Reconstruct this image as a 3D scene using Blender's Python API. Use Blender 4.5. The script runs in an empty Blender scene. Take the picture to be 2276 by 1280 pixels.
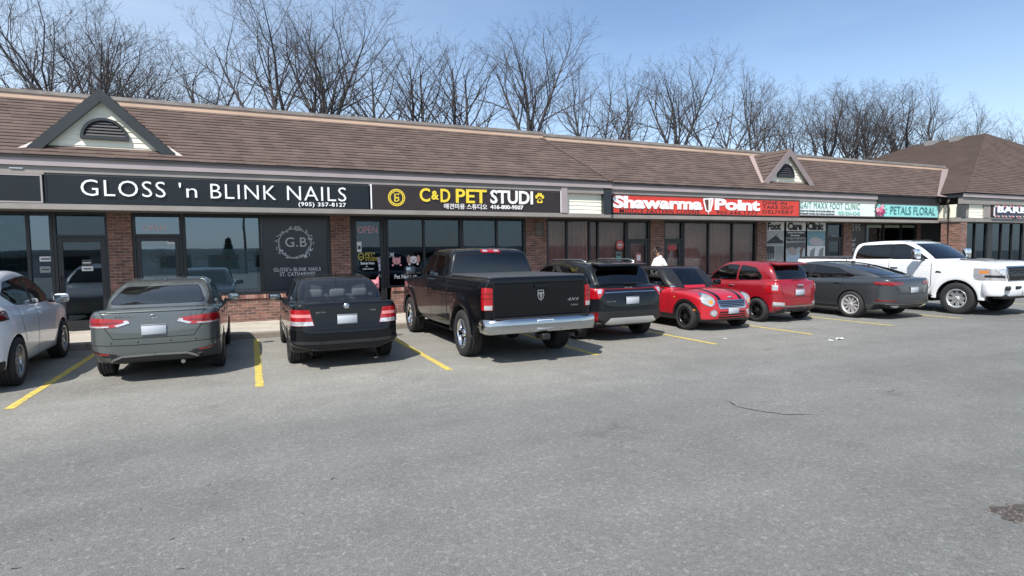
import bpy, bmesh, math, random
import numpy as np
from mathutils import Vector, Matrix
from mathutils.geometry import tessellate_polygon

SC = bpy.context.scene
COL = SC.collection
rad = math.radians

# ---------------------------------------------------------------- camera, sky, sun, exposure
CAM_Z = 1.79
F_PX, YAW, PITCH, ROLL = 1287.93, 0.423273, 0.0603326, -0.013359      # fitted on the parking lines and the facade
_d = Vector((math.sin(YAW)*math.cos(PITCH), math.cos(YAW)*math.cos(PITCH), -math.sin(PITCH)))
_r = Vector((math.cos(YAW), -math.sin(YAW), 0))
_u = _r.cross(_d)
_r2 = _r*math.cos(ROLL) + _u*math.sin(ROLL)
_u2 = -_r*math.sin(ROLL) + _u*math.cos(ROLL)
cam_data = bpy.data.cameras.new('camera')
cam_data.sensor_width = 36.0
cam_data.lens = 36.0*F_PX/2276.0
cam_data.clip_end = 2000
cam = bpy.data.objects.new('camera', cam_data)
COL.objects.link(cam)
cam.matrix_world = Matrix((( _r2.x, _u2.x, -_d.x, 0), (_r2.y, _u2.y, -_d.y, 0), (_r2.z, _u2.z, -_d.z, CAM_Z), (0, 0, 0, 1)))
SC.camera = cam

SUN_DIR = Vector((0.60, 0.58, -1.0)).normalized()      # direction the light travels
SUN_EL = math.asin(-SUN_DIR.z)
SUN_AZ = math.atan2(-SUN_DIR.x, -SUN_DIR.y)            # clockwise from +Y
world = bpy.data.worlds.new('World')
SC.world = world
world.use_nodes = True
_nt = world.node_tree
_bg = _nt.nodes['Background']
_sky = _nt.nodes.new('ShaderNodeTexSky')
_sky.sky_type = 'NISHITA'
_sky.sun_disc = False
_sky.sun_elevation = SUN_EL
_sky.sun_rotation = SUN_AZ
_sky.air_density = 1.0
_sky.dust_density = 0.5
_sky.ozone_density = 2.6
# thin high cirrus veils mixed into the sky
_tc = _nt.nodes.new('ShaderNodeTexCoord')
_map = _nt.nodes.new('ShaderNodeMapping')
_map.inputs['Scale'].default_value = (1.1, 1.1, 5.0)
_map.inputs['Rotation'].default_value = (0, rad(12), rad(25))
_noi = _nt.nodes.new('ShaderNodeTexNoise')
_noi.inputs['Scale'].default_value = 2.3
_noi.inputs['Detail'].default_value = 7
_noi.inputs['Roughness'].default_value = 0.62
_noi.inputs['Distortion'].default_value = 0.4
_rmp = _nt.nodes.new('ShaderNodeValToRGB')
_rmp.color_ramp.elements[0].position = 0.50
_rmp.color_ramp.elements[0].color = (0, 0, 0, 1)
_rmp.color_ramp.elements[1].position = 0.80
_rmp.color_ramp.elements[1].color = (0.05, 0.05, 0.05, 1)
_mix = _nt.nodes.new('ShaderNodeMixRGB')
_mix.inputs['Color2'].default_value = (6.5, 6.9, 7.4, 1)
_nt.links.new(_tc.outputs['Generated'], _map.inputs['Vector'])
_nt.links.new(_map.outputs['Vector'], _noi.inputs['Vector'])
_nt.links.new(_noi.outputs['Fac'], _rmp.inputs['Fac'])
_nt.links.new(_rmp.outputs['Color'], _mix.inputs['Fac'])
_nt.links.new(_sky.outputs['Color'], _mix.inputs['Color1'])
_sep = _nt.nodes.new('ShaderNodeSeparateXYZ')          # pale haze low in the sky
_hz = _nt.nodes.new('ShaderNodeMapRange'); _hz.interpolation_type = 'SMOOTHSTEP'
_hz.inputs['From Min'].default_value = 0.02; _hz.inputs['From Max'].default_value = 0.36
_hz.inputs['To Min'].default_value = 0.42; _hz.inputs['To Max'].default_value = 0.0
_mix2 = _nt.nodes.new('ShaderNodeMixRGB'); _mix2.inputs['Color2'].default_value = (5.0, 5.9, 7.0, 1)
_nt.links.new(_tc.outputs['Generated'], _sep.inputs['Vector']); _nt.links.new(_sep.outputs['Z'], _hz.inputs['Value'])
_nt.links.new(_hz.outputs['Result'], _mix2.inputs['Fac']); _nt.links.new(_mix.outputs['Color'], _mix2.inputs['Color1'])
_vl = _nt.nodes.new('ShaderNodeMapRange'); _vl.interpolation_type = 'SMOOTHSTEP'      # a thin veil of cirrus over the left part of the sky
_vl.inputs['From Min'].default_value = -0.35; _vl.inputs['From Max'].default_value = 0.62
_vl.inputs['To Min'].default_value = 0.46; _vl.inputs['To Max'].default_value = 0.0
_nt.links.new(_sep.outputs['X'], _vl.inputs['Value'])
_vm = _nt.nodes.new('ShaderNodeMath'); _vm.operation = 'MULTIPLY'
_vr = _nt.nodes.new('ShaderNodeMapRange'); _vr.inputs['From Min'].default_value = 0.3; _vr.inputs['From Max'].default_value = 0.7
_vr.inputs['To Min'].default_value = 0.72; _vr.inputs['To Max'].default_value = 1.15
_nt.links.new(_noi.outputs['Fac'], _vr.inputs['Value'])
_nt.links.new(_vl.outputs['Result'], _vm.inputs[0]); _nt.links.new(_vr.outputs['Result'], _vm.inputs[1])
_mix3 = _nt.nodes.new('ShaderNodeMixRGB'); _mix3.inputs['Color2'].default_value = (5.2, 6.2, 7.2, 1)
_nt.links.new(_vm.outputs['Value'], _mix3.inputs['Fac']); _nt.links.new(_mix2.outputs['Color'], _mix3.inputs['Color1'])
_nt.links.new(_mix3.outputs['Color'], _bg.inputs['Color'])
_bg.inputs['Strength'].default_value = 0.122

sun_data = bpy.data.lights.new('sun', 'SUN')
sun_data.energy = 4.4
sun_data.angle = rad(0.53)
sun_data.color = (1.0, 0.955, 0.89)
sun = bpy.data.objects.new('sun', sun_data)
COL.objects.link(sun)
sun.location = (-20, -20, 40)
sun.rotation_euler = SUN_DIR.to_track_quat('-Z', 'Y').to_euler()

SC.view_settings.view_transform = 'Standard'
SC.view_settings.look = 'None'
SC.view_settings.exposure = 0.56
SC.view_settings.gamma = 1.0
SC.render.engine = 'CYCLES'
SC.cycles.max_bounces = 8
SC.cycles.transparent_max_bounces = 12
# ---------------------------------------------------------------- helpers
def tag(o, label=None, cat=None, group=None, kind=None):
    if label: o['label'] = label
    if cat: o['category'] = cat
    if group: o['group'] = group
    if kind: o['kind'] = kind
    return o

def empty(name, loc=(0, 0, 0), rz=0.0):
    o = bpy.data.objects.new(name, None)
    o.empty_display_size = 0.3
    COL.objects.link(o)
    o.location = loc
    o.rotation_euler = (0, 0, rz)
    return o

def root_loc(o):
    while o.parent is not None:
        o = o.parent
    return o.location

class MB:
    """collects faces, then links them as ONE mesh object"""
    def __init__(s):
        s.v = []; s.f = []; s.m = []; s.uv = []; s.sm = []
    def face(s, pts, m=0, uv=None, smooth=False):
        i = len(s.v)
        s.v += [tuple(p) for p in pts]
        s.f.append(tuple(range(i, i+len(pts)))); s.m.append(m); s.sm.append(smooth)
        if uv is None:
            n = (Vector(pts[1])-Vector(pts[0])).cross(Vector(pts[2])-Vector(pts[0]))
            a = [abs(n.x), abs(n.y), abs(n.z)]
            k = a.index(max(a))
            uv = [((p[1], p[2]) if k == 0 else (p[0], p[2]) if k == 1 else (p[0], p[1])) for p in pts]
        s.uv.append([tuple(q) for q in uv])
    def box(s, x0, x1, y0, y1, z0, z1, m=0):
        P = lambda a, b, c: (a, b, c)
        s.face([P(x0,y0,z0), P(x1,y0,z0), P(x1,y0,z1), P(x0,y0,z1)], m)
        s.face([P(x1,y1,z0), P(x0,y1,z0), P(x0,y1,z1), P(x1,y1,z1)], m)
        s.face([P(x0,y1,z0), P(x0,y0,z0), P(x0,y0,z1), P(x0,y1,z1)], m)
        s.face([P(x1,y0,z0), P(x1,y1,z0), P(x1,y1,z1), P(x1,y0,z1)], m)
        s.face([P(x0,y0,z1), P(x1,y0,z1), P(x1,y1,z1), P(x0,y1,z1)], m)
        s.face([P(x0,y1,z0), P(x1,y1,z0), P(x1,y0,z0), P(x0,y0,z0)], m)
    def prism(s, poly, axis, a0, a1, m=0):
        """extrude a polygon along an axis; poly coords: y -> (x,z), x -> (y,z), z -> (x,y)"""
        def P(q, a):
            return (q[0], a, q[1]) if axis == 'y' else (a, q[0], q[1]) if axis == 'x' else (q[0], q[1], a)
        ar = sum(poly[i][0]*poly[(i+1) % len(poly)][1]-poly[(i+1) % len(poly)][0]*poly[i][1] for i in range(len(poly)))
        if (ar > 0) == (axis == 'y'):
            poly = poly[::-1] if axis == 'y' else poly
        if axis == 'y' and ar > 0: poly = poly
        n = len(poly)
        lo = [P(q, a0) for q in poly]; hi = [P(q, a1) for q in poly]
        s.face(lo, m); s.face(hi[::-1], m)
        for i in range(n):
            j = (i+1) % n
            s.face([lo[j], lo[i], hi[i], hi[j]], m)
    def tube(s, pts, r, n=8, m=0, cap=True, smooth=True):
        pts = [Vector(p) for p in pts]
        rs = r if isinstance(r, (list, tuple)) else [r]*len(pts)
        rings = []
        ref = None
        for i, p in enumerate(pts):
            t = (pts[min(i+1, len(pts)-1)]-pts[max(i-1, 0)])
            if t.length < 1e-9: t = Vector((0, 0, 1))
            t.normalize()
            if ref is None:
                ref = Vector((0, 0, 1)) if abs(t.z) < 0.9 else Vector((1, 0, 0))
            a = t.cross(ref); a.normalize(); b = a.cross(t); ref = b.cross(t)*0 + ref
            rings.append([p + a*(math.cos(2*math.pi*k/n)*rs[i]) + b*(math.sin(2*math.pi*k/n)*rs[i]) for k in range(n)])
        for i in range(len(pts)-1):
            for k in range(n):
                l = (k+1) % n
                s.face([rings[i][k], rings[i+1][k], rings[i+1][l], rings[i][l]], m, smooth=smooth)
        if cap:
            s.face(rings[0], m); s.face(rings[-1][::-1], m)
    def lathe(s, prof, c, axis='y', n=24, m=0, smooth=True, close=False):
        """prof = [(r, h)]; revolve about the axis through c"""
        c = Vector(c)
        def P(r, h, k):
            a = 2*math.pi*k/n
            u, w = r*math.cos(a), r*math.sin(a)
            return c + (Vector((u, h, w)) if axis == 'y' else Vector((h, u, w)) if axis == 'x' else Vector((u, w, h)))
        for i in range(len(prof)-1):
            for k in range(n):
                q = [P(*prof[i], k), P(*prof[i], k+1), P(*prof[i+1], k+1), P(*prof[i+1], k)]
                if axis == 'y': q = q[::-1]
                s.face(q, m, smooth=smooth)
    def build(s, name, mats, parent=None, local=False, merge=False, weld=0.0):
        off = Vector((0, 0, 0))
        if parent is not None and not local:
            off = root_loc(parent)
        me = bpy.data.meshes.new(name)
        me.from_pydata([(p[0]-off[0], p[1]-off[1], p[2]-off[2]) for p in s.v], [], s.f)
        mats = mats if isinstance(mats, (list, tuple)) else [mats]
        for m in mats: me.materials.append(m)
        me.polygons.foreach_set('material_index', s.m)
        me.polygons.foreach_set('use_smooth', s.sm)
        ul = me.uv_layers.new(name='UVMap')
        flat = [c for q in s.uv for p in q for c in p]
        ul.data.foreach_set('uv', flat)
        if merge or any(s.sm):
            bm = bmesh.new(); bm.from_mesh(me)
            bmesh.ops.remove_doubles(bm, verts=bm.verts, dist=weld or 1e-5)
            bm.to_mesh(me); bm.free()
        me.update()
        o = bpy.data.objects.new(name, me)
        COL.objects.link(o)
        if parent is not None: o.parent = parent
        return o

def box_obj(name, x0, x1, y0, y1, z0, z1, mats, parent=None, local=False):
    m = MB(); m.box(x0, x1, y0, y1, z0, z1)
    return m.build(name, mats, parent, local)

def copy_tree(o, parent=None):
    c = o.copy(); COL.objects.link(c)
    if parent is not None: c.parent = parent
    for ch in list(o.children): copy_tree(ch, c)
    return c

# ---- materials
_MATS = {}
def principled(name):
    m = bpy.data.materials.new(name); m.use_nodes = True
    return m, m.node_tree, m.node_tree.nodes['Principled BSDF']
def mat(name, col, rough=0.5, metal=0.0, spec=0.5, coat=0.0, coat_rough=0.03, noise=None, bump=None, emit=None, sheen=0):
    """noise=(scale, amount) varies the colour; bump=(scale, strength)"""
    if name in _MATS: return _MATS[name]
    m, nt, b = principled(name)
    b.inputs['Base Color'].default_value = (*col, 1)
    b.inputs['Roughness'].default_value = rough
    b.inputs['Metallic'].default_value = metal
    b.inputs['Specular IOR Level'].default_value = spec
    b.inputs['Coat Weight'].default_value = coat
    b.inputs['Coat Roughness'].default_value = coat_rough
    if emit:
        b.inputs['Emission Color'].default_value = (*emit[0], 1); b.inputs['Emission Strength'].default_value = emit[1]
    if noise or bump:
        tc = nt.nodes.new('ShaderNodeTexCoord')
    if noise:
        n = nt.nodes.new('ShaderNodeTexNoise'); n.inputs['Scale'].default_value = noise[0]; n.inputs['Detail'].default_value = 6
        n.inputs['Roughness'].default_value = 0.65
        nt.links.new(tc.outputs['Object'], n.inputs['Vector'])
        r = nt.nodes.new('ShaderNodeMapRange')
        r.inputs['From Min'].default_value = 0.3; r.inputs['From Max'].default_value = 0.7
        r.inputs['To Min'].default_value = 1-noise[1]; r.inputs['To Max'].default_value = 1+noise[1]
        nt.links.new(n.outputs['Fac'], r.inputs['Value'])
        x = nt.nodes.new('ShaderNodeVectorMath'); x.operation = 'SCALE'
        x.inputs[0].default_value = col
        nt.links.new(r.outputs['Result'], x.inputs['Scale'])
        nt.links.new(x.outputs['Vector'], b.inputs['Base Color'])
    if bump:
        n2 = nt.nodes.new('ShaderNodeTexNoise'); n2.inputs['Scale'].default_value = bump[0]; n2.inputs['Detail'].default_value = 4
        nt.links.new(tc.outputs['Object'], n2.inputs['Vector'])
        bp = nt.nodes.new('ShaderNodeBump'); bp.inputs['Strength'].default_value = bump[1]; bp.inputs['Distance'].default_value = 0.02
        nt.links.new(n2.outputs['Fac'], bp.inputs['Height']); nt.links.new(bp.outputs['Normal'], b.inputs['Normal'])
    _MATS[name] = m
    return m

def glass_mat(name, tint=(0.25, 0.28, 0.28), refl=0.10, k=0.9, wave=0.0, rough=0.015, rcol=(1, 1, 1)):
    """tinted pane: transparent to what stands behind, mirror-like in front"""
    if name in _MATS: return _MATS[name]
    m = bpy.data.materials.new(name); m.use_nodes = True
    nt = m.node_tree; nt.nodes.remove(nt.nodes['Principled BSDF'])
    out = nt.nodes['Material Output']
    tr = nt.nodes.new('ShaderNodeBsdfTransparent'); tr.inputs['Color'].default_value = (*tint, 1)
    gl = nt.nodes.new('ShaderNodeBsdfGlossy'); gl.inputs['Roughness'].default_value = rough
    gl.inputs['Color'].default_value = (*rcol, 1)
    fr = nt.nodes.new('ShaderNodeFresnel'); fr.inputs['IOR'].default_value = 1.5
    ma = nt.nodes.new('ShaderNodeMath'); ma.operation = 'MULTIPLY_ADD'; ma.use_clamp = True
    ma.inputs[1].default_value = k; ma.inputs[2].default_value = refl
    mx = nt.nodes.new('ShaderNodeMixShader')
    nt.links.new(fr.outputs['Fac'], ma.inputs[0]); nt.links.new(ma.outputs['Value'], mx.inputs['Fac'])
    nt.links.new(tr.outputs['BSDF'], mx.inputs[1]); nt.links.new(gl.outputs['BSDF'], mx.inputs[2])
    nt.links.new(mx.outputs['Shader'], out.inputs['Surface'])
    if wave:
        tc = nt.nodes.new('ShaderNodeTexCoord')
        n = nt.nodes.new('ShaderNodeTexNoise'); n.inputs['Scale'].default_value = 0.9; n.inputs['Detail'].default_value = 2
        bp = nt.nodes.new('ShaderNodeBump'); bp.inputs['Strength'].default_value = wave; bp.inputs['Distance'].default_value = 0.05
        nt.links.new(tc.outputs['Object'], n.inputs['Vector']); nt.links.new(n.outputs['Fac'], bp.inputs['Height'])
        nt.links.new(bp.outputs['Normal'], gl.inputs['Normal'])
    _MATS[name] = m
    return m

# ---- lettering: text outlines turned into flat raised meshes
def text_mesh(body, bold=0.0, spacing=1.0, shear=0.0, depth=0.01):
    cu = bpy.data.curves.new('lettering', 'FONT')
    cu.body = body; cu.size = 1.0; cu.offset = bold; cu.space_character = spacing; cu.shear = shear
    cu.extrude = depth; cu.fill_mode = 'BOTH'; cu.resolution_u = 3
    o = bpy.data.objects.new('lettering', cu); COL.objects.link(o)
    dg = bpy.context.evaluated_depsgraph_get(); dg.update()
    me = bpy.data.meshes.new_from_object(o.evaluated_get(dg))
    vs = np.array([v.co[:] for v in me.vertices]) if len(me.vertices) else np.zeros((0, 3))
    fs = [tuple(p.vertices) for p in me.polygons]
    bpy.data.objects.remove(o); bpy.data.curves.remove(cu); bpy.data.meshes.remove(me)
    return vs, fs

def put_text(mb, body, x0, x1, z0, z1, y, bold=0.0, spacing=1.0, shear=0.0, m=0, depth=0.006, rot=0.0, xdir=None, org=None, zdir=None):
    """fit text in the box x0..x1, z0..z1 on the plane y (facing -y). With org/xdir/zdir: any plane in space."""
    vs, fs = text_mesh(body, bold, spacing, shear, 0.5)
    if not len(vs): return
    a, b = vs.min(0), vs.max(0)
    u = (vs[:, 0]-a[0])/max(1e-6, b[0]-a[0]); w = (vs[:, 1]-a[1])/max(1e-6, b[1]-a[1]); d = vs[:, 2]+0.5
    if rot == -90: u, w = w, 1-u
    if org is None:
        P = np.stack([x0+u*(x1-x0), y-d*depth, z0+w*(z1-z0)], 1)
    else:
        X = np.array(xdir, float); Z = np.array(zdir, float); N = np.cross(X, Z)
        P = np.array(org, float)+np.outer(x0+u*(x1-x0), X)+np.outer(z0+w*(z1-z0), Z)+np.outer(d*depth, N)
    i = len(mb.v)
    mb.v += [tuple(p) for p in P]
    for f in fs:
        mb.f.append(tuple(i+k for k in f)); mb.m.append(m); mb.sm.append(False); mb.uv.append([(0, 0)]*len(f))

def rbox(name, c, size, r, m, parent=None, seg=3, rot=None, taper=None, local=True, smooth=True):
    """rounded box; taper scales the +z end in x,y"""
    bm = bmesh.new(); bmesh.ops.create_cube(bm, size=1)
    for v in bm.verts:
        v.co = Vector((v.co.x*size[0], v.co.y*size[1], v.co.z*size[2]))
        if taper and v.co.z > 0: v.co.x *= taper[0]; v.co.y *= taper[1]
    bmesh.ops.bevel(bm, geom=bm.edges[:], offset=r, segments=seg, profile=0.5, affect='EDGES')
    for f in bm.faces: f.smooth = smooth
    if rot: bmesh.ops.rotate(bm, cent=(0, 0, 0), matrix=Matrix.Rotation(rot[0], 3, rot[1]), verts=bm.verts)
    off = Vector((0, 0, 0)) if (parent is None or local) else root_loc(parent)
    for v in bm.verts: v.co += Vector(c)-off
    me = bpy.data.meshes.new(name); bm.to_mesh(me); bm.free(); me.materials.append(m)
    o = bpy.data.objects.new(name, me); COL.objects.link(o)
    if parent is not None: o.parent = parent
    return o

RUB = mat('rubber', (0.018, 0.018, 0.019), 0.82, noise=(9, .25), bump=(60, .15))
BLK = mat('black plastic', (0.012, 0.012, 0.013), 0.45, noise=(30, .15))
DARK = mat('dark recess', (0.004, 0.004, 0.004), 0.9)
CHR = mat('chrome', (0.75, 0.76, 0.78), 0.07, 1.0)
ALU = mat('alloy', (0.42, 0.43, 0.44), 0.28, 1.0)
ALUD = mat('dark alloy', (0.03, 0.03, 0.032), 0.3, 0.8, coat=.6)
REDL = mat('red lens', (0.33, 0.005, 0.010), 0.12, coat=1.0, noise=(40, .35))
REDD = mat('deep red lens', (0.16, 0.003, 0.006), 0.12, coat=1.0)
CLRL = mat('clear lens', (0.60, 0.60, 0.62), 0.10, metal=.55, coat=1.0, noise=(35, .3))
AMB = mat('amber lens', (0.65, 0.22, 0.03), 0.15, coat=1.0)
PLATE = mat('licence plate', (0.40, 0.43, 0.47), 0.4, noise=(40, .06))
GLS = glass_mat('car glass', (0.10, 0.115, 0.12), 0.03, 1.0)
GLP = glass_mat('privacy glass', (0.025, 0.027, 0.03), 0.03, 1.0)
SEATB = mat('black seat cloth', (0.02, 0.02, 0.022), 0.85)
SEATG = mat('grey seat cloth', (0.22, 0.21, 0.20), 0.85)
BADGE = mat('bright badge', (0.6, 0.6, 0.62), 0.15, 1.0)
MIRG = mat('mirror glass', (0.32, 0.34, 0.36), 0.03, 1.0)

# ---------------------------------------------------------------- ground
def asphalt_mat():
    m, nt, b = principled('asphalt')
    tc = nt.nodes.new('ShaderNodeTexCoord')
    def noise(s, d=6, r=.6):
        n = nt.nodes.new('ShaderNodeTexNoise'); n.inputs['Scale'].default_value = s; n.inputs['Detail'].default_value = d; n.inputs['Roughness'].default_value = r
        nt.links.new(tc.outputs['Object'], n.inputs['Vector']); return n
    def rng(n, a, c, lo=.3, hi=.7):
        r = nt.nodes.new('ShaderNodeMapRange'); r.inputs['From Min'].default_value = lo; r.inputs['From Max'].default_value = hi
        r.inputs['To Min'].default_value = a; r.inputs['To Max'].default_value = c; nt.links.new(n.outputs[0], r.inputs['Value']); return r
    def mul(a, c):
        q = nt.nodes.new('ShaderNodeMath'); q.operation = 'MULTIPLY'; nt.links.new(a.outputs[0], q.inputs[0]); nt.links.new(c.outputs[0], q.inputs[1]); return q
    big = rng(noise(.16, 5), .86, 1.14); mid = rng(noise(1.7, 6, .7), .90, 1.10)
    fine = rng(noise(75, 3, .75), .66, 1.36); grain = rng(noise(24, 4, .7), .82, 1.18)
    vor = nt.nodes.new('ShaderNodeTexVoronoi'); vor.inputs['Scale'].default_value = 42; nt.links.new(tc.outputs['Object'], vor.inputs['Vector'])
    sep = nt.nodes.new('ShaderNodeSeparateColor'); nt.links.new(vor.outputs['Color'], sep.inputs['Color'])
    st = nt.nodes.new('ShaderNodeMapRange'); st.inputs['From Min'].default_value = .80; st.inputs['From Max'].default_value = 1.0; st.inputs['To Min'].default_value = 1.0; st.inputs['To Max'].default_value = 1.32
    nt.links.new(sep.outputs[0], st.inputs['Value'])
    # faint lanes along the drive and darker oily blotches
    mp = nt.nodes.new('ShaderNodeMapping'); mp.inputs['Scale'].default_value = (.10, .9, 1); nt.links.new(tc.outputs['Object'], mp.inputs['Vector'])
    nl = noise(1.0, 4); nt.links.new(mp.outputs['Vector'], nl.inputs['Vector']); lane = rng(nl, .90, 1.09)
    blot = rng(noise(.75, 5, .7), .80, 1.0, .30, .40)
    t = mul(mul(mul(mul(big, mid), mul(fine, grain)), st), mul(lane, blot))
    sx = nt.nodes.new('ShaderNodeSeparateXYZ'); nt.links.new(tc.outputs['Object'], sx.inputs['Vector'])
    def mth(op, a, c):
        q = nt.nodes.new('ShaderNodeMath'); q.operation = op
        for i, v in enumerate((a, c)):
            if isinstance(v, (int, float)): q.inputs[i].default_value = v
            else: nt.links.new(v, q.inputs[i])
        return q.outputs[0]
    def sstep(v, a, c):
        r = nt.nodes.new('ShaderNodeMapRange'); r.interpolation_type = 'SMOOTHSTEP'; r.inputs['From Min'].default_value = a; r.inputs['From Max'].default_value = c
        nt.links.new(v, r.inputs['Value']); return r.outputs[0]
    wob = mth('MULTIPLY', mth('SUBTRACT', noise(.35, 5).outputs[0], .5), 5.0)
    bay_mask = mth('MULTIPLY', sstep(mth('ADD', sx.outputs['Y'], wob), 5.2, 8.6), sstep(mth('ADD', sx.outputs['X'], wob), 17.0, 6.0))     # paler, warmer asphalt towards the shops, fading out to the right
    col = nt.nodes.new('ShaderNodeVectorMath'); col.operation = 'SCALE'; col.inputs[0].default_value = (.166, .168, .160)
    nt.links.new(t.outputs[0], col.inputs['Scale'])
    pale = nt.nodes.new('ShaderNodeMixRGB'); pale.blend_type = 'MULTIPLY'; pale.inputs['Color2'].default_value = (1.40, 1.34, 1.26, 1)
    nt.links.new(bay_mask, pale.inputs['Fac']); nt.links.new(col.outputs['Vector'], pale.inputs['Color1']); nt.links.new(pale.outputs['Color'], b.inputs['Base Color'])
    b.inputs['Roughness'].default_value = .88; b.inputs['Specular IOR Level'].default_value = .25
    bp = nt.nodes.new('ShaderNodeBump'); bp.inputs['Strength'].default_value = .55; bp.inputs['Distance'].default_value = .012
    nt.links.new(fine.outputs[0], bp.inputs['Height']); nt.links.new(bp.outputs['Normal'], b.inputs['Normal'])
    return m
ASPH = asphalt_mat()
CURB_Y, WALL_Y = 13.85, 16.34
m = MB()
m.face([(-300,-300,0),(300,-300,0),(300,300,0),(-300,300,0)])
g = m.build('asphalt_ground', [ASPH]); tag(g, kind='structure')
def at(px, py, Y):
    """point on the plane y = Y seen at photograph pixel (px, py)"""
    v = _d*F_PX + _r2*(px-1138) - _u2*(py-640)
    t = Y/v.y
    return Vector((0, 0, CAM_Z)) + v*t

def on_ground(px, py, z=0.0):
    v = _d*F_PX + _r2*(px-1138) - _u2*(py-640)
    return Vector((0, 0, CAM_Z)) + v*((z-CAM_Z)/v.z)

def worn_paint():
    m, nt, b = principled('worn yellow paint')
    tc = nt.nodes.new('ShaderNodeTexCoord')
    n = nt.nodes.new('ShaderNodeTexNoise'); n.inputs['Scale'].default_value = 14; n.inputs['Detail'].default_value = 8; n.inputs['Roughness'].default_value = .75
    nt.links.new(tc.outputs['Object'], n.inputs['Vector'])
    r = nt.nodes.new('ShaderNodeValToRGB'); r.color_ramp.elements[0].position = .36; r.color_ramp.elements[1].position = .54
    nt.links.new(n.outputs['Fac'], r.inputs['Fac'])
    n3 = nt.nodes.new('ShaderNodeTexNoise'); n3.inputs['Scale'].default_value = 80; nt.links.new(tc.outputs['Object'], n3.inputs['Vector'])
    mx = nt.nodes.new('ShaderNodeMixRGB'); mx.inputs['Color1'].default_value = (.22, .205, .14, 1); mx.inputs['Color2'].default_value = (.62, .47, .075, 1)
    nt.links.new(r.outputs['Color'], mx.inputs['Fac']); nt.links.new(mx.outputs['Color'], b.inputs['Base Color'])
    b.inputs['Roughness'].default_value = .8
    bp = nt.nodes.new('ShaderNodeBump'); bp.inputs['Strength'].default_value = .4; bp.inputs['Distance'].default_value = .01
    nt.links.new(n3.outputs['Fac'], bp.inputs['Height']); nt.links.new(bp.outputs['Normal'], b.inputs['Normal'])
    return m
YEL = worn_paint()
rnd = random.Random(5)
for X, y0 in zip((-2.71, .055, 2.74, 5.43, 8.04, 10.69, 13.44, 16.20, 18.95, 21.7), (8.73, 8.60, 8.45, 8.48, 8.41, 8.41, 8.48, 8.55, 8.5, 8.5)):
    m = MB(); n = 40; L = [], []
    for k in range(n+1):
        y = y0+(13.55-y0)*k/n
        L[0].append((X-.052+rnd.uniform(-.006, .006), y, .004)); L[1].append((X+.052+rnd.uniform(-.006, .006), y, .004))
    for k in range(n):
        m.face([L[0][k], L[1][k], L[1][k+1], L[0][k+1]])
    tag(m.build('parking_line', [YEL]), kind='structure')

# kerb and pavement
def concrete(name, col, line=True):
    m, nt, b = principled(name)
    tc = nt.nodes.new('ShaderNodeTexCoord')
    n = nt.nodes.new('ShaderNodeTexNoise'); n.inputs['Scale'].default_value = 1.6; n.inputs['Detail'].default_value = 8; n.inputs['Roughness'].default_value = .7
    nt.links.new(tc.outputs['Object'], n.inputs['Vector'])
    r = nt.nodes.new('ShaderNodeMapRange'); r.inputs['From Min'].default_value = .3; r.inputs['From Max'].default_value = .7; r.inputs['To Min'].default_value = .72; r.inputs['To Max'].default_value = 1.15
    nt.links.new(n.outputs['Fac'], r.inputs['Value'])
    v = nt.nodes.new('ShaderNodeVectorMath'); v.operation = 'SCALE'; v.inputs[0].default_value = col
    nt.links.new(r.outputs['Result'], v.inputs['Scale']); nt.links.new(v.outputs['Vector'], b.inputs['Base Color'])
    b.inputs['Roughness'].default_value = .9
    return m
CONC = concrete('pavement concrete', (.46, .42, .355)); CURBM = concrete('dirty kerb', (.23, .20, .165))
m = MB(); x = -60.0
rnd = random.Random(3)
while x < 60:
    L = 1.52
    m.box(x, x+L-.012, CURB_Y+.15, 20, -.2, .12+rnd.uniform(-.002, .002)); x += L
tag(m.build('pavement', [CONC]), kind='structure')
m = MB(); x = -60.0
while x < 60:
    m.prism([(CURB_Y, -.2), (CURB_Y+.145, -.2), (CURB_Y+.145, .121), (CURB_Y+.045, .121), (CURB_Y+.012, .10)], 'x', x, x+2.99, 0); x += 3.0
tag(m.build('kerb', [CURBM]), kind='structure')
m = MB()      # grit washed against the kerb
rnd = random.Random(9); n = 600; pr = None
for k in range(n):
    x = -30+60*k/n; w = .05+.13*abs(math.sin(k*.35)+math.sin(k*.13+1))*.5+rnd.uniform(0, .05)
    if pr: m.face([(pr[0], CURB_Y-pr[1], .003), (x, CURB_Y-w, .003), (x, CURB_Y+.01, .006), (pr[0], CURB_Y+.01, .006)])
    pr = (x, w)
tag(m.build('gutter_grit', [mat('grit', (.13, .115, .095), .95, noise=(25, .5), bump=(60, .6))]), kind='structure')

# cracks, gouges and a broken patch in the asphalt
CRK = mat('crack', (.035, .034, .033), .95)
def crack(pts, w, seed, name='asphalt_crack'):
    rr = random.Random(seed); P = []
    for a, b_ in zip(pts, pts[1:]):
        a, b_ = Vector(a), Vector(b_)
        n = max(2, int((b_-a).length/.06))
        for k in range(n): P.append(a.lerp(b_, k/n)+Vector((rr.uniform(-.018, .018), rr.uniform(-.022, .022), 0)))
    m = MB(); pl = None
    for i, p in enumerate(P):
        t = (P[min(i+1, len(P)-1)]-P[max(i-1, 0)]).normalized(); q = Vector((-t.y, t.x, 0)); ww = w*(.35+rr.random())*min(1, (i+1)/4, (len(P)-i)/6)
        l, r_ = p+q*ww, p-q*ww; l.z = r_.z = .004
        if pl: m.face([pl[1], r_, l, pl[0]])
        pl = (l, r_)
    return tag(m.build(name, [CRK]), kind='structure')
crack([on_ground(*p) for p in ((1606, 888), (1625, 895), (1640, 905), (1690, 914), (1740, 921), (1800, 921), (1852, 923))], .009, 1)
crack([on_ground(*p) for p in ((1950, 826), (1968, 830))], .006, 2)
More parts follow.
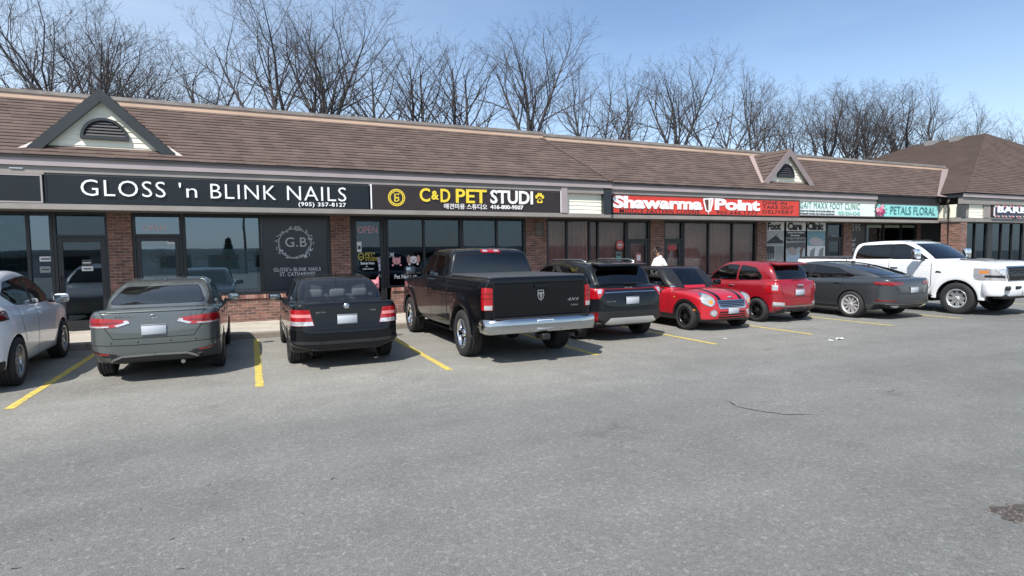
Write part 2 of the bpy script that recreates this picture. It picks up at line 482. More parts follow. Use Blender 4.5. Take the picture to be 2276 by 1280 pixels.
crack([on_ground(*p) for p in ((1975, 872), (2000, 862))], .008, 3)
for i, (px, py, l) in enumerate(((455, 1083, 22), (475, 1100, 20), (308, 1135, 18), (665, 1145, 14), (108, 1205, 18), (24, 1268, 36), (535, 1200, 20), (390, 1268, 26), (195, 1026, 12), (200, 1037, 12), (98, 1035, 10), (690, 1080, 12), (740, 1065, 12), (1060, 1010, 14), (1380, 985, 12), (375, 1203, 18), (1230, 842, 10), (1700, 846, 10))):
    a = on_ground(px, py); b_ = on_ground(px+l, py-l*.35)
    crack([a, b_], .017 if py > 1050 else .011, 20+i, 'asphalt_gouge')
rr = random.Random(11); m = MB(); c = on_ground(2302, 1146); R = []
for k in range(36):
    a = 2*math.pi*k/36; q = .20*(1+.22*math.sin(3*a+1)+.12*math.sin(7*a)+rr.uniform(-.08, .08))
    R.append((c.x+q*1.15*math.cos(a), c.y+q*.95*math.sin(a)))
for k in range(36):
    a, b_ = R[k], R[(k+1) % 36]
    m.face([(c.x, c.y, .004), (a[0], a[1], .003), (b_[0], b_[1], .003)])
tag(m.build('pothole_patch', [mat('broken asphalt', (.070, .060, .054), .95, noise=(28, .7), bump=(45, 1.0))]), kind='structure')

m = MB(); rr = random.Random(8)
for k in range(70):
    a, q = rr.uniform(0, 6.28), .24*math.sqrt(rr.random()); s = rr.uniform(.003, .009); x, y = c.x+q*1.2*math.cos(a), c.y+q*math.sin(a)
    m.box(x-s, x+s, y-s*.8, y+s*.8, .002, .003+s*1.1)
tag(m.build('loose_gravel', [mat('gravel', (.16, .135, .12), .95, noise=(40, .5))]), kind='stuff')
# ---------------------------------------------------------------- materials of the shops
def brick_mat():
    m, nt, b = principled('brick')
    uv = nt.nodes.new('ShaderNodeUVMap')
    br = nt.nodes.new('ShaderNodeTexBrick')
    br.inputs['Scale'].default_value = 1.0; br.inputs['Brick Width'].default_value = .215; br.inputs['Row Height'].default_value = .073
    br.inputs['Mortar Size'].default_value = .007; br.inputs['Mortar Smooth'].default_value = .3; br.inputs['Bias'].default_value = -.1
    br.inputs['Color1'].default_value = (.27, .125, .090, 1); br.inputs['Color2'].default_value = (.12, .064, .052, 1); br.inputs['Mortar'].default_value = (.31, .27, .24, 1)
    nt.links.new(uv.outputs['UV'], br.inputs['Vector'])
    n = nt.nodes.new('ShaderNodeTexNoise'); n.inputs['Scale'].default_value = 4.2; n.inputs['Detail'].default_value = 5; n.inputs['Roughness'].default_value = .8
    mp = nt.nodes.new('ShaderNodeMapping'); mp.inputs['Scale'].default_value = (1.0, 3.0, 1); nt.links.new(uv.outputs['UV'], mp.inputs['Vector']); nt.links.new(mp.outputs['Vector'], n.inputs['Vector'])
    r = nt.nodes.new('ShaderNodeValToRGB'); e = r.color_ramp.elements
    e[0].position = .30; e[0].color = (.42, .40, .40, 1); e[1].position = .60; e[1].color = (1, 1, 1, 1)
    x = e.new(.72); x.color = (1.9, 1.9, 1.85, 1)
    nt.links.new(n.outputs['Fac'], r.inputs['Fac'])
    mx = nt.nodes.new('ShaderNodeMixRGB'); mx.blend_type = 'MULTIPLY'; mx.inputs['Fac'].default_value = 1
    nt.links.new(br.outputs['Color'], mx.inputs['Color1']); nt.links.new(r.outputs['Color'], mx.inputs['Color2'])
    nt.links.new(mx.outputs['Color'], b.inputs['Base Color'])
    b.inputs['Roughness'].default_value = .9
    bp = nt.nodes.new('ShaderNodeBump'); bp.inputs['Strength'].default_value = .6; bp.inputs['Distance'].default_value = .012; bp.invert = True
    nt.links.new(br.outputs['Fac'], bp.inputs['Height']); nt.links.new(bp.outputs['Normal'], b.inputs['Normal'])
    return m
def shingle_mat(name='brown shingles', col=(.112, .081, .070), dark=.24, row=.154, cover=.62):
    """laminated shingles: tonal tabs with broken dark shadow bands printed along each course"""
    m, nt, b = principled(name)
    N = nt.nodes.new; Lk = nt.links.new
    uv = N('ShaderNodeUVMap'); sp = N('ShaderNodeSeparateXYZ'); Lk(uv.outputs['UV'], sp.inputs['Vector'])
    def math_(op, a, b_=None, c_=None):
        q = N('ShaderNodeMath'); q.operation = op
        for i, v in enumerate((a, b_, c_)):
            if v is None: continue
            if isinstance(v, (int, float)): q.inputs[i].default_value = v
            else: Lk(v, q.inputs[i])
        return q.outputs[0]
    vr = math_('DIVIDE', sp.outputs['Y'], row); fr = math_('FRACT', vr); fl = math_('FLOOR', vr)
    # wobble the course line a little, course by course
    cv = N('ShaderNodeCombineXYZ'); Lk(math_('MULTIPLY', sp.outputs['X'], 1.7), cv.inputs['X']); Lk(math_('MULTIPLY', fl, 7.3), cv.inputs['Y'])
    n1 = N('ShaderNodeTexNoise'); n1.inputs['Scale'].default_value = 1.0; n1.inputs['Detail'].default_value = 3; Lk(cv.outputs['Vector'], n1.inputs['Vector'])
    band = math_('LESS_THAN', fr, math_('MULTIPLY_ADD', n1.outputs['Fac'], .26, .02))
    cv2 = N('ShaderNodeCombineXYZ'); Lk(math_('FLOOR', math_('MULTIPLY', math_('ADD', sp.outputs['X'], math_('MULTIPLY', fl, .37)), 3.1)), cv2.inputs['X']); Lk(fl, cv2.inputs['Y'])
    wn = N('ShaderNodeTexWhiteNoise'); wn.noise_dimensions = '2D'; Lk(cv2.outputs['Vector'], wn.inputs['Vector'])
    on = math_('MULTIPLY', band, math_('MULTIPLY_ADD', math_('LESS_THAN', wn.outputs['Value'], cover), .75, .25))
    n2 = N('ShaderNodeTexNoise'); n2.inputs['Scale'].default_value = 1.0; n2.inputs['Detail'].default_value = 9; n2.inputs['Roughness'].default_value = .72; Lk(uv.outputs['UV'], n2.inputs['Vector'])
    tone = math_('MULTIPLY', math_('MULTIPLY_ADD', wn.outputs['Value'], .22, .89), math_('MULTIPLY_ADD', n2.outputs['Fac'], 1.1, .45))
    tone = math_('MULTIPLY', tone, math_('MULTIPLY_ADD', on, dark-1.0, 1.0))
    v = N('ShaderNodeVectorMath'); v.operation = 'SCALE'; v.inputs[0].default_value = col; Lk(tone, v.inputs['Scale'])
    Lk(v.outputs['Vector'], b.inputs['Base Color']); b.inputs['Roughness'].default_value = .92; b.inputs['Specular IOR Level'].default_value = .2
    n3 = N('ShaderNodeTexNoise'); n3.inputs['Scale'].default_value = 60; Lk(uv.outputs['UV'], n3.inputs['Vector'])
    bp = N('ShaderNodeBump'); bp.inputs['Strength'].default_value = .5; bp.inputs['Distance'].default_value = .01
    Lk(n3.outputs['Fac'], bp.inputs['Height']); Lk(bp.outputs['Normal'], b.inputs['Normal'])
    return m
BRICK, SHING = brick_mat(), shingle_mat()
MAUVE = mat('mauve fascia paint', (.33, .285, .285), .6, noise=(.8, .12))
MAUVED = mat('dull mauve trim', (.22, .18, .18), .6, noise=(.8, .12))
TAUPE = mat('taupe trim paint', (.24, .22, .20), .6, noise=(1.2, .15))
BEIGE = mat('bare ridge flashing', (.52, .37, .27), .6, noise=(.7, .12))
CAPG = mat('grey ridge cap', (.16, .145, .135), .8, noise=(3, .3))
CHARC = mat('charcoal trim paint', (.017, .023, .027), .55, noise=(2, .15))
CREAM = mat('cream siding', (.80, .78, .64), .55, noise=(1.5, .05))
FRAME = mat('black window frame', (.012, .013, .015), .4, noise=(6, .2))
SOFF = mat('soffit', (.10, .092, .085), .8)
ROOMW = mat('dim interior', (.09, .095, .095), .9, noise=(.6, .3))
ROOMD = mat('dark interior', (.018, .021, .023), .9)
FLAT = mat('flat roof', (.08, .08, .08), .9)
PANE = glass_mat('shop glass', (.46, .51, .51), .15, .95, wave=.018, rcol=(.66, .84, 1.0))
PANED = glass_mat('dark shop glass', (.26, .29, .30), .04, .8, wave=.018, rcol=(.66, .84, 1.0))
WHITEL = mat('white lettering', (.80, .81, .82), .4)
BLKL = mat('black lettering', (.012, .012, .013), .5)

def shingled(mb, X0, X1, Y0, Z0, Y1, Z1, rows, lift=.016, m=0, clip0=None, clip1=None):
    """courses of overlapping shingles facing -y; clip0 / clip1 = X limits as functions of t (0 eave .. 1 ridge)"""
    L = math.hypot(Y1-Y0, Z1-Z0); ny, nz = -(Z1-Z0)/L, (Y1-Y0)/L
    f0 = clip0 or (lambda t: X0); f1 = clip1 or (lambda t: X1)
    for k in range(rows):
        t0, t1 = k/rows, (k+1)/rows
        ya, za, yb, zb = Y0+(Y1-Y0)*t0, Z0+(Z1-Z0)*t0, Y0+(Y1-Y0)*t1, Z0+(Z1-Z0)*t1
        a0, a1, b0, b1 = f0(t0), f1(t0), f0(t1), f1(t1)
        lo = [(a0, ya+ny*lift, za+nz*lift), (a1, ya+ny*lift, za+nz*lift)]
        mb.face([lo[0], lo[1], (b1, yb, zb), (b0, yb, zb)], m, uv=[(a0, t0*L), (a1, t0*L), (b1, t1*L), (b0, t1*L)])
        mb.face([(a0, ya, za), (a1, ya, za), lo[1], lo[0]], m, uv=[(a0, t0*L)]*4)

def siding(mb, poly, Y, h=.115, m=0):
    """lapped boards clipped to a convex outline in (x, z)"""
    z0, z1 = min(p[1] for p in poly), max(p[1] for p in poly)
    def span(z):
        xs = []
        for i in range(len(poly)):
            a, b = poly[i], poly[(i+1) % len(poly)]
            if (a[1]-z)*(b[1]-z) <= 0 and abs(a[1]-b[1]) > 1e-9: xs.append(a[0]+(b[0]-a[0])*(z-a[1])/(b[1]-a[1]))
        return (min(xs), max(xs)) if len(xs) > 1 else None
    z = z0
    while z < z1-.01:
        zt = min(z+h, z1-1e-4); a, b = span(z+1e-4), span(zt-1e-4)
        if a and b:
            mb.face([(a[0], Y-.016, z), (a[1], Y-.016, z), (b[1], Y, zt), (b[0], Y, zt)], m)
            mb.face([(a[0], Y, z), (a[1], Y, z), (a[1], Y-.016, z), (a[0], Y-.016, z)], m)
        z += h

def bars(mb, X0, X1, z0, z1, Y, xs=(), zs=(), w=.06, d=.10):
    """frame members round and across an opening"""
    mb.box(X0, X0+w, Y-d/2, Y+d/2, z0, z1); mb.box(X1-w, X1, Y-d/2, Y+d/2, z0, z1)
    mb.box(X0+w, X1-w, Y-d/2+.003, Y+d/2-.003, z0, z0+w); mb.box(X0+w, X1-w, Y-d/2+.003, Y+d/2-.003, z1-w, z1)
    for x in xs: mb.box(x-w/2, x+w/2, Y-d/2+.005, Y+d/2-.005, z0+w, z1-w)
    for z in zs: mb.box(X0+w, X1-w, Y-d/2+.007, Y+d/2-.007, z-w/2, z+w/2)

def window(B, X0, X1, z0, z1, Y, splits=(), glass=None, w=.06, name='window'):
    m = MB(); bars(m, X0, X1, z0, z1, Y, splits, (), w)
    o = m.build(name, [FRAME], B)
    xs = [X0]+list(splits)+[X1]
    for a, b in zip(xs, xs[1:]):
        q = MB(); q.face([(a+.02, Y+.012, z0+.02), (b-.02, Y+.012, z0+.02), (b-.02, Y+.012, z1-.02), (a+.02, Y+.012, z1-.02)])
        q.build('pane', [glass or PANE], o)
    return o

def door(B, X0, X1, z1, zt, Y, glass=None, hinge='l', transom=True, handle=None):
    """door leaf with stiles and a kick rail, glazed, under a transom light"""
    m = MB(); bars(m, X0, X1, .121, z1, Y+.02, (), (), .055, .12)
    if transom: m.box(X0+.055, X1-.055, Y-.035, Y+.075, zt, zt+.06)
    o = m.build('door', [FRAME], B)
    l = MB(); a, b = X0+.062, X1-.062; z0 = .14
    l.box(a, a+.10, Y-.02, Y+.03, z0, zt-.008); l.box(b-.10, b, Y-.02, Y+.03, z0, zt-.008)
    l.box(a+.10, b-.10, Y-.018, Y+.028, z0, z0+.22); l.box(a+.10, b-.10, Y-.018, Y+.028, zt-.108, zt-.008)
    l.build('door_leaf', [FRAME], o)
    q = MB(); q.face([(a+.09, Y+.004, z0+.2), (b-.09, Y+.004, z0+.2), (b-.09, Y+.004, zt-.1), (a+.09, Y+.004, zt-.1)]); q.build('door_glass', [glass or PANED], o)
    if transom:
        q = MB(); q.face([(X0+.05, Y+.02, zt+.05), (X1-.05, Y+.02, zt+.05), (X1-.05, Y+.02, z1-.05), (X0+.05, Y+.02, z1-.05)]); q.build('transom_pane', [glass or PANED], o)
    hx = a+.05 if hinge == 'r' else b-.05
    h = MB(); h.tube([(hx, Y-.02, 1.02), (hx, Y-.085, 1.02), (hx, Y-.085, 1.38), (hx, Y-.02, 1.38)], .013, 8)
    h.build('handle', [handle or BLK], o)
    return o

def ledge_wall(B, X0, X1, z1, Y):
    """low brick wall under the glass with a sloping soldier course on top"""
    m = MB(); m.box(X0, X1, Y-.06, Y+.14, .10, z1-.10)
    o = m.build('knee_wall', [BRICK], B)
    s = MB(); x = X0; rr = random.Random(int(X0*10))
    while x < X1-.02:
        e = min(x+.068, X1); d = rr.uniform(-.004, .004)
        s.prism([(Y-.105+d, z1-.10), (Y+.10, z1-.10), (Y+.10, z1+.012), (Y-.10+d, z1-.012)], 'x', x, e-.009, rr.randrange(3)); x = e
    s.build('brick_sill', [mat('sill brick red', (.26, .11, .085), .9, noise=(9, .35)), mat('sill brick brown', (.16, .085, .07), .9, noise=(9, .35)), mat('sill brick pale', (.34, .20, .16), .9, noise=(9, .3))], o)
    return o

def pier(B, X0, X1, z1, Y, proud=.08):
    return box_obj('brick_pier', X0, X1, Y-proud, Y+.25, .10, z1, [BRICK], B)

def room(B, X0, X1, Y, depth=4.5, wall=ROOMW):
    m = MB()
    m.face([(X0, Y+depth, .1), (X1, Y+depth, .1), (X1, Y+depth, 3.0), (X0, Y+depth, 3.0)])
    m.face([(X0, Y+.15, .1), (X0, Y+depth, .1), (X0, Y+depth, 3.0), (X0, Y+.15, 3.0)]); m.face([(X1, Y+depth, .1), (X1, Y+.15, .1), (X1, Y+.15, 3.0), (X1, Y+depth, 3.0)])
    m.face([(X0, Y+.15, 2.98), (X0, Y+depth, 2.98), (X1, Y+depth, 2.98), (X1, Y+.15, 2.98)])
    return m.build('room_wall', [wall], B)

def curtain(B, X0, X1, z0, z1, Y, m, fold=.17):
    q = MB(); n = int((X1-X0)/.03); rr = random.Random(int(X0*7))
    ph = 0; P = []
    for k in range(n+1):
        x = X0+(X1-X0)*k/n; ph += .03/fold*2*math.pi*(.7+.6*rr.random()); P.append((x, Y+.022*math.sin(ph)))
    for a, b in zip(P, P[1:]):
        q.face([(a[0], a[1], z0), (b[0], b[1], z0), (b[0], b[1], z1), (a[0], a[1], z1)], smooth=True)
    return q.build('curtain', [m], B, merge=True)

def dormer(B, xa, za, xl, xr, zb, Yf, s, y_e, z_e, rake_m, wall_set=.13):
    """gabled dormer on the front roof plane z = z_e + s*(y - y_e)"""
    yr = y_e+(za-z_e)/s+.05
    m = MB(); L = math.hypot(xa-xl, za-zb); R_ = math.hypot(xr-xa, za-zb)
    n = 9
    for k in range(n):                      # shingled slopes, courses parallel to the ridge
        t0, t1 = k/n, (k+1)/n
        for x0, sg, LL in ((xl, 1, L), (xr, -1, R_)):
            a = (x0+(xa-x0)*t0, zb+(za-zb)*t0); b = (x0+(xa-x0)*t1, zb+(za-zb)*t1)
            nx, nz = -(za-zb)/LL*sg*.016, abs(xa-x0)/LL*.016
            ya, yb = y_e+(a[1]-z_e)/s+.06, y_e+(b[1]-z_e)/s+.06
            f = [(a[0]+nx, Yf, a[1]+nz), (b[0], Yf, b[1]), (b[0], yb, b[1]), (a[0]+nx, ya, a[1]+nz)]
            if sg > 0: f = f[::-1]
            m.face(f, 0, uv=[(q[1], t0*LL if q[2] < b[1]-1e-6 else t1*LL) for q in f])
    d = m.build('dormer', [SHING], B)
    # rake boards with a thin soffit
    q = MB(); w = .20
    def board(x0, z0, x1, z1, t=.05):
        dx, dz = x1-x0, z1-z0; LL = math.hypot(dx, dz); nx, nz = dz/LL, -dx/LL
        if nz > 0: nx, nz = -nx, -nz
        q.prism([(x0, z0), (x1, z1), (x1+0*nx, z1-w*LL/abs(dx)), (x0+nx*w*1.0-0, z0+nz*w*.0)], 'y', Yf-.03, Yf+t)
    sl, sr = (za-zb)/(xa-xl), (za-zb)/(xr-xa)
    vd = w*math.sqrt(1+sl*sl)
    q.prism([(xl, zb), (xa, za), (xa, za-vd), (xl+vd/sl, zb)], 'y', Yf-.03, Yf+.03)
    q.prism([(xa+.002, za), (xr, zb), (xr-vd/sr, zb), (xa+.002, za-vd)], 'y', Yf-.028, Yf+.03)
    q.build('rake_board', [rake_m], d)
    u = MB()    # soffit under the rakes
    for x0, sg in ((xl, 1), (xr, -1)):
        f = [(x0+sg*.05, Yf+.03, zb), (xa, Yf+.03, za-.05*abs((za-zb)/(xa-x0))), (xa, Yf+wall_set, za-.05*abs((za-zb)/(xa-x0))), (x0+sg*.05, Yf+wall_set, zb)]
        u.face(f if sg > 0 else f[::-1])
    u.build('rake_soffit', [mat('pale soffit', (.30, .28, .22), .7)], d)
    g = MB(); i = .16
    siding(g, [(xl+.2, zb+.03), (xr-.2, zb+.03), (xa, za-.14)], Yf+wall_set)
    gw = g.build('gable_wall', [CREAM], d)
    return d, gw

def half_round_vent(d, xc, z0, w, h, Y):
    v = MB(); n = 18
    arc = lambda a, b: [(xc+a*math.cos(t), z0+b*math.sin(t)) for t in np.linspace(0, math.pi, n)]
    o, i = arc(w, h), arc(w-.055, h-.055)
    for k in range(n-1): v.prism([o[k], o[k+1], i[k+1], i[k]], 'y', Y-.07, Y+.01)
    v.box(xc-w, xc+w, Y-.075, Y+.01, z0-.05, z0+.02)
    e = v.build('gable_vent', [CHARC], d)
    l = MB()
    for k in range(5):
        z = z0+.03+k*(h-.09)/5; hw = (w-.05)*math.sqrt(max(0, 1-((z-z0+.04)/(h-.05))**2))
        l.face([(xc-hw, Y-.05, z), (xc+hw, Y-.05, z), (xc+hw, Y-.012, z+.075), (xc-hw, Y-.012, z+.075)])
    l.face([(p[0], Y-.010, p[1]) for p in i][::-1]); l.build('vent_slats', [mat('vent slat', (.035, .034, .040), .6)], e)

def sign(name, label, X0, X1, z0, z1, Y, panel_m, frame_m=None, depth=.14, group=None):
    r = empty(name, ((X0+X1)/2, Y, z0)); tag(r, label, 'shop sign')
    box_obj('sign_panel', X0+.03, X1-.03, Y-depth, Y-.004, z0+.03, z1-.03, [panel_m], r)
    m = MB(); f = .032
    m.box(X0, X1, Y-depth-.012, Y-.003, z0, z0+f); m.box(X0, X1, Y-depth-.012, Y-.003, z1-f, z1)
    m.box(X0, X0+f, Y-depth-.010, Y-.003, z0+f, z1-f); m.box(X1-f, X1, Y-depth-.010, Y-.003, z0+f, z1-f)
    m.build('sign_frame', [frame_m or panel_m], r)
    return r, Y-depth

def lettering(par, Y, items, m, name='lettering', depth=.012):
    """items = (text, px0, px1, py_top, py_bottom, bold, spacing) placed by their photograph position on the plane Y; each word is a part"""
    o = None
    for t in items:
        txt, x0, x1, y0, y1 = t[:5]; bold = t[5] if len(t) > 5 else .02; sp = t[6] if len(t) > 6 else 1.0; rot = t[7] if len(t) > 7 else 0
        a = at(x0, (y0+y1)/2, Y); b = at(x1, (y0+y1)/2, Y); xm = (x0+x1)/2
        mb = MB(); put_text(mb, txt, a.x, b.x, at(xm, y1, Y).z, at(xm, y0, Y).z, Y, bold, sp, depth=depth, rot=rot)
        if ' ' not in txt:
            o = mb.build(name, [m], par); continue
        V = np.array(mb.v); iv = sorted((V[list(f), 0].min(), V[list(f), 0].max(), i) for i, f in enumerate(mb.f))
        hgt = at(xm, y0, Y).z-at(xm, y1, Y).z; gaps = []; r = iv[0][1]
        for q in iv[1:]:
            if q[0] > r: gaps.append((q[0]-r, (q[0]+r)/2))
            r = max(r, q[1])
        cuts = sorted(g for _, g in sorted(gaps, reverse=True)[:len(txt.split(' '))-1])
        words = {}
        for q in iv: words.setdefault(sum(q[0] > c for c in cuts), []).append(q[2])
        for fs in words.values():
            w = MB(); ids = sorted({k for i in fs for k in mb.f[i]}); mp = {k: j for j, k in enumerate(ids)}
            w.v = [mb.v[k] for k in ids]; w.f = [tuple(mp[k] for k in mb.f[i]) for i in fs]; w.m = [0]*len(fs); w.sm = [False]*len(fs); w.uv = [[(0, 0)]*len(mb.f[i]) for i in fs]
            o = w.build(name, [m], par)
    return o

# ---------------------------------------------------------------- left block: salon and pet studio
WY, SY = WALL_Y, 15.30
XA = lambda px, Y=WY: at(px, 500, Y).x
EAVE_Y, EAVE_Z, RIDGE_Y, RIDGE_Z = 15.06, 3.945, 17.30, 5.575
SLOPE = (RIDGE_Z-EAVE_Z)/(RIDGE_Y-EAVE_Y)
def block_shell(B, X0, X1, dy, zd, r0=None, r1=None):
    """r0, r1: where the ridge starts and ends (the roof ends run on a slant)"""
    r0 = X0 if r0 is None else r0; r1 = X1 if r1 is None else r1
    ey, ry = EAVE_Y+dy, RIDGE_Y+dy; ez, rz = EAVE_Z+zd, RIDGE_Z+zd
    m = MB(); shingled(m, X0, X1, ey, ez, ry, rz, 18, lift=.012, clip0=lambda t: X0+(r0-X0)*t, clip1=lambda t: X1+(r1-X1)*t)
    m.face([(X0, ey, ez-.05), (r0, ry, rz-.05), (r1, ry, rz-.05), (X1, ey, ez-.05)])
    m.face([(X1, ey, ez-.05), (r1, ry, rz-.05), (r1, ry, rz+.012), (X1, ey, ez+.012)]); m.face([(r0, ry, rz-.05), (X0, ey, ez-.05), (X0, ey, ez+.012), (r0, ry, rz+.012)])
    r = m.build('roof', [SHING], B)
    q = MB(); q.box(r0, r1, ry-.02, ry+.10, rz-.02, rz+.105); q.build('ridge_flashing', [BEIGE], r)
    q = MB(); q.prism([(ry-.045, rz+.105), (ry+.30, rz+.105), (ry+.30, rz+.185), (ry-.02, rz+.20)], 'x', r0, r1); q.build('ridge_cap', [CAPG], r)
    box_obj('flat_roof', r0, min(r1, 29.5), ry+.1, ry+9, rz-.5, rz-.25, [FLAT], r)
    q = MB(); q.box(X0, X1, SY+dy-.20, SY+dy-.15, 3.735+zd, 3.905+zd); q.build('fascia_board', [MAUVE], B)
    q = MB(); q.box(X0, X1, SY+dy-.24, SY+dy-.14, 3.908+zd, 3.935+zd); q.build('drip_edge', [CHARC], B)
    q = MB(); q.box(X0, X1, SY+dy-.148, SY+dy+.02, 3.56+zd, 3.73+zd); q.build('trim_band', [TAUPE], B)
    q = MB(); q.box(X0, X1, SY+dy+.001, SY+dy+.08, 2.97+zd, 3.558+zd); q.build('sign_backing', [CHARC], B)
    q = MB(); q.box(X0, X1, SY+dy-.148, SY+dy+.06, 2.84+zd, 2.955+zd); q.build('lower_trim', [TAUPE], B)
    q = MB(); q.box(X0, X1, SY+dy+.062, WY+dy+.3, 2.86+zd, 2.90+zd); q.build('soffit', [SOFF], B)
    box_obj('rear_wall', r0, min(r1, 29.5), WY+dy+4.6, ry+9, .1, rz-.5, [ROOMD], B)

L = empty('shop_building', (3.0, WY, .12)); tag(L, 'left half of the brown roofed strip of shops with the wide dormer over the salon', 'building')
LX0, LX1 = -16.0, 10.22
block_shell(L, LX0, LX1, 0, 0, None, 8.98)
q = MB()     # overlapping cap shingles along the open roof end
for k in range(22):
    t0, t1 = k/22, (k+1.25)/22
    y0, y1 = EAVE_Y+(RIDGE_Y-EAVE_Y)*t0, EAVE_Y+(RIDGE_Y-EAVE_Y)*min(t1, 1); z0, z1 = EAVE_Z+(RIDGE_Z-EAVE_Z)*t0, EAVE_Z+(RIDGE_Z-EAVE_Z)*min(t1, 1)
    e0, e1 = LX1-1.24*t0, LX1-1.24*min(t1, 1)
    q.face([(e0-.13, y0, z0+.038), (e0+.03, y0, z0+.028), (e1+.03, y1, z1+.015), (e1-.13, y1, z1+.018)], uv=[(k*.33, .06), (k*.33+.17, .06), (k*.33+.17, .14), (k*.33, .14)])
    q.face([(e0-.13, y0, z0), (e0+.03, y0, z0-.03), (e0+.03, y0, z0+.028), (e0-.13, y0, z0+.038)], uv=[(0, 0)]*4)
    q.face([(e0+.03, y0, z0-.12), (e1+.03, y1, z1-.12), (e1+.03, y1, z1+.015), (e0+.03, y0, z0+.028)], uv=[(0, 0)]*4)
q.build('hip_cap', [SHING], L)
d, gw = dormer(L, -2.83, 5.47, -4.19, -1.42, 4.10, 15.30, SLOPE, EAVE_Y, EAVE_Z, CHARC)
half_round_vent(gw, -2.80, 4.43, .44, .42, 15.41)
q = MB()
q.face([(-4.30, 15.24, 4.095), (-4.16, 15.24, 4.11), (-3.95, 15.50, 4.31), (-4.08, 15.50, 4.30)]); q.build('valley_flashing', [mat('pale flashing', (.50, .44, .40), .5)], d); q = MB(); q.face([(-1.44, 15.24, 4.10), (-1.30, 15.22, 4.085), (-1.62, 15.56, 4.345), (-1.74, 15.56, 4.36)])
q.build('valley_flashing', [mat('pale flashing', (.50, .44, .40), .5)], d)
# siding panel and posts at the right end of the fascia
q = MB(); siding(q, [(8.67, 2.965), (9.94, 2.965), (9.94, 3.73), (8.67, 3.73)], SY-.02, h=.118); q.build('siding_panel', [CREAM], L)
box_obj('fascia_post', 8.455, 8.665, SY-.17, SY, 2.957, 3.733, [MAUVE], L)
box_obj('fascia_post', 9.945, 10.215, SY-.17, SY+.25, 2.957, 3.733, [CHARC], L)
box_obj('fascia_end', 10.10, 10.217, SY+.081, WY+.3, 2.905, 3.90, [CHARC], L)
ZT = 2.855
for a, b in ((240, 293), (733, 777), (1166, 1212)): pier(L, XA(a), XA(b), ZT, WY)
# vacant unit at the left edge
w_vacant = window(L, -9.2, XA(117), .82, ZT, WY, [XA(61), -6.3, -7.8], PANE); ledge_wall(L, -9.2, XA(117), .82, WY)
d_vacant = door(L, XA(117)+.004, XA(239), ZT, 2.28, WY, PANED, 'r')
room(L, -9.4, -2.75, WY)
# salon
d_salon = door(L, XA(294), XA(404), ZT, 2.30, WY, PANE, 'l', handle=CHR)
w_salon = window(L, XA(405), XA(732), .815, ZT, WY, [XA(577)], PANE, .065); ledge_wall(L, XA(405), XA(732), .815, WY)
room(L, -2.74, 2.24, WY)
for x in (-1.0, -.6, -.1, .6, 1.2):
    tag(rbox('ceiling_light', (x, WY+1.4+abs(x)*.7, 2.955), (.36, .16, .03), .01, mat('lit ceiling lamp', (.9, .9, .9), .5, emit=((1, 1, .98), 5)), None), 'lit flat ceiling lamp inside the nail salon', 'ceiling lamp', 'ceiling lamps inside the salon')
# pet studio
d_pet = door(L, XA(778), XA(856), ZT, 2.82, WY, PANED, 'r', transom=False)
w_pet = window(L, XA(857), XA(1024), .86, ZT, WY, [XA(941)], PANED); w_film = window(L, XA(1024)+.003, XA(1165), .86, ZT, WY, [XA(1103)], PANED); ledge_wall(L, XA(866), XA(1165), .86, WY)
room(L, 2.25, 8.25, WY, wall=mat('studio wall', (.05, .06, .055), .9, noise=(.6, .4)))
# restaurant windows under the siding panel
RGL = glass_mat('restaurant glass', (.62, .60, .60), .012, .75, wave=.018, rcol=(.80, .95, 1.0))
CUR = mat('brown red curtain', (.62, .37, .32), .9, noise=(1.2, .25))
window(L, XA(1213), 10.18, .86, ZT, WY, [XA(1259)], RGL); ledge_wall(L, XA(1213), 10.18, .86, WY)
curtain(L, XA(1213), 10.2, .86, 2.80, WY+.18, CUR)

# ---------------------------------------------------------------- right block: restaurant, foot clinic, florist
RWY, RSY, DY = WALL_Y+.20, 15.50, .20
XB = lambda px: at(px, 500, RWY).x
Rb = empty('shop_building', (19.0, RWY, .12)); tag(Rb, 'right half of the brown roofed strip of shops with the narrow dormer over the restaurant', 'building')
RX0, RX1 = 10.225, 30.5
block_shell(Rb, RX0, 27.2, DY, 0.0, 9.0, 31.4)
d, gw = dormer(Rb, 18.47, 5.54, 17.10, 19.80, 4.205, 15.63, SLOPE, EAVE_Y+DY, EAVE_Z, MAUVED)
half_round_vent(gw, 18.37, 4.52, .42, .46, 15.74)
q = MB(); q.face([(16.99, 15.58, 4.20), (17.24, 15.58, 4.26), (18.50, 17.36, 5.56), (18.24, 17.36, 5.51)]); q.build('valley_flashing', [mat('dull flashing', (.32, .24, .22), .5)], d)
for a, b in ((1443, 1473), (1680, 1701), (1872, 1891)): pier(Rb, XB(a), XB(b), ZT, RWY)
w_rest = window(Rb, 10.24, XB(1391), .86, ZT, RWY, [XB(1328)], RGL); ledge_wall(Rb, 10.24, XB(1391), .86, RWY)
d_rest = door(Rb, XB(1392), XB(1442), ZT, 2.16, RWY, RGL, 'r'); d_rest2 = door(Rb, XB(1474), XB(1516), ZT, 2.16, RWY, RGL, 'l')
window(Rb, XB(1517), XB(1679), .86, ZT, RWY, [XB(1574), XB(1627)], RGL); ledge_wall(Rb, XB(1517), XB(1679), .86, RWY)
curtain(Rb, 10.24, XB(1442), .3, 2.80, RWY+.18, CUR); curtain(Rb, XB(1474), XB(1679), .3, 2.80, RWY+.18, CUR)
w_foot = window(Rb, XB(1702), XB(1836), .86, ZT, RWY, [XB(1745), XB(1792)], PANED); ledge_wall(Rb, XB(1702), XB(1836), .86, RWY)
d_foot = door(Rb, XB(1837), XB(1871), ZT, 2.20, RWY, PANED, 'r')
room(Rb, XB(1690), XB(1880), RWY)
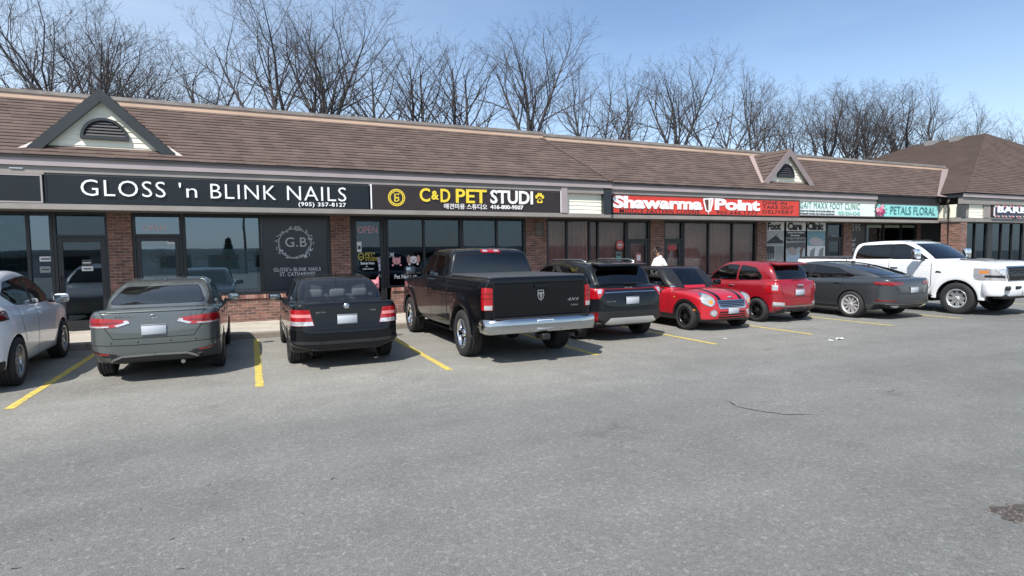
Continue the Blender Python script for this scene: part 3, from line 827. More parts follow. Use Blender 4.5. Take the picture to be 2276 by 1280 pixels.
dark_panel = box_obj('dark_panel', XB(1891), XB(1922), RWY-.03, RWY+.1, .12, ZT, [mat('black panel', (.010, .010, .013), .35)], Rb)
window(Rb, XB(1922), XB(2036), .86, ZT, RWY, [XB(1963), XB(2002)], PANED); ledge_wall(Rb, XB(1922), XB(2036), .86, RWY)
for a, b in ((1926, 1960), (1965, 2000), (2004, 2033)):
    box_obj('window_header', XB(a), XB(b), RWY+.004, RWY+.010, at(a, 506, RWY).z, at(a, 491, RWY).z, [mat('pale green film', (.22, .27, .21), .6, noise=(3, .2))], Rb)
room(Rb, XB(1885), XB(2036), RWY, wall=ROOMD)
box_obj('dark_fascia', 23.05, 27.12, RSY-.206, RSY-.140, 3.66, 3.905, [mat('dark recess board', (.014, .016, .017), .6)], Rb)
box_obj('brick_wall', XB(2036), XB(2076), RWY-.08, RWY+.25, .10, ZT, [BRICK], Rb)
door(Rb, XB(2076), XB(2106), ZT, 2.2, RWY, PANED, 'r')

# ---------------------------------------------------------------- corner block with the hipped roof
Cb = empty('shop_building', (33, 14.6, .12)); tag(Cb, 'corner shop building with a steep hipped roof at the right end of the strip', 'building')
CX, CY, PK = 27.15, 14.35, (39.65, 20.0, 8.445)
zc = 4.06
m = MB(); far = 41.5; s_l = (PK[2]-zc)/(PK[0]-CX)
RB = (PK[0], 24.0, PK[2])
fr = [(CX, CY, zc), (2*PK[0]-CX, CY, zc), PK]
def rowed(mb, a, b, c, d, rows):
    """quad a-b (eave) to d-c (top) laid in courses"""
    a, b, c, d = map(Vector, (a, b, c, d)); n = (b-a).cross(d-a).normalized(); u = (b-a).normalized()
    for k in range(rows):
        t0, t1 = k/rows, (k+1)/rows
        p, q_, r, s_ = a.lerp(d, t0)+n*.016, b.lerp(c, t0)+n*.016, b.lerp(c, t1), a.lerp(d, t1)
        H = (d-a).length
        if (r-s_).length < 1e-4: mb.face([p, q_, r], uv=[((x_-a).dot(u), (x_-a-u*(x_-a).dot(u)).length) for x_ in (p, q_, r)])
        else: mb.face([p, q_, r, s_], uv=[((x_-a).dot(u), (x_-a-u*(x_-a).dot(u)).length) for x_ in (p, q_, r, s_)])
        mb.face([a.lerp(d, t0), b.lerp(c, t0), q_, p], uv=[(0, 0)]*4)
rowed(m, fr[0], fr[1], fr[2], fr[2], 44)
BK = 29.65
rowed(m, (CX, BK, zc), (CX, CY, zc), PK, RB, 70)
rowed(m, fr[1], (fr[1][0], BK, zc), RB, PK, 70)
rowed(m, (fr[1][0], BK, zc), (CX, BK, zc), RB, RB, 20)
cr = m.build('roof', [shingle_mat('corner shingles', (.100, .073, .062), .50, .165, .40)], Cb)
for y in (20.9, 22.3):
    q = MB(); q.box(PK[0]-.9, PK[0]-.35, y, y+.55, PK[2]-.42, PK[2]-.04); q.build('roof_vent', [mat('grey metal', (.22, .22, .22), .5)], cr)
q = MB(); q.box(CX+.06, 45, CY+.05, CY+.10, 3.88, 4.03); q.build('fascia_board', [MAUVE], Cb)
q = MB(); q.box(CX+.06, CX+.11, CY+.101, 16.0, 3.88, 4.03); q.build('side_fascia', [CHARC], Cb)
q = MB(); q.box(CX+.10, 45, CY+.12, CY+.3, 3.60, 3.875); q.build('trim_band', [TAUPE], Cb)
CSY = CY+.25
q = MB(); q.box(CX+.22, 45, CSY+.002, CSY+.2, 3.06, 3.60); q.build('sign_backing', [TAUPE], Cb)
q = MB(); q.box(CX+.10, 45, CSY-.06, CSY+.3, 2.86, 3.03); q.build('lower_trim', [TAUPE], Cb)
q = MB(); q.box(CX+.10, 45, CSY+.302, 17, 2.88, 2.92); q.build('soffit', [SOFF], Cb)
CT = mat('charcoal post', (.05, .052, .055), .6)
box_obj('corner_post', CX+.12, CX+.40, CSY-.10, CSY+.10, 3.035, 3.60, [CT], Cb)
xs = [at(p, 470, CSY).x for p in (2152, 2183, 2197)]
q = MB(); siding(q, [(xs[0], 3.035), (xs[1], 3.035), (xs[1], 3.60), (xs[0], 3.60)], CSY-.01, h=.118); q.build('siding_panel', [CREAM], Cb)
box_obj('fascia_post', xs[1], xs[2], CSY-.08, CSY, 3.035, 3.60, [TAUPE], Cb)
# side face above the walkway, seen from the lot
q = MB()
for y0, y1 in ((14.70, 15.18), (15.28, 15.75)):
    q.face([(CX+.20, y1, 3.05), (CX+.20, y0, 3.05), (CX+.20, y0, 3.60), (CX+.20, y1, 3.60)])
q.build('side_panel', [CREAM], Cb)
q = MB(); q.box(CX+.21, CX+.34, 14.71, 17, 3.035, 3.60); q.build('side_wall', [TAUPE], Cb)
q = MB(); q.box(CX+.12, CX+.32, 14.66, 17, 2.86, 3.032); q.build('side_trim', [TAUPE], Cb)
box_obj('brick_pier', CX+.16, CX+.62, CSY-.04, 15.32, .10, 2.86, [BRICK], Cb)
m = MB(); m.tube([(CX+.14, 15.02, 3.84), (CX+.06, 15.02, 3.72), (CX+.06, 15.02, 3.58), (CX+.13, 15.02, 3.42), (CX+.13, 15.02, .2), (CX+.02, 15.02, .14)], .045, 10)
m.build('downpipe', [mat('brown downpipe', (.045, .035, .032), .5)], Cb)
q = MB(); q.face([(26.78, 15.22, 3.98), (27.22, 15.22, 4.02), (31.62, 17.48, 5.66), (31.10, 17.48, 5.62)]); q.face([(26.75, 15.02, 3.93), (27.20, 15.02, 3.93), (27.22, 15.22, 4.02), (26.78, 15.22, 3.98)]); q.build('valley_flashing', [mat('mauve flashing', (.26, .20, .18), .5)], Cb)
cwy = 14.85
for a, b in ((2150, 2190),): window(Cb, CX+.63, at(2192, 520, cwy).x, .5, 2.87, cwy, [at(2166, 520, cwy).x], PANED)
x0 = at(2192, 520, cwy).x
box_obj('frame_panel', x0+.003, x0+.3, cwy-.06, cwy+.1, .12, 2.87, [FRAME], Cb)
window(Cb, x0+.303, x0+2.9, .3, 2.87, cwy, [x0+1.15, x0+2.0], PANED); door(Cb, x0+2.904, x0+4.0, 2.87, 2.3, cwy, PANED, 'r'); window(Cb, x0+4.004, x0+9, .3, 2.87, cwy, [x0+5.6, x0+7.2], PANED)
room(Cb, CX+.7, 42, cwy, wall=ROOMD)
q = MB(); q.box(CX+.62, 45, cwy-.05, cwy+.12, .10, .30); q.build('base_wall', [BRICK], Cb)
# ---------------------------------------------------------------- fascia signs
def quad_px(mb, pts, Y, m=0, d=0.0):
    """flat polygon on the plane Y through photograph pixels"""
    P = [at(x, y, Y-d) for x, y in pts]
    ar = sum(P[i-1].x*P[i].z-P[i].x*P[i-1].z for i in range(len(P)))
    if ar < 0: P = P[::-1]
    mb.face([(p.x, p.y, p.z) for p in P], m)

def disc(mb, cx, cz, r, Y, m=0, n=24, r0=0.0, sq=1.0):
    for k in range(n):
        a, b = 2*math.pi*k/n, 2*math.pi*(k+1)/n
        P = lambda q, t: (cx+q*math.cos(t), Y, cz+q*sq*math.sin(t))
        if r0: mb.face([P(r0, a), P(r, a), P(r, b), P(r0, b)][::1], m)
        else: mb.face([(cx, Y, cz), P(r, a), P(r, b)], m)

NAVYB = mat('black sign face', (.004, .007, .010), .38, noise=(2, .15))
s0, _ = sign('shop_sign', 'blank black sign panel at the far left end of the fascia', -15.5, -3.90, 2.965, 3.555, SY, NAVYB, mat('grey sign edge', (.30, .27, .26), .5))
m = MB(); m.box(-4.42, -4.20, SY-.175, SY-.15, 3.66, 3.675); tag(m.build('metal_bracket', [mat('bright tin', (.75, .75, .75), .3, .8)]), 'small bright metal clip on the trim above the blank black sign', 'bracket')

s1, y1 = sign('shop_sign', 'long black sign with white capital letters for the nail salon', -3.86, 2.835, 2.96, 3.60, SY, NAVYB)
lettering(s1, y1-.012, [('GLOSS', 180, 368, 401.5, 437, -.006, 1.1), ("'n", 398, 438, 407, 439, -.006, 1.1), ('BLINK', 468, 613, 411, 442.5, -.006, 1.1), ('NAILS', 638, 769, 415, 446.5, -.006, 1.1)], WHITEL, depth=.03)
lettering(s1, y1-.012, [('(905) 357-8127', 663.5, 769, 450, 461.5, .02, 1.15)], WHITEL, 'phone_number', depth=.02)

BRN = mat('dark brown sign face', (.026, .017, .017), .35, noise=(2, .12))
s2, y2 = sign('shop_sign', 'dark brown pet studio sign with yellow and white letters and a paw', 2.905, 8.43, 2.965, 3.60, SY, BRN)
YELL = mat('yellow lettering', (.78, .58, .045), .4); WARMW = mat('warm white lettering', (.80, .78, .76), .4)
lettering(s2, y2-.012, [('C', 932.5, 955.5, 418, 448.5, .018), ('&', 958.5, 975, 424, 444, .03), ('D', 979, 1000.5, 420, 449.5, .018), ('PET', 1013, 1081.5, 421, 451.5, .018)], YELL, depth=.02)
lettering(s2, y2-.012, [('STUDI', 1089.5, 1184, 423.5, 453.5, .025)], WARMW, depth=.02)
lettering(s2, y2-.012, [('애견미용 스튜디오', 986.5, 1082.5, 453, 465, .012), ('416-800-9507', 1090, 1163, 455.8, 465.2, .03)], WARMW, 'phone_number')
for x in (2.875, 8.435):
    box_obj('sign_edge', x, x+.035, SY-.16, SY-.153, 2.975, 3.60, [WHITEL], s2)
m = MB(); c = at(881.5, 439, y2-.013); r = .225
disc(m, c.x, c.z, r, c.y, 0, 30, r*.70); disc(m, c.x, c.z, r*.70, c.y+.004, 1, 24)
for k in range(26):
    a = 2*math.pi*k/26
    m.box(c.x+r*.85*math.cos(a)-.010, c.x+r*.85*math.cos(a)+.010, c.y-.003, c.y+.001, c.z+r*.85*math.sin(a)-.014, c.z+r*.85*math.sin(a)+.014, 1)
put_text(m, 'C', c.x-.065, c.x+.065, c.z-.01, c.z+.10, c.y, .03, 1, 0, 0); put_text(m, 'D', c.x-.06, c.x+.07, c.z-.105, c.z-.0, c.y, .03, 1, 0, 0)
m.face([(c.x-.08, c.y-.002, c.z+.10), (c.x-.05, c.y-.002, c.z+.09), (c.x-.075, c.y-.002, c.z+.135)][::1]); m.face([(c.x+.05, c.y-.002, c.z+.09), (c.x+.08, c.y-.002, c.z+.10), (c.x+.075, c.y-.002, c.z+.135)])
m.build('round_logo', [YELL, BRN], s2)
m = MB(); c = at(1199.7, 441, y2-.02)
for dx, dz, rx, rz in ((-.105, .045, .042, .055), (-.040, .105, .042, .058), (.035, .105, .042, .058), (.100, .045, .042, .055)):
    disc(m, c.x+dx, c.z+dz, rx, c.y, 0, 16, 0, rz/rx)
pad = [(-.085, -.10), (-.04, -.125), (0, -.115), (.04, -.125), (.085, -.10), (.075, -.055), (.035, -.01), (0, .015), (-.035, -.01), (-.075, -.055)]
m.face([(c.x+a*1.15, c.y, c.z+b*1.1) for a, b in pad]); m.face([(c.x+a*.62, c.y-.004, c.z-.012+b*.62) for a, b in pad], 1)
m.build('paw_print', [YELL, BRN], s2)

REDP = mat('red sign face', (.56, .045, .028), .42, noise=(1.5, .08))
s3, y3 = sign('shop_sign', 'bright red restaurant sign with white and black letters', 10.40, 18.69, 2.985, 3.60, RSY, REDP, mat('dark sign edge', (.05, .03, .03), .5))
YS = y3-.012
sh = [('Shawarma', 1361.5, 1561, 437.5, 464.5, .045, .98), ('Point', 1588.5, 1689, 442.5, 468, .045, .98)]
0 and lettering(s3, YS+.002, [(t, a+1.2, b+1.2, c_+1, d_+1, .085, sp) for t, a, b, c_, d_, bo, sp in sh], BLKL, 'letter_outline', depth=.010)
lettering(s3, y3-.002, sh, WHITEL, depth=.014)
sm = [('MIDDLE EASTERN CUISINE', 1377, 1555, 465, 475, .008, 1.10), ('905.646.1777', 1592, 1684, 469.3, 476.7, .01, 1.1), ('DINE IN', 1695, 1748, 447.5, 455, .012, 1.08), ('TAKE OUT', 1695, 1764, 457.3, 464.8, .012, 1.08), ('DELIVERY', 1695, 1764, 467.3, 474.9, .012, 1.08)]
0 and lettering(s3, YS+.004, [(t, a-.6, b+.6, c_-.6, d_+.6, bo+.02, sp) for t, a, b, c_, d_, bo, sp in sm], mat('pale outline', (.62, .45, .40), .5), 'letter_outline', depth=.008)
lettering(s3, y3-.001, sm, BLKL, 'small_lettering', depth=.003)
m = MB()
quad_px(m, [(1563, 441), (1586, 440), (1585, 452), (1580, 470), (1569, 470), (1564, 452)], YS, 0, .004); quad_px(m, [(1566, 444), (1575, 443), (1575, 468), (1571, 467)], YS, 1, .008); quad_px(m, [(1577, 443), (1583, 442.5), (1578, 466), (1577, 467)], YS, 2, .008)
quad_px(m, [(1573.2, 469), (1576, 469), (1574.5, 478)], YS, 0, .010)
m.build('kebab_picture', [WHITEL, mat('roast brown', (.09, .035, .02), .6), mat('roast pale', (.60, .52, .44), .6)], s3)

s4, y4 = sign('shop_sign', 'white foot clinic sign with thin green letters', 18.70, 22.99, 3.04, 3.605, RSY, mat('white sign face', (.66, .74, .72), .4), mat('grey sign edge', (.30, .27, .26), .5))
GRN = mat('sage lettering', (.13, .30, .25), .5)
lettering(s4, y4-.012, [('GAIT MAXX FOOT CLINIC', 1778, 1911, 450, 464, -.008, 1.12)], GRN, depth=.01)
lettering(s4, y4-.012, [('Custom Foot Orthotics, Foot & Leg Pain, Diabetic Care', 1778, 1855, 467, 471.2, .02), ('Orthopaedic Footwear, Sport Injuries, Appointments', 1778, 1855, 473, 477.2, .02)], BLKL, 'small_lettering', depth=.008)
lettering(s4, y4-.012, [('905-934-4248', 1863, 1911, 469.5, 477.5, .01, 1.05)], mat('mint lettering', (.22, .52, .46), .5), 'phone_number', depth=.008)

s5, y5 = sign('shop_sign', 'pale turquoise florist sign with a bunch of pink flowers', 23.04, 27.18, 3.04, 3.63, RSY, mat('turquoise sign face', (.26, .62, .60), .4), mat('dark sign edge', (.05, .03, .03), .5))
lettering(s5, y5-.012, [('PETALS FLORAL', 1979, 2078.5, 459.5, 477, .0, 1.02)], mat('slate lettering', (.055, .16, .18), .5), depth=.01)
m = MB(); rr = random.Random(4)
for k in range(16):
    a, q = rr.uniform(0, 6.28), rr.uniform(0, .20); c = at(1957.5, 467, y5-.014)
    for j in range(5):
        b = a+j*1.257; cx, cz = c.x+q*1.35*math.cos(a*3)+.055*math.cos(b), c.z+q*.85*math.sin(a*3)+.055*math.sin(b)
        disc(m, cx, cz, .05, c.y-.002*k-.0003*j, k % 3, 10)
for k in range(10):
    a = k*.63+.2; cx, cz = c.x+.36*math.cos(a), c.z+.22*math.sin(a)
    m.face([(cx-.05*math.cos(a), c.y+.003, cz-.05*math.sin(a)), (cx-.03*math.sin(a), c.y+.003, cz+.03*math.cos(a)), (cx+.07*math.cos(a), c.y+.003, cz+.07*math.sin(a)), (cx+.03*math.sin(a), c.y+.003, cz-.03*math.cos(a))][::-1], 3)
m.build('flower_picture', [mat('pink petal', (.62, .14, .26), .6), mat('deep petal', (.30, .03, .10), .6), mat('pale petal', (.72, .36, .42), .6), mat('petal leaf', (.05, .12, .10), .6)], s5)

s6, y6 = sign('shop_sign', 'barber sign with a navy band and slanted black, red and white stripes', at(2199, 465, CSY).x, at(2199, 465, CSY).x+7.5, 3.05, 3.62, CSY, mat('white sign board', (.74, .74, .74), .4), mat('dark sign edge', (.05, .03, .03), .5))
m = MB(); x = at(2199, 465, CSY).x
for k in range(26):
    a = x+.05+.285*k
    for z0, z1 in ((3.52, 3.60), (3.07, 3.145)):
        m.face([(a, y6-.014, z0), (a+.13, y6-.014, z0), (a+.13-.16, y6-.014, z1), (a-.16, y6-.014, z1)], k % 2)
m.build('stripe_pattern', [BLKL, mat('stripe red', (.50, .03, .04), .5)], s6)
box_obj('name_band', x+.16, x+7.2, y6-.02, y6-.004, 3.16, 3.505, [mat('navy band', (.012, .018, .045), .4)], s6)
lettering(s6, y6-.022, [('BARBER', 2217, 2312, 460, 473.5, .05, 1.15)], WHITEL, depth=.012)

# ---------------------------------------------------------------- on and behind the glass
GY = WY-.004                                     # plane just in front of the left block's panes
VIN = mat('dark window film', (.020, .022, .030), .25, noise=(1.2, .2)); FROST = mat('frosted film', (.27, .33, .33), .45, noise=(.9, .12))
SILV = mat('grey vinyl lettering', (.44, .45, .48), .5); DKV = mat('dark vinyl lettering', (.022, .026, .03), .5)
FILMT = mat('milky film', (.55, .66, .66), .6)
FILMT.node_tree.nodes['Principled BSDF'].inputs['Alpha'].default_value = .5
m = MB(); quad_px(m, [(584.5, 483), (729, 485), (729, 660), (585, 660)], WY); a = at(584.5, 600, WY).x; b = at(729, 600, WY).x
m = MB(); m.box(a, b, WY+.004, WY+.008, .875, 2.79); fl = m.build('window_film', [VIN], w_salon)
lettering(fl, WY, [('G.B', 634, 681.5, 527.5, 548.5, .0, 1.05), ("GLOSS'n BLINK NAILS", 608, 713, 594, 602.5, .01, 1.1), ('ST. CATHARINES', 622, 701, 604.5, 613, .01, 1.1)], SILV, depth=.003)
def wreath(par, px, py, rx, rz, Y, mt, leaves=46, leaf=.040, thin=.012, name='wreath_print'):
    mb = MB(); rr = random.Random(int(px)); c = at(px, py, Y)
    for off in (0, .35):
        P = []
        for k in range(61):
            a = 2*math.pi*k/60; q = 1+.035*math.sin(7*a+off*9)+.02*math.sin(13*a+off*4)
            P.append((c.x+rx*q*math.cos(a), c.z+rz*q*math.sin(a)))
        for p, q in zip(P, P[1:]):
            dx, dz = q[0]-p[0], q[1]-p[1]; L_ = math.hypot(dx, dz) or 1; nx, nz = -dz/L_*thin/2, dx/L_*thin/2
            mb.face([(p[0]-nx, Y-off*.002, p[1]-nz), (q[0]-nx, Y-off*.002, q[1]-nz), (q[0]+nx, Y-off*.002, q[1]+nz), (p[0]+nx, Y-off*.002, p[1]+nz)])
    for k in range(leaves):
        a = rr.uniform(0, 6.283); t = a+math.pi/2+rr.uniform(-.9, .9); q = 1+rr.choice((-.09, .09, .16))
        x, z = c.x+rx*q*math.cos(a), c.z+rz*q*math.sin(a); l, w = leaf*rr.uniform(.7, 1.4), leaf*.35
        ct, st = math.cos(t), math.sin(t)
        mb.face([(x-l*ct, Y-.001, z-l*st), (x+w*st, Y-.001, z-w*ct), (x+l*ct, Y-.001, z+l*st), (x-w*st, Y-.001, z+w*ct)])
    for k in range(7):
        a = rr.uniform(0, 6.283); disc(mb, c.x+rx*1.05*math.cos(a), c.z+rz*1.05*math.sin(a), leaf*.75, Y-.0015, 0, 10)
    return mb.build(name, [mt], par)
wreath(fl, 655.5, 541, .40, .385, WY, SILV)
fr_ = box_obj('frosted_film', at(412, 600, WY).x+.05, at(573, 600, WY).x-.03, WY+.015, WY+.019, .98, 1.99, [FILMT], w_salon)
lettering(fr_, WY, [("GLOSS 'n BLINK NAILS", 430, 533, 567, 577, .0, 1.1)], DKV, depth=.003); wreath(fr_, 558, 569, .125, .12, WY, DKV, 20, .014, .010)
o = box_obj('door_poster', at(313, 580, WY).x, at(394, 580, WY).x, WY+.006, WY+.010, .95, at(352, 548, WY).z, [FROST], d_salon)
lettering(o, WY+.004, [('G.B', 343, 361, 565, 574, .01, 1.0), ('BY APPOINTMENT', 327, 376, 593, 597, .02, 1.0), ('WALK INS WELCOME', 330, 374, 600, 604, .02), ('OPEN DAILY', 333, 372, 607, 611, .02)][:1], DKV, depth=.002)
m = MB()
for yy in (594, 599, 604, 609):
    for x0, x1 in ((328, 341), (343, 358), (360, 375)): quad_px(m, [(x0+rnd.uniform(0, 3), yy), (x1-rnd.uniform(0, 3), yy), (x1-1, yy+1.6), (x0+1, yy+1.6)], WY+.003)
m.build('small_print', [mat('faint print', (.045, .058, .058), .6)], o); wreath(o, 352, 570, .145, .14, WY+.003, DKV, 22, .016, .012)
def neon(par, txt, x0, x1, y0, y1, Y, col, name='open_sign'):
    o = lettering(par, Y, [(txt, x0, x1, y0, y1, -.002, 1.02)], col, name, depth=.008); return o
neon(d_salon, 'OPEN', 318, 368, 500.5, 513, WY+.012, mat('pale neon tube', (.70, .46, .46), .3)); neon(d_pet, 'OPEN', 795, 838, 503, 518, WY-.004, mat('pink neon tube', (.66, .30, .34), .3))
def paper(name, px, Y, m, par, prints=None, t=.003):
    a, b = at(px[0], (px[1]+px[3])/2, Y), at(px[2], (px[1]+px[3])/2, Y); xm = (px[0]+px[2])/2
    z0, z1 = at(xm, px[3], Y).z, at(xm, px[1], Y).z
    o = box_obj(name, a.x, b.x, Y-t, Y, z0, z1, [m], par)
    if prints:
        q = MB()
        for (u0, v0, u1, v1), mm in prints:
            q.face([(a.x+(b.x-a.x)*u0, Y-t-.0012, z0+(z1-z0)*v0), (a.x+(b.x-a.x)*u1, Y-t-.0012, z0+(z1-z0)*v0), (a.x+(b.x-a.x)*u1, Y-t-.0012, z0+(z1-z0)*v1), (a.x+(b.x-a.x)*u0, Y-t-.0012, z0+(z1-z0)*v1)])
        q.build('notice_print', [prints[0][1]], o)
    return o
PAP = mat('white paper', (.62, .63, .63), .7); PRT = mat('grey print', (.06, .06, .065), .7); GRPAP = mat('grey paper', (.24, .26, .26), .7)
paper('door_notice', (372, 532, 394, 542), WY-.004, PAP, d_salon, [((.1, .4, .9, .6), PRT)])
paper('window_notice', (88, 570, 115, 581), WY-.004, PAP, w_vacant, [((.12, .35, .88, .65), PRT)]); paper('window_notice', (89, 592, 113, 606), WY-.004, GRPAP, w_vacant, [((.15, .4, .85, .62), PRT)])
paper('door_notice', (182, 577, 204, 592), WY-.004, PRT, d_vacant, [((.1, .45, .9, .62), PAP)]); paper('door_notice', (182, 592, 207, 602), WY-.004, PAP, d_vacant, [((.15, .3, .85, .6), PRT)])
fb = paper('menu_board', (8, 549, 50, 600), WY+.09, mat('dark board', (.012, .014, .016), .5), w_vacant, [((.12, .86, .8, .89), GRPAP), ((.12, .74, .88, .76), GRPAP), ((.12, .66, .7, .68), GRPAP), ((.12, .58, .82, .60), GRPAP), ((.12, .50, .75, .52), GRPAP), ((.12, .2, .8, .24), GRPAP), ((-.03, -.03, 0, 1.03), GRPAP), ((1, -.03, 1.03, 1.03), GRPAP), ((0, 1, 1, 1.03), GRPAP)])
# pet studio door and window decals
PG = WY-.004
paper('door_poster', (785, 537, 803.5, 560), PG, PAP, d_pet, [((.12, .3, .45, .8), PRT), ((.55, .25, .9, .6), PRT)])
paper('window_poster', (802, 480, 820, 500), PG+.02, GRPAP, d_pet, [((.3, .2, .7, .8), PRT)])
lettering(d_pet, PG, [('PET*', 812, 834, 560.5, 569.5, .02), ('STUDIO', 812, 845, 571, 579.5, .02)], mat('dull yellow vinyl', (.42, .34, .05), .5), 'yellow_lettering', depth=.003)
m = MB(); c = at(802.5, 570, PG); disc(m, c.x, c.z, .085, PG-.001, 0, 18, .06, 1.3); m.box(c.x-.05, c.x+.05, PG-.003, PG-.001, c.z-.02, c.z+.0); m.build('dog_logo', [mat('dull yellow vinyl', (.42, .34, .05), .5)], d_pet)
lettering(d_pet, PG, [('Business Hours', 802, 832, 581.5, 587.5, .02), ('Only Closed', 806, 830, 595.5, 600, .02)], WHITEL, 'white_lettering', depth=.002)
for px in ((839, 571, 848, 583), (841, 585, 849, 594), (842, 595, 848, 602)): paper('door_notice', px, PG, mat('lilac paper', (.50, .46, .55), .7), d_pet)
m = MB()
for x, y in ((788.5, 565), (843, 611), (846, 614), (852, 588), (815, 592)): c = at(x, y, PG); disc(m, c.x, c.z, .02, PG, 0, 10)
m.build('dot_stickers', [PAP], d_pet)
PINK = mat('pink decal', (.62, .28, .30), .6); PALEP = mat('pale decal', (.68, .60, .60), .6)
def face_decal(px, py, r, par, ears, cols, name):
    q = MB(); c = at(px, py, PG); disc(q, c.x, c.z, r, PG, 0, 20, 0, .85)
    for sg in (-1, 1):
        if ears == 'cat': q.face([(c.x+sg*r*.45-sg*0, PG-.001, c.z+r*.62), (c.x+sg*r*.95, PG-.001, c.z+r*.35), (c.x+sg*r*.98, PG-.001, c.z+r*1.15)][::sg], 0)
        else: disc(q, c.x+sg*r*1.15, c.z+r*.15, r*.42, PG-.001, 1, 14, 0, 2.2)
        disc(q, c.x+sg*r*.35, c.z+r*.12, r*.11, PG-.002, 2, 8); disc(q, c.x+sg*r*.95, c.z-r*1.0, r*.28, PG-.002, 0, 10)
    disc(q, c.x, c.z-r*.22, r*.15, PG-.002, 2, 8); q.box(c.x-r*.4, c.x+r*.4, PG-.003, PG-.002, c.z-r*.52, c.z-r*.44, 2)
    q.build(name, cols, par)
face_decal(881.5, 580, .115, w_pet, 'cat', [PINK, PINK, PRT], 'cat_face_decal'); face_decal(919, 577, .125, w_pet, 'dog', [PALEP, mat('tan decal', (.40, .22, .18), .6), PRT], 'dog_face_decal')
face_decal(871, 566, .06, w_pet, 'cat', [mat('grey decal', (.42, .45, .47), .6)]*2+[PRT], 'puppy_decal')
lettering(w_pet, PG, [('Pet Nail Cut', 877, 926, 609.5, 619, .01)], WHITEL, 'white_lettering', depth=.003)
REDC = mat('red paper flower', (.62, .03, .05), .7)
for i, (px, py, r) in enumerate(((980, 503, .11), (1007, 524, .12), (973, 556, .10), (960, 573, .09), (1010, 560, .10))):
    q = MB(); c = at(px, py, WY+.05)
    for k in range(6): disc(q, c.x+r*.55*math.cos(k*1.047), c.z+r*.55*math.sin(k*1.047), r*.48, WY+.05-.0005*k, 0, 10)
    q.build('paper_flower', [REDC], w_pet)
o = box_obj('window_film', XA(1030), XA(1164)-.03, WY+.02, WY+.024, .93, 2.78, [mat('blue grey film', (.24, .30, .34), .5, noise=(.8, .15))], w_film)
m = MB(); FG = mat('faint white line', (.42, .48, .52), .6)
for x0 in (1035, 1067, 1110, 1139):
    for a_, b_ in (((x0, 492), (x0+26, 520)),):
        for q in (((a_[0], a_[1]), (b_[0], a_[1]+1.6)), ((a_[0], b_[1]-1.6), (b_[0], b_[1])), ((a_[0], a_[1]), (a_[0]+1.5, b_[1])), ((b_[0]-1.5, a_[1]), (b_[0], b_[1]))):
            quad_px(m, [q[0], (q[1][0], q[0][1]), q[1], (q[0][0], q[1][1])], WY+.018)
        quad_px(m, [(x0+6, 500), (x0+20, 498), (x0+22, 512), (x0+9, 515)], WY+.0185)
m.build('frame_print', [FG], o); lettering(o, WY+.016, [('Pony', 1062, 1110, 533, 550, -.01), ], mat('chalk print', (.62, .68, .72), .6), depth=.002)
# number plates on the pier, notices of the restaurant
nb = mat('brushed plate', (.17, .15, .14), .5)
pt = box_obj('notice_plate', at(1189, 505, WY-.08).x, at(1208, 505, WY-.08).x, WY-.092, WY-.081, at(1198, 524, WY-.08).z, at(1198, 493, WY-.08).z, [mat('weathered plate', (.085, .070, .062), .7)], None)
tag(pt, 'small weathered plate with rings screwed to the brick pier left of the restaurant', 'plate')
m = MB()
for yy in (501, 516): c = at(1198.5, yy, WY-.094); disc(m, c.x, c.z, .09, WY-.094, 0, 18, .065); disc(m, c.x, c.z, .03, WY-.094, 0, 10)
m.build('ring_print', [nb], pt)
RG = RWY-.004
m = MB(); c = at(1378, 544, RG); disc(m, c.x, c.z, .17, RG, 0, 22); disc(m, c.x, c.z, .11, RG-.002, 1, 20, .085); m.box(c.x-.07, c.x+.07, RG-.003, RG-.001, c.z-.03, c.z+.03, 2)
m.build('round_sticker', [mat('brick red sticker', (.36, .06, .05), .5), mat('pink print', (.55, .30, .28), .5), PAP], w_rest)
paper('window_poster', (1369, 560, 1381, 580), RG, mat('teal poster', (.10, .26, .23), .6), w_rest, [((.1, .55, .9, .9), PRT)])
paper('door_notice', (1413, 563, 1425, 581), RG, mat('red edged paper', (.40, .12, .10), .6), d_rest, [((.2, .15, .85, .8), PAP)])
paper('door_notice', (1485, 545, 1503, 556), RG, mat('red card', (.38, .04, .05), .6), d_rest2)
paper('door_notice', (1847, 523, 1857, 536), RG, GRPAP, d_foot, [((.2, .2, .8, .8), PRT)])

RG = RWY-.062
# foot clinic posters, one behind each pane
PB = mat('poster grey', (.34, .35, .35), .6, noise=(1.5, .2)); PW = mat('poster white', (.66, .68, .68), .6); PD = mat('poster dark', (.02, .021, .023), .5)
def poster(px, word, wx, label):
    a, b = at(px[0], 530, RG), at(px[1], 530, RG); xm = (px[0]+px[1])/2
    o = box_obj('window_poster', a.x, b.x, RG-.006, RG-.002, .93, at(xm, 490.5, RG).z, [PB], None); tag(o, label, 'poster', 'posters in the foot clinic windows')
    zt, zh = at(xm, 490.5, RG).z, at(xm, 513, RG).z
    box_obj('title_band', a.x, b.x, RG-.010, RG-.007, zh, zt, [PW], o)
    lettering(o, RG-.012, [(word, wx[0], wx[1], 494, 511.5, .055, .98)], BLKL, depth=.003)
    return o
YP = RG-.009
p1 = poster((1703, 1742), 'Foot', (1706, 1735.5), 'window poster headed Foot, with a dark trainer and toe socks')
m = MB(); quad_px(m, [(1704, 538), (1712, 532), (1722, 525), (1729, 526), (1735, 533), (1741, 535), (1741, 540), (1706, 541)], YP, 0); quad_px(m, [(1704, 541.5), (1741, 540.5), (1740, 543), (1706, 543.5)], YP, 1)
quad_px(m, [(1720, 524.5), (1730, 520.5), (1724, 525.5)], YP, 0)
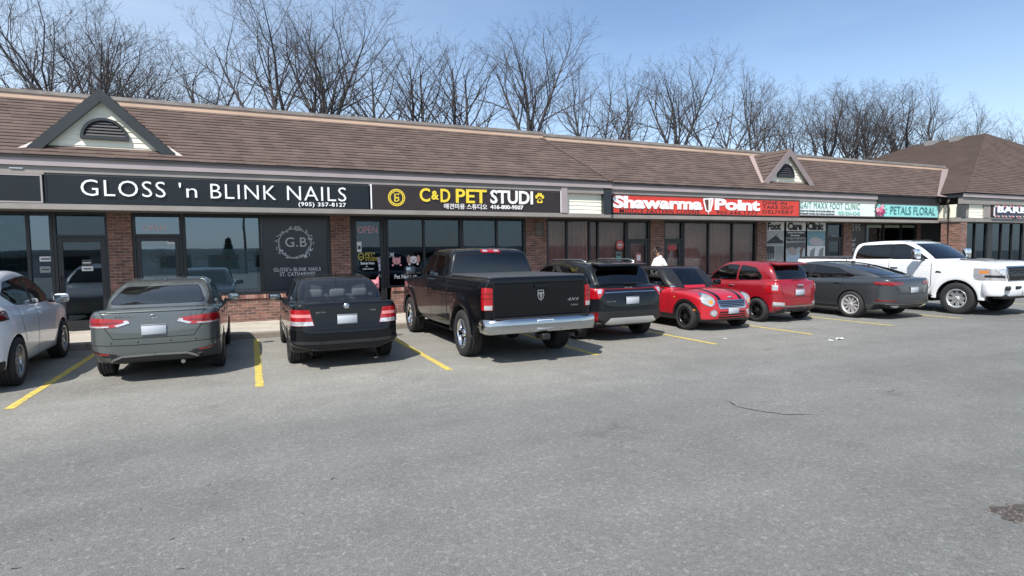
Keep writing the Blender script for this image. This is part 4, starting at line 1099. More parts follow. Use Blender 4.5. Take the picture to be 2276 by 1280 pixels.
for x0, mm in ((1703, 0), (1723, 1)):
    quad_px(m, [(x0, 547), (x0+18, 547), (x0+18.5, 562), (x0, 562)], YP, mm)
    for k in range(5): quad_px(m, [(x0+k*3.7+.2, 562), (x0+k*3.7+3.2, 562), (x0+k*3.7+2.8, 579-k), (x0+k*3.7+.8, 579-k)], YP, mm, .001)
m.build('shoe_picture', [PD, mat('poster mid grey', (.22, .23, .23), .6)], p1)
p2 = poster((1747, 1790), 'Care', (1750.5, 1783), 'window poster headed Care, with a phone number above a foot treatment picture')
box_obj('text_band', at(1747, 520, RG).x, at(1790, 520, RG).x, RG-.0095, RG-.0065, at(1768, 528, RG).z, at(1768, 513.5, RG).z, [PD], p2)
lettering(p2, YP-.002, [('Custom Foot Orthotics', 1750, 1788, 514.8, 518.5, .02), ('& Footwear', 1757, 1778, 521, 525, .02)], WHITEL, 'white_lettering', depth=.002)
lettering(p2, YP, [('905-934-4248', 1748, 1789, 529.5, 536.5, .05)], BLKL, 'phone_number', depth=.002)
m = MB(); quad_px(m, [(1747.5, 540), (1789.5, 538), (1789.5, 552), (1775, 549), (1765, 556), (1747.5, 552)], YP, 0); quad_px(m, [(1747.5, 572), (1758, 560), (1772, 566), (1784, 550), (1789, 556), (1787, 584), (1747.5, 585)], YP, 1, .001)
quad_px(m, [(1750, 552), (1762, 548), (1771, 556), (1768, 568), (1757, 566)], YP, 2, .002); quad_px(m, [(1778, 556), (1783, 548), (1786, 550), (1781, 573), (1777, 574)], YP, 3, .002)
m.build('foot_picture', [mat('poster charcoal', (.09, .085, .09), .6), mat('poster blue white', (.36, .44, .52), .6), mat('poster skin grey', (.30, .26, .25), .6), mat('poster brown', (.14, .08, .065), .6)], p2)
p3 = poster((1794, 1834), 'Clinic', (1794.5, 1830), 'window poster headed Clinic, with bluish hands above a pale picture')
m = MB(); quad_px(m, [(1794.5, 514), (1833.5, 514), (1833.5, 545), (1794.5, 545)], YP, 0); quad_px(m, [(1797, 536), (1808, 526), (1826, 531), (1833, 540), (1826, 545), (1805, 544)], YP, 1, .001)
quad_px(m, [(1794.5, 547), (1833.5, 547), (1833.5, 580), (1794.5, 580)], YP, 2); quad_px(m, [(1797, 580), (1802, 556), (1812, 550), (1809, 578)], YP, 3, .001); quad_px(m, [(1816, 580), (1822, 554), (1831, 549), (1829, 579)], YP, 3, .001)
m.build('hand_picture', [mat('poster teal', (.16, .30, .36), .6), mat('poster pale skin', (.42, .40, .40), .6), PW, mat('poster mid grey', (.22, .23, .23), .6)], p3)
# numbers on the black panel beside the florist
lettering(dark_panel, RWY-.034, [('595', 1894, 1912, 498, 513, .0, 1.1)], mat('pale grey digits', (.36, .36, .37), .5), depth=.004)
lettering(dark_panel, RWY-.034, [('289.3', 1889.5, 1900.5, 529, 574, .0, 1.15, -90)], mat('pale grey digits', (.36, .36, .37), .5), 'phone_digits', depth=.004)
# ---------------------------------------------------------------- bare trees behind the shops
BARK = mat('grey brown bark', (.050, .043, .041), .9, noise=(3, .35))
TWIG = mat('dark twigs', (.064, .056, .056), .9, noise=(.6, .3))

class Tubes:
    def __init__(s): s.v = []; s.f = []; s.n = 0
    def add(s, P, R, k):
        P = np.array(P); n = len(P); T = np.gradient(P, axis=0); T /= np.linalg.norm(T, axis=1)[:, None]+1e-9
        ref = np.array([.3, .9, .2]) if abs(T[0, 2]) > .8 else np.array([0, 0, 1.0])
        A = np.cross(T, ref); A /= np.linalg.norm(A, axis=1)[:, None]+1e-9; B_ = np.cross(T, A)
        a = 2*np.pi*np.arange(k)/k; R = np.array(R)[:, None, None]
        V = P[:, None, :]+R*(np.cos(a)[None, :, None]*A[:, None, :]+np.sin(a)[None, :, None]*B_[:, None, :])
        s.v.append(V.reshape(-1, 3)); o = s.n
        for i in range(n-1):
            for j in range(k):
                l = (j+1) % k
                s.f.append((o+i*k+j, o+i*k+l, o+i*k+k+l, o+i*k+k+j))
        s.n += n*k
    def mesh(s, name, m):
        me = bpy.data.meshes.new(name); me.from_pydata(np.concatenate(s.v).tolist(), [], s.f); me.materials.append(m)
        me.polygons.foreach_set('use_smooth', [True]*len(me.polygons)); return me

def grow_tree(seed, H, fork, limbs, spread, counts, slender=False, lean=(0, 0)):
    """trunk mesh and crown mesh of a leafless tree of height about H standing at the origin"""
    rr = np.random.RandomState(seed); T, C = Tubes(), Tubes()
    def branch(p, d, L, r, lev, trop, rend=.25):
        n = (7, 7, 6, 4, 3)[min(lev, 4)]; P = [p]; D = d/np.linalg.norm(d); step = L/(n-1)
        for _ in range(n-1):
            D = D+rr.normal(0, (.05, .10, .16, .20, .22)[min(lev, 4)], 3)+np.array([0, 0, trop]); D /= np.linalg.norm(D)
            P.append(P[-1]+D*step)
        return np.array(P), np.linspace(r, r*rend, n)
    def kids(P, R, L, lev):
        if lev > len(counts): return
        n = counts[lev-1]; n = max(1, int(n*rr.uniform(.8, 1.25)))
        t0 = (.30, .24, .25, .2)[lev-1]; az = rr.uniform(0, 6.28)
        for k in range(n):
            t = t0+(1-t0)*(k+rr.uniform(.1, .9))/n; x = t*(len(P)-1); i = min(int(x), len(P)-2); f = x-i
            p = P[i]*(1-f)+P[i+1]*f; r = R[i]*(1-f)+R[i+1]*f; d = P[i+1]-P[i]; d /= np.linalg.norm(d)
            az += 2.4+rr.normal(0, .5)
            u = np.cross(d, [.2, .1, 1.0]); u /= np.linalg.norm(u)+1e-9; v = np.cross(d, u)
            ang = rr.uniform(.45, .85) if lev < 3 else rr.uniform(.4, 1.0)
            nd = d*math.cos(ang)+(u*math.cos(az)+v*math.sin(az))*math.sin(ang)
            l = L*(.62, .55, .52, .5)[lev-1]*(1.15-.65*t)*rr.uniform(.75, 1.2)
            rb = max(r*.57, .0042); Q, RR = branch(p, nd, l, rb, lev+1, (.06, .07, .06, .04)[lev-1], .3)
            C.add(Q, np.maximum(RR, .0035), 4 if lev < 2 else 3); kids(Q, RR, l, lev+1)
    r0 = H*.017
    if slender:
        P, R = branch(np.zeros(3), np.array([lean[0], lean[1], 1.0]), H*.93, r0, 0, .05, .10)
        T.add(P, R, 8); kids(P[2:], R[2:], H*.55, 1)
    else:
        P, R = branch(np.array([0, 0, 0.0]), np.array([lean[0]*.4, lean[1]*.4, 1.0]), H*fork, r0, 0, .05, .78); T.add(P, R, 9)
        az = rr.uniform(0, 6.28)
        for k in range(limbs):
            az += 6.283/limbs+rr.normal(0, .25); tilt = spread*rr.uniform(.45, 1.15)
            d = np.array([math.cos(az)*tilt+lean[0], math.sin(az)*tilt+lean[1], 1.0]); st = P[-1] if k % 2 == 0 else P[-2]
            l = H*(1-fork)*rr.uniform(.92, 1.08)
            Q, RR = branch(st, d, l, R[-1]*rr.uniform(.55, .78), 1, .045, .10); C.add(Q, RR, 6); kids(Q, RR, l, 1)
    return T.mesh('trunk', BARK), C.mesh('crown', TWIG)

TREES = [grow_tree(1, 16, .50, 5, .62, (10, 8, 7)), grow_tree(2, 16, .52, 4, .55, (10, 8, 7)), grow_tree(3, 16, .55, 5, .48, (10, 8, 7)), grow_tree(7, 16, .50, 4, .60, (9, 7, 6), lean=(.30, 0)),
         grow_tree(4, 14, 0, 0, 0, (18, 6, 5), True), grow_tree(5, 14, 0, 0, 0, (17, 6, 5), True, (.05, 0)), grow_tree(6, 13, .48, 5, .70, (8, 7, 6))]
TH = []
for tr_, cr_ in TREES: TH.append(max(v.co.z for v in cr_.vertices))
def plant(px, py0, py1, Y, var, label, wide=1.0, rz=None):
    b = at(px, py0, Y); H = at(px, py1, Y).z; s = H/TH[var]
    r = empty('bare_tree', (b.x, Y, 0), rz if rz is not None else random.Random(px).uniform(-.6, .6)); r.scale = (s*wide, s*wide, s)
    tag(r, label, 'tree', 'leafless trees behind the shops')
    for me in TREES[var]:
        o = bpy.data.objects.new(me.name.split('.')[0], me); COL.objects.link(o); o.parent = r
for a in [
    (148, 205, -60, 25.5, 0, 'bare tree with a thick forked trunk just left of the wide dormer', 1.25),
    (212, 195, -45, 26.5, 1, 'tall bare tree rising right behind the peak of the wide dormer', 1.1),
    (20, 200, -30, 28.8, 6, 'bare tree at the far left edge over the blank black sign', 1.0),
    (400, 228, 62, 31.8, 6, 'smaller bare tree further back, right of the wide dormer', 1.15),
    (300, 215, 95, 33.3, 2, 'thin bare tree far back between the wide dormer and the smaller tree', 1.0),
    (625, 243, -55, 26.0, 0, 'large bare tree with a wide crown above the middle of the salon sign', 1.25),
    (722, 250, -40, 27.5, 2, 'large bare tree with upright limbs above the right end of the salon sign', 1.2),
    (520, 235, 110, 32.6, 6, 'low bare tree far back above the apostrophe of the salon sign', 1.0),
    (838, 262, 70, 31.4, 4, 'slender bare tree above the round yellow logo', 1.2),
    (900, 266, 62, 31.8, 5, 'slender bare tree above the first yellow letter of the pet studio sign', 1.25),
    (945, 270, 75, 31.2, 4, 'thin straight bare tree above the gap between the yellow words of the sign', 1.15),
    (992, 274, 64, 32.0, 5, 'slender bare tree left of the round-crowned tree', 1.25),
    (1042, 277, 95, 31.0, 4, 'bare slim tree just left of the tall round-crowned tree', 1.3),
    (1172, 288, 10, 28.4, 2, 'tall round-crowned bare tree above the step in the roof', 1.12),
    (1235, 300, 88, 29.9, 3, 'bare tree leaning right behind the step in the roof', .95),
    (1328, 306, 112, 30.7, 6, 'bare tree with a broad low crown above the cream panel beside the red sign', .85),
    (1412, 314, 150, 32.6, 4, 'small thin bare tree above the left part of the red sign', 1.2),
    (1500, 320, 85, 29.9, 2, 'tall upright bare tree above the kebab picture', 1.15),
    (1592, 328, 135, 31.0, 6, 'bare tree with a rounded crown right of the kebab picture', 0.95),
    (1622, 330, 120, 30.3, 3, 'bare tree leaning right just left of the narrow dormer', .85),
    (1700, 336, 175, 33.3, 0, 'bare tree far back behind the narrow dormer', 1.05),
    (1795, 345, 165, 31.8, 1, 'bare tree right of the narrow dormer', 1.25),
    (1838, 347, 185, 32.9, 0, 'slim bare tree in the dense group right of the narrow dormer', 1.1),
    (1895, 350, 160, 31.4, 2, 'dark bare tree in the middle of the dense group above the foot clinic sign', 1.35),
    (1928, 353, 170, 32.2, 0, 'bare tree in the dense group above the gap between the white and turquoise signs', 1.2),
    (1968, 356, 165, 31.8, 1, 'bare tree in the dense group above the florist sign', 1.25),
    (2015, 345, 168, 31.4, 3, 'bare tree with drooping right side beside the corner roof', 1.15),
    (2138, 310, 198, 34.1, 3, 'bare tree standing over the ridge of the corner roof', .8),
    (2255, 325, 240, 35.6, 6, 'low bare tree at the right edge behind the corner roof', .9),
    (2080, 330, 230, 36.4, 6, 'small bare tree far back over the left slope of the corner roof', .9),
]: plant(*a)

# ---------------------------------------------------------------- passer-by on the pavement
def skin_figure(name, pts, edges, m, parent, sub=2, root=0):
    """joints with radii grown into one smooth surface"""
    me = bpy.data.meshes.new(name); me.from_pydata([p[:3] for p in pts], edges, [])
    o = bpy.data.objects.new(name, me); COL.objects.link(o)
    sk = o.modifiers.new('skin', 'SKIN'); sk.use_smooth_shade = True
    for i, p in enumerate(pts):
        r = p[3] if isinstance(p[3], tuple) else (p[3], p[3])
        me.skin_vertices[0].data[i].radius = r; me.skin_vertices[0].data[i].use_root = (i == root)
    ss = o.modifiers.new('smooth', 'SUBSURF'); ss.levels = ss.render_levels = sub
    dg = bpy.context.evaluated_depsgraph_get(); dg.update()
    nm = bpy.data.meshes.new_from_object(o.evaluated_get(dg)); bpy.data.objects.remove(o)
    nm.materials.clear(); nm.materials.append(m)
    q = bpy.data.objects.new(name, nm); COL.objects.link(q)
    if parent is not None: q.parent = parent
    return q
def passer_by(X, Y, rz):
    SKN = mat('skin', (.42, .24, .17), .55, noise=(12, .08)); WJ = mat('white hooded jacket', (.74, .75, .76), .85, noise=(7, .06), bump=(9, .5))
    HAIR = mat('dark hair', (.016, .011, .009), .6, noise=(40, .4)); TR = mat('dark trousers', (.03, .033, .042), .85); SHOE = mat('dark shoes', (.02, .02, .02), .6)
    r = empty('person', (X, Y, .12), rz); tag(r, 'person with dark hair in a white hooded jacket walking past the restaurant doors', 'person')
    J = []; E_ = []
    def v(x, y, z, rad_): J.append((x, y, z, rad_)); return len(J)-1
    def chain(a, *ps):
        for p in ps: b = v(*p); E_.append((a, b)); a = b
        return a
    hip = v(0, 0, .92, (.125, .15)); neck = chain(hip, (.01, 0, 1.10, (.11, .14)), (.02, 0, 1.28, (.12, .165)), (.02, 0, 1.40, (.09, .12)), (.04, 0, 1.47, .052), (.055, 0, 1.53, .055))
    chain(neck, (.075, 0, 1.59, (.075, .07)), (.075, 0, 1.66, (.085, .072)), (.065, 0, 1.71, (.05, .045)))
    for sg, ph in ((1, 1), (-1, -1)):
        chain(hip, (0, sg*.10, .85, .095), (.10*ph+.03, sg*.10, .48, .065), (.18*ph-.04, sg*.10, .10, .042), (.18*ph-.03, sg*.10, .05, .04), (.18*ph+.10, sg*.105, .035, .035))
        sh = chain(2, (.02, sg*.17, 1.37, .065)); el = chain(sh, (-.10*ph, sg*.225, 1.10, .047)); wr = chain(el, (-.02*ph+.10, sg*.22, .88, .030)); pa = chain(wr, (.02-.02*ph+.10, sg*.215, .82, (.020, .036)))
        for k in range(4): chain(pa, (.115-.02*ph+.012*k, sg*(.205+.004*k), .775, .0095), (.125-.02*ph+.010*k, sg*.20, .735+.006*abs(k-1.5), .008))
        chain(pa, (.16-.02*ph, sg*.19, .80, .010), (.175-.02*ph, sg*.185, .775, .009))
    body = skin_figure('body', J, E_, SKN, r)
    # face: nose, ears, eyes
    m = MB(); m.lathe([(.0, .03), (.010, .012), (.016, 0)], (.150, 0, 1.615), 'x', 10); m.build('nose', [SKN], body, local=True, merge=True)
    for sg in (1, -1):
        rbox('ear', (.07, sg*.078, 1.625), (.035, .018, .055), .008, SKN, body); rbox('eye', (.152, sg*.030, 1.645), (.010, .022, .011), .004, mat('dark eye', (.01, .008, .008), .3), body)
    rbox('mouth', (.146, 0, 1.572), (.010, .045, .010), .004, mat('lips', (.30, .12, .10), .5), body)
    J2 = [(.06, 0, 1.695, (.098, .088)), (.03, 0, 1.665, (.092, .088)), (-.005, 0, 1.61, (.060, .072)), (.11, 0, 1.72, (.055, .075))]
    skin_figure('hair', J2, [(0, 1), (1, 2), (0, 3)], HAIR, r)
    J3 = [(0, 0, .88, (.155, .185)), (.01, 0, 1.10, (.145, .175)), (.02, 0, 1.30, (.145, .19)), (.02, 0, 1.42, (.11, .135)), (.0, 0, 1.485, (.085, .095)), (-.07, 0, 1.47, (.07, .11))]; E3 = [(0, 1), (1, 2), (2, 3), (3, 4), (4, 5)]
    for sg, ph in ((1, 1), (-1, -1)):
        n = len(J3); J3 += [(.02, sg*.19, 1.375, .088), (-.10*ph, sg*.235, 1.10, .072), (-.02*ph+.10, sg*.225, .885, .050)]; E3 += [(2, n), (n, n+1), (n+1, n+2)]
    skin_figure('jacket', J3, E3, WJ, r)
    J4 = [(0, 0, .93, (.14, .165))]; E4 = []
    for sg, ph in ((1, 1), (-1, -1)):
        n = len(J4); J4 += [(0, sg*.10, .84, .112), (.10*ph+.03, sg*.10, .48, .085), (.18*ph-.04, sg*.10, .10, .070)]; E4 += [(0, n), (n, n+1), (n+1, n+2)]
        rbox('shoe', (.18*ph+.05, sg*.103, .045), (.28, .10, .09), .035, SHOE, r)
    skin_figure('trousers', J4, E4, TR, r)
p = at(1466, 590, 15.3)
passer_by(p.x, 15.3, rad(180))

# pink cat cut-out by the studio door, and scraps of litter
CATP = mat('pink cat paint', (.62, .22, .26), .6, noise=(8, .2)); c = at(828, 645, 15.75)
r = empty('cat_figure', (c.x, 15.75, .12)); tag(r, 'pink cat figure standing on the pavement by the pet studio door', 'cat figure')
rbox('body', (0, 0, .36), (.30, .20, .72), .09, CATP, r, taper=(.7, .8)); rbox('head', (0, -.02, .86), (.36, .24, .28), .10, CATP, r)
for sg in (1, -1):
    m = MB(); m.prism([(sg*.06, .96), (sg*.17, .94), (sg*.16, 1.09)], 'y', -.06, .02); m.build('ear', [CATP], r, local=True)
    rbox('eye', (sg*.08, -.142, .88), (.035, .012, .045), .005, BLK, r)
rbox('muzzle', (0, -.15, .80), (.12, .03, .07), .012, mat('pale pink', (.75, .50, .50), .6), r)
rr = random.Random(2)
for i, (px, py, s, lb) in enumerate(((1866, 753.5, .08, 'larger crumpled white paper scrap on the open asphalt'), (1846, 757, .05, 'smaller torn white paper scrap beside the larger one on the open asphalt'), (1612, 753, .035, 'tiny white scrap near the end of a yellow line in front of the red hatchback'))):
    g_ = on_ground(px, py); m = MB(); n = 5; Z = [[rr.uniform(.004, .035*s/.1) for _ in range(n+1)] for _ in range(n+1)]
    for a in range(n):
        for b in range(n):
            f = lambda i_, j_: (g_.x+(i_/n-.5)*s*2.2+rr.uniform(-.004, .004)*0+.012*math.sin(j_*2.1), g_.y+(j_/n-.5)*s*1.5, Z[i_][j_])
            m.face([f(a, b), f(a+1, b), f(a+1, b+1), f(a, b+1)])
    tag(m.build('paper_scrap', [PAP]), lb, 'litter')

# ---------------------------------------------------------------- across the lot, mirrored in the shop glass
def across(px, py, dist=72.7):
    q = at(px, py, dist); return q.x, 2*WALL_Y-dist, q.z
r = empty('low_building', (0, -46, 0)); tag(r, 'long low flat roofed building across the lot, mirrored in the shop windows', 'building')
x0, yb, _ = across(-700, 560); x1 = across(1500, 560)[0]
box_obj('wall', x0, x1, yb-12, yb, 0, 2.25, [mat('far wall', (.60, .57, .53), .9, noise=(.4, .3))], r)
rf = box_obj('roof', x0-.5, x1+.5, yb-12.5, yb+.6, 2.25, 2.7, [mat('far pale fascia', (.46, .45, .43), .8)], r)
for i in range(22):
    x = x0+3+i*(x1-x0-6)/21
    box_obj('window', x-1.5, x+1.5, yb-.02, yb+.03, .6, 2.0, [mat('far dark glass', (.02, .022, .025), .2)], r)
cx_, cy_, _ = across(508, 560, 70); r = empty('conifer', (cx_, cy_, 0)); r.scale = (.6, .6, .70); tag(r, 'dark pointed conifer across the lot, mirrored in the salon window', 'tree')
T_, C_ = Tubes(), Tubes(); T_.add([(0, 0, 0), (0, 0, 3), (0, 0, 5.6)], [.18, .12, .03], 7); rs = np.random.RandomState(3)
for k in range(900):
    z = .8+4.7*rs.rand()**1.2; R_ = (5.7-z)*.34; a = rs.uniform(0, 6.28); q = R_*rs.uniform(.35, 1); l = .22
    C_.add([(q*math.cos(a), q*math.sin(a), z), ((q+l)*math.cos(a), (q+l)*math.sin(a), z-.16), ((q+2*l)*math.cos(a+.2), (q+2*l)*math.sin(a+.2), z-.22)], [.09, .07, .01], 3)
for me, mm in ((T_.mesh('trunk', BARK), 0), (C_.mesh('crown', mat('conifer green', (.018, .032, .020), .9)), 1)):
    o = bpy.data.objects.new(me.name, me); COL.objects.link(o); o.parent = r
cx_, cy_, _ = across(545, 560, 66); m = MB(); m.tube([(cx_, cy_, 0), (cx_, cy_, 8.6)], [.14, .09], 10); m.tube([(cx_-1, cy_, 8.0), (cx_+1, cy_, 8.0)], .05, 6)
tag(m.build('utility_pole', [mat('pole wood', (.09, .075, .06), .9)]), 'wooden utility pole across the lot, mirrored in the salon window', 'pole')
# ---------------------------------------------------------------- vehicle bodies: smooth solids meshed from side, plan and end outlines
def chaikin(p, it):
    p = [tuple(q) for q in p]
    for _ in range(it):
        o = []
        for i in range(len(p)):
            a, b = p[i], p[(i+1) % len(p)]
            o.append((a[0]*.75+b[0]*.25, a[1]*.75+b[1]*.25)); o.append((a[0]*.25+b[0]*.75, a[1]*.25+b[1]*.75))
        p = o
    return p

class S2:
    """signed distance to a smoothed polygon, sampled on a 1 cm grid"""
    def __init__(s, poly, it=2, mir=None, res=0.012):
        poly = [tuple(q) for q in poly]
        if mir == 0: poly = poly + [(-u, v) for u, v in poly[::-1] if u > 1e-6]
        if mir == 1: poly = poly + [(u, -v) for u, v in poly[::-1] if v > 1e-6]
        P = np.array(chaikin(poly, it))
        s.lo = P.min(0)-0.45; hi = P.max(0)+0.45; s.res = res
        n = np.ceil((hi-s.lo)/res).astype(int)+1
        U, V = np.meshgrid(s.lo[0]+res*np.arange(n[0]), s.lo[1]+res*np.arange(n[1]), indexing='ij')
        d = np.full(U.shape, 1e9); ins = np.zeros(U.shape, bool)
        for a, b in zip(P, np.roll(P, -1, 0)):
            e = b-a; L = e@e
            if L < 1e-14: continue
            t = np.clip(((U-a[0])*e[0]+(V-a[1])*e[1])/L, 0, 1)
            d = np.minimum(d, (U-a[0]-t*e[0])**2+(V-a[1]-t*e[1])**2)
            if abs(e[1]) > 1e-12:
                c = ((a[1] > V) != (b[1] > V)) & (U < e[0]*(V-a[1])/e[1]+a[0])
                ins ^= c
        d = np.sqrt(d); s.g = np.where(ins, -d, d)
    def __call__(s, u, v):
        a = np.clip((u-s.lo[0])/s.res, 0, s.g.shape[0]-1.001); b = np.clip((v-s.lo[1])/s.res, 0, s.g.shape[1]-1.001)
        i = a.astype(int); j = b.astype(int); fa = a-i; fb = b-j; g = s.g
        return (g[i, j]*(1-fa)+g[i+1, j]*fa)*(1-fb)+(g[i, j+1]*(1-fa)+g[i+1, j+1]*fa)*fb

def smax(a, b, k):
    h = np.maximum(k-np.abs(a-b), 0)/k
    return np.maximum(a, b)+h*h*k*.25
def smin(a, b, k): return -smax(-a, -b, k)

def surface_nets(F, o, h):
    ins = F < 0
    c = np.zeros(tuple(n-1 for n in F.shape), np.int8)
    for dx in (0, 1):
        for dy in (0, 1):
            for dz in (0, 1):
                c += ins[dx:F.shape[0]-1+dx, dy:F.shape[1]-1+dy, dz:F.shape[2]-1+dz]
    idx = np.argwhere((c > 0) & (c < 8))
    acc = np.zeros((len(idx), 3)); cnt = np.zeros(len(idx))
    C = [(a, b, d) for a in (0, 1) for b in (0, 1) for d in (0, 1)]
    for ca in C:
        for ax in range(3):
            if ca[ax] == 0:
                cb = list(ca); cb[ax] = 1
                A = F[idx[:, 0]+ca[0], idx[:, 1]+ca[1], idx[:, 2]+ca[2]]; B = F[idx[:, 0]+cb[0], idx[:, 1]+cb[1], idx[:, 2]+cb[2]]
                k = (A < 0) != (B < 0); t = np.where(k, A/np.where(k, A-B, 1), 0)
                p = np.tile(np.array(ca, float), (len(idx), 1)); p[:, ax] += t
                acc[k] += p[k]; cnt[k] += 1
    V = o+h*(idx+acc/cnt[:, None])
    m = np.full(c.shape, -1, int); m[idx[:, 0], idx[:, 1], idx[:, 2]] = np.arange(len(idx))
    Q = []
    for ax in range(3):
        b_, c_ = (ax+1) % 3, (ax+2) % 3
        sl0 = [slice(None)]*3; sl1 = [slice(None)]*3
        sl0[ax] = slice(0, -1); sl1[ax] = slice(1, None)
        cr = np.argwhere(ins[tuple(sl0)] != ins[tuple(sl1)])
        cr = cr[(cr[:, b_] > 0) & (cr[:, c_] > 0) & (cr[:, b_] < F.shape[b_]-1) & (cr[:, c_] < F.shape[c_]-1)]
        def cell(db, dc):
            q = cr.copy(); q[:, b_] -= db; q[:, c_] -= dc
            return m[q[:, 0], q[:, 1], q[:, 2]]
        quad = np.stack([cell(1, 1), cell(0, 1), cell(0, 0), cell(1, 0)], 1)
        fl = ~ins[cr[:, 0], cr[:, 1], cr[:, 2]]
        quad[fl] = quad[fl][:, ::-1]
        Q.append(quad)
    Q = np.concatenate(Q); Q = Q[(Q >= 0).all(1)]
    return V, Q

def is_convex(p):
    s = 0
    for i in range(len(p)):
        a, b, c = p[i-1], p[i], p[(i+1) % len(p)]
        k = (b[0]-a[0])*(c[1]-b[1])-(b[1]-a[1])*(c[0]-b[0])
        if abs(k) < 1e-9: continue
        if s == 0: s = 1 if k > 0 else -1
        elif (k > 0) != (s > 0): return False
    return True

def convex_parts(p):
    if is_convex(p): return [p]
    return [[p[i] for i in t] for t in tessellate_polygon([[Vector((q[0], q[1], 0)) for q in p]])]

AX = {'L': (0, 2), 'R': (0, 2), 'rear': (1, 2), 'front': (1, 2), 'top': (0, 1)}
VD = {'L': (0, 1, 0), 'R': (0, -1, 0), 'rear': (-1, 0, 0), 'front': (1, 0, 0), 'top': (0, 0, 1)}
def prism_planes(view, p, lim):
    i, j = AX[view]; out = []
    ar = sum(p[k-1][0]*p[k][1]-p[k][0]*p[k-1][1] for k in range(len(p)))
    if ar < 0: p = p[::-1]
    for k in range(len(p)):
        a, b = p[k], p[(k+1) % len(p)]
        n = np.array([b[1]-a[1], a[0]-b[0]]); L = np.hypot(*n)
        if L < 1e-7: continue
        co = np.zeros(3); no = np.zeros(3); co[i], co[j] = a; no[i], no[j] = n/L
        out.append((co, no))
    d = np.array(VD[view], float)
    if lim is not None: out.append((d*abs(lim) if view in 'LR' else np.abs(d)*lim, -d))
    return out

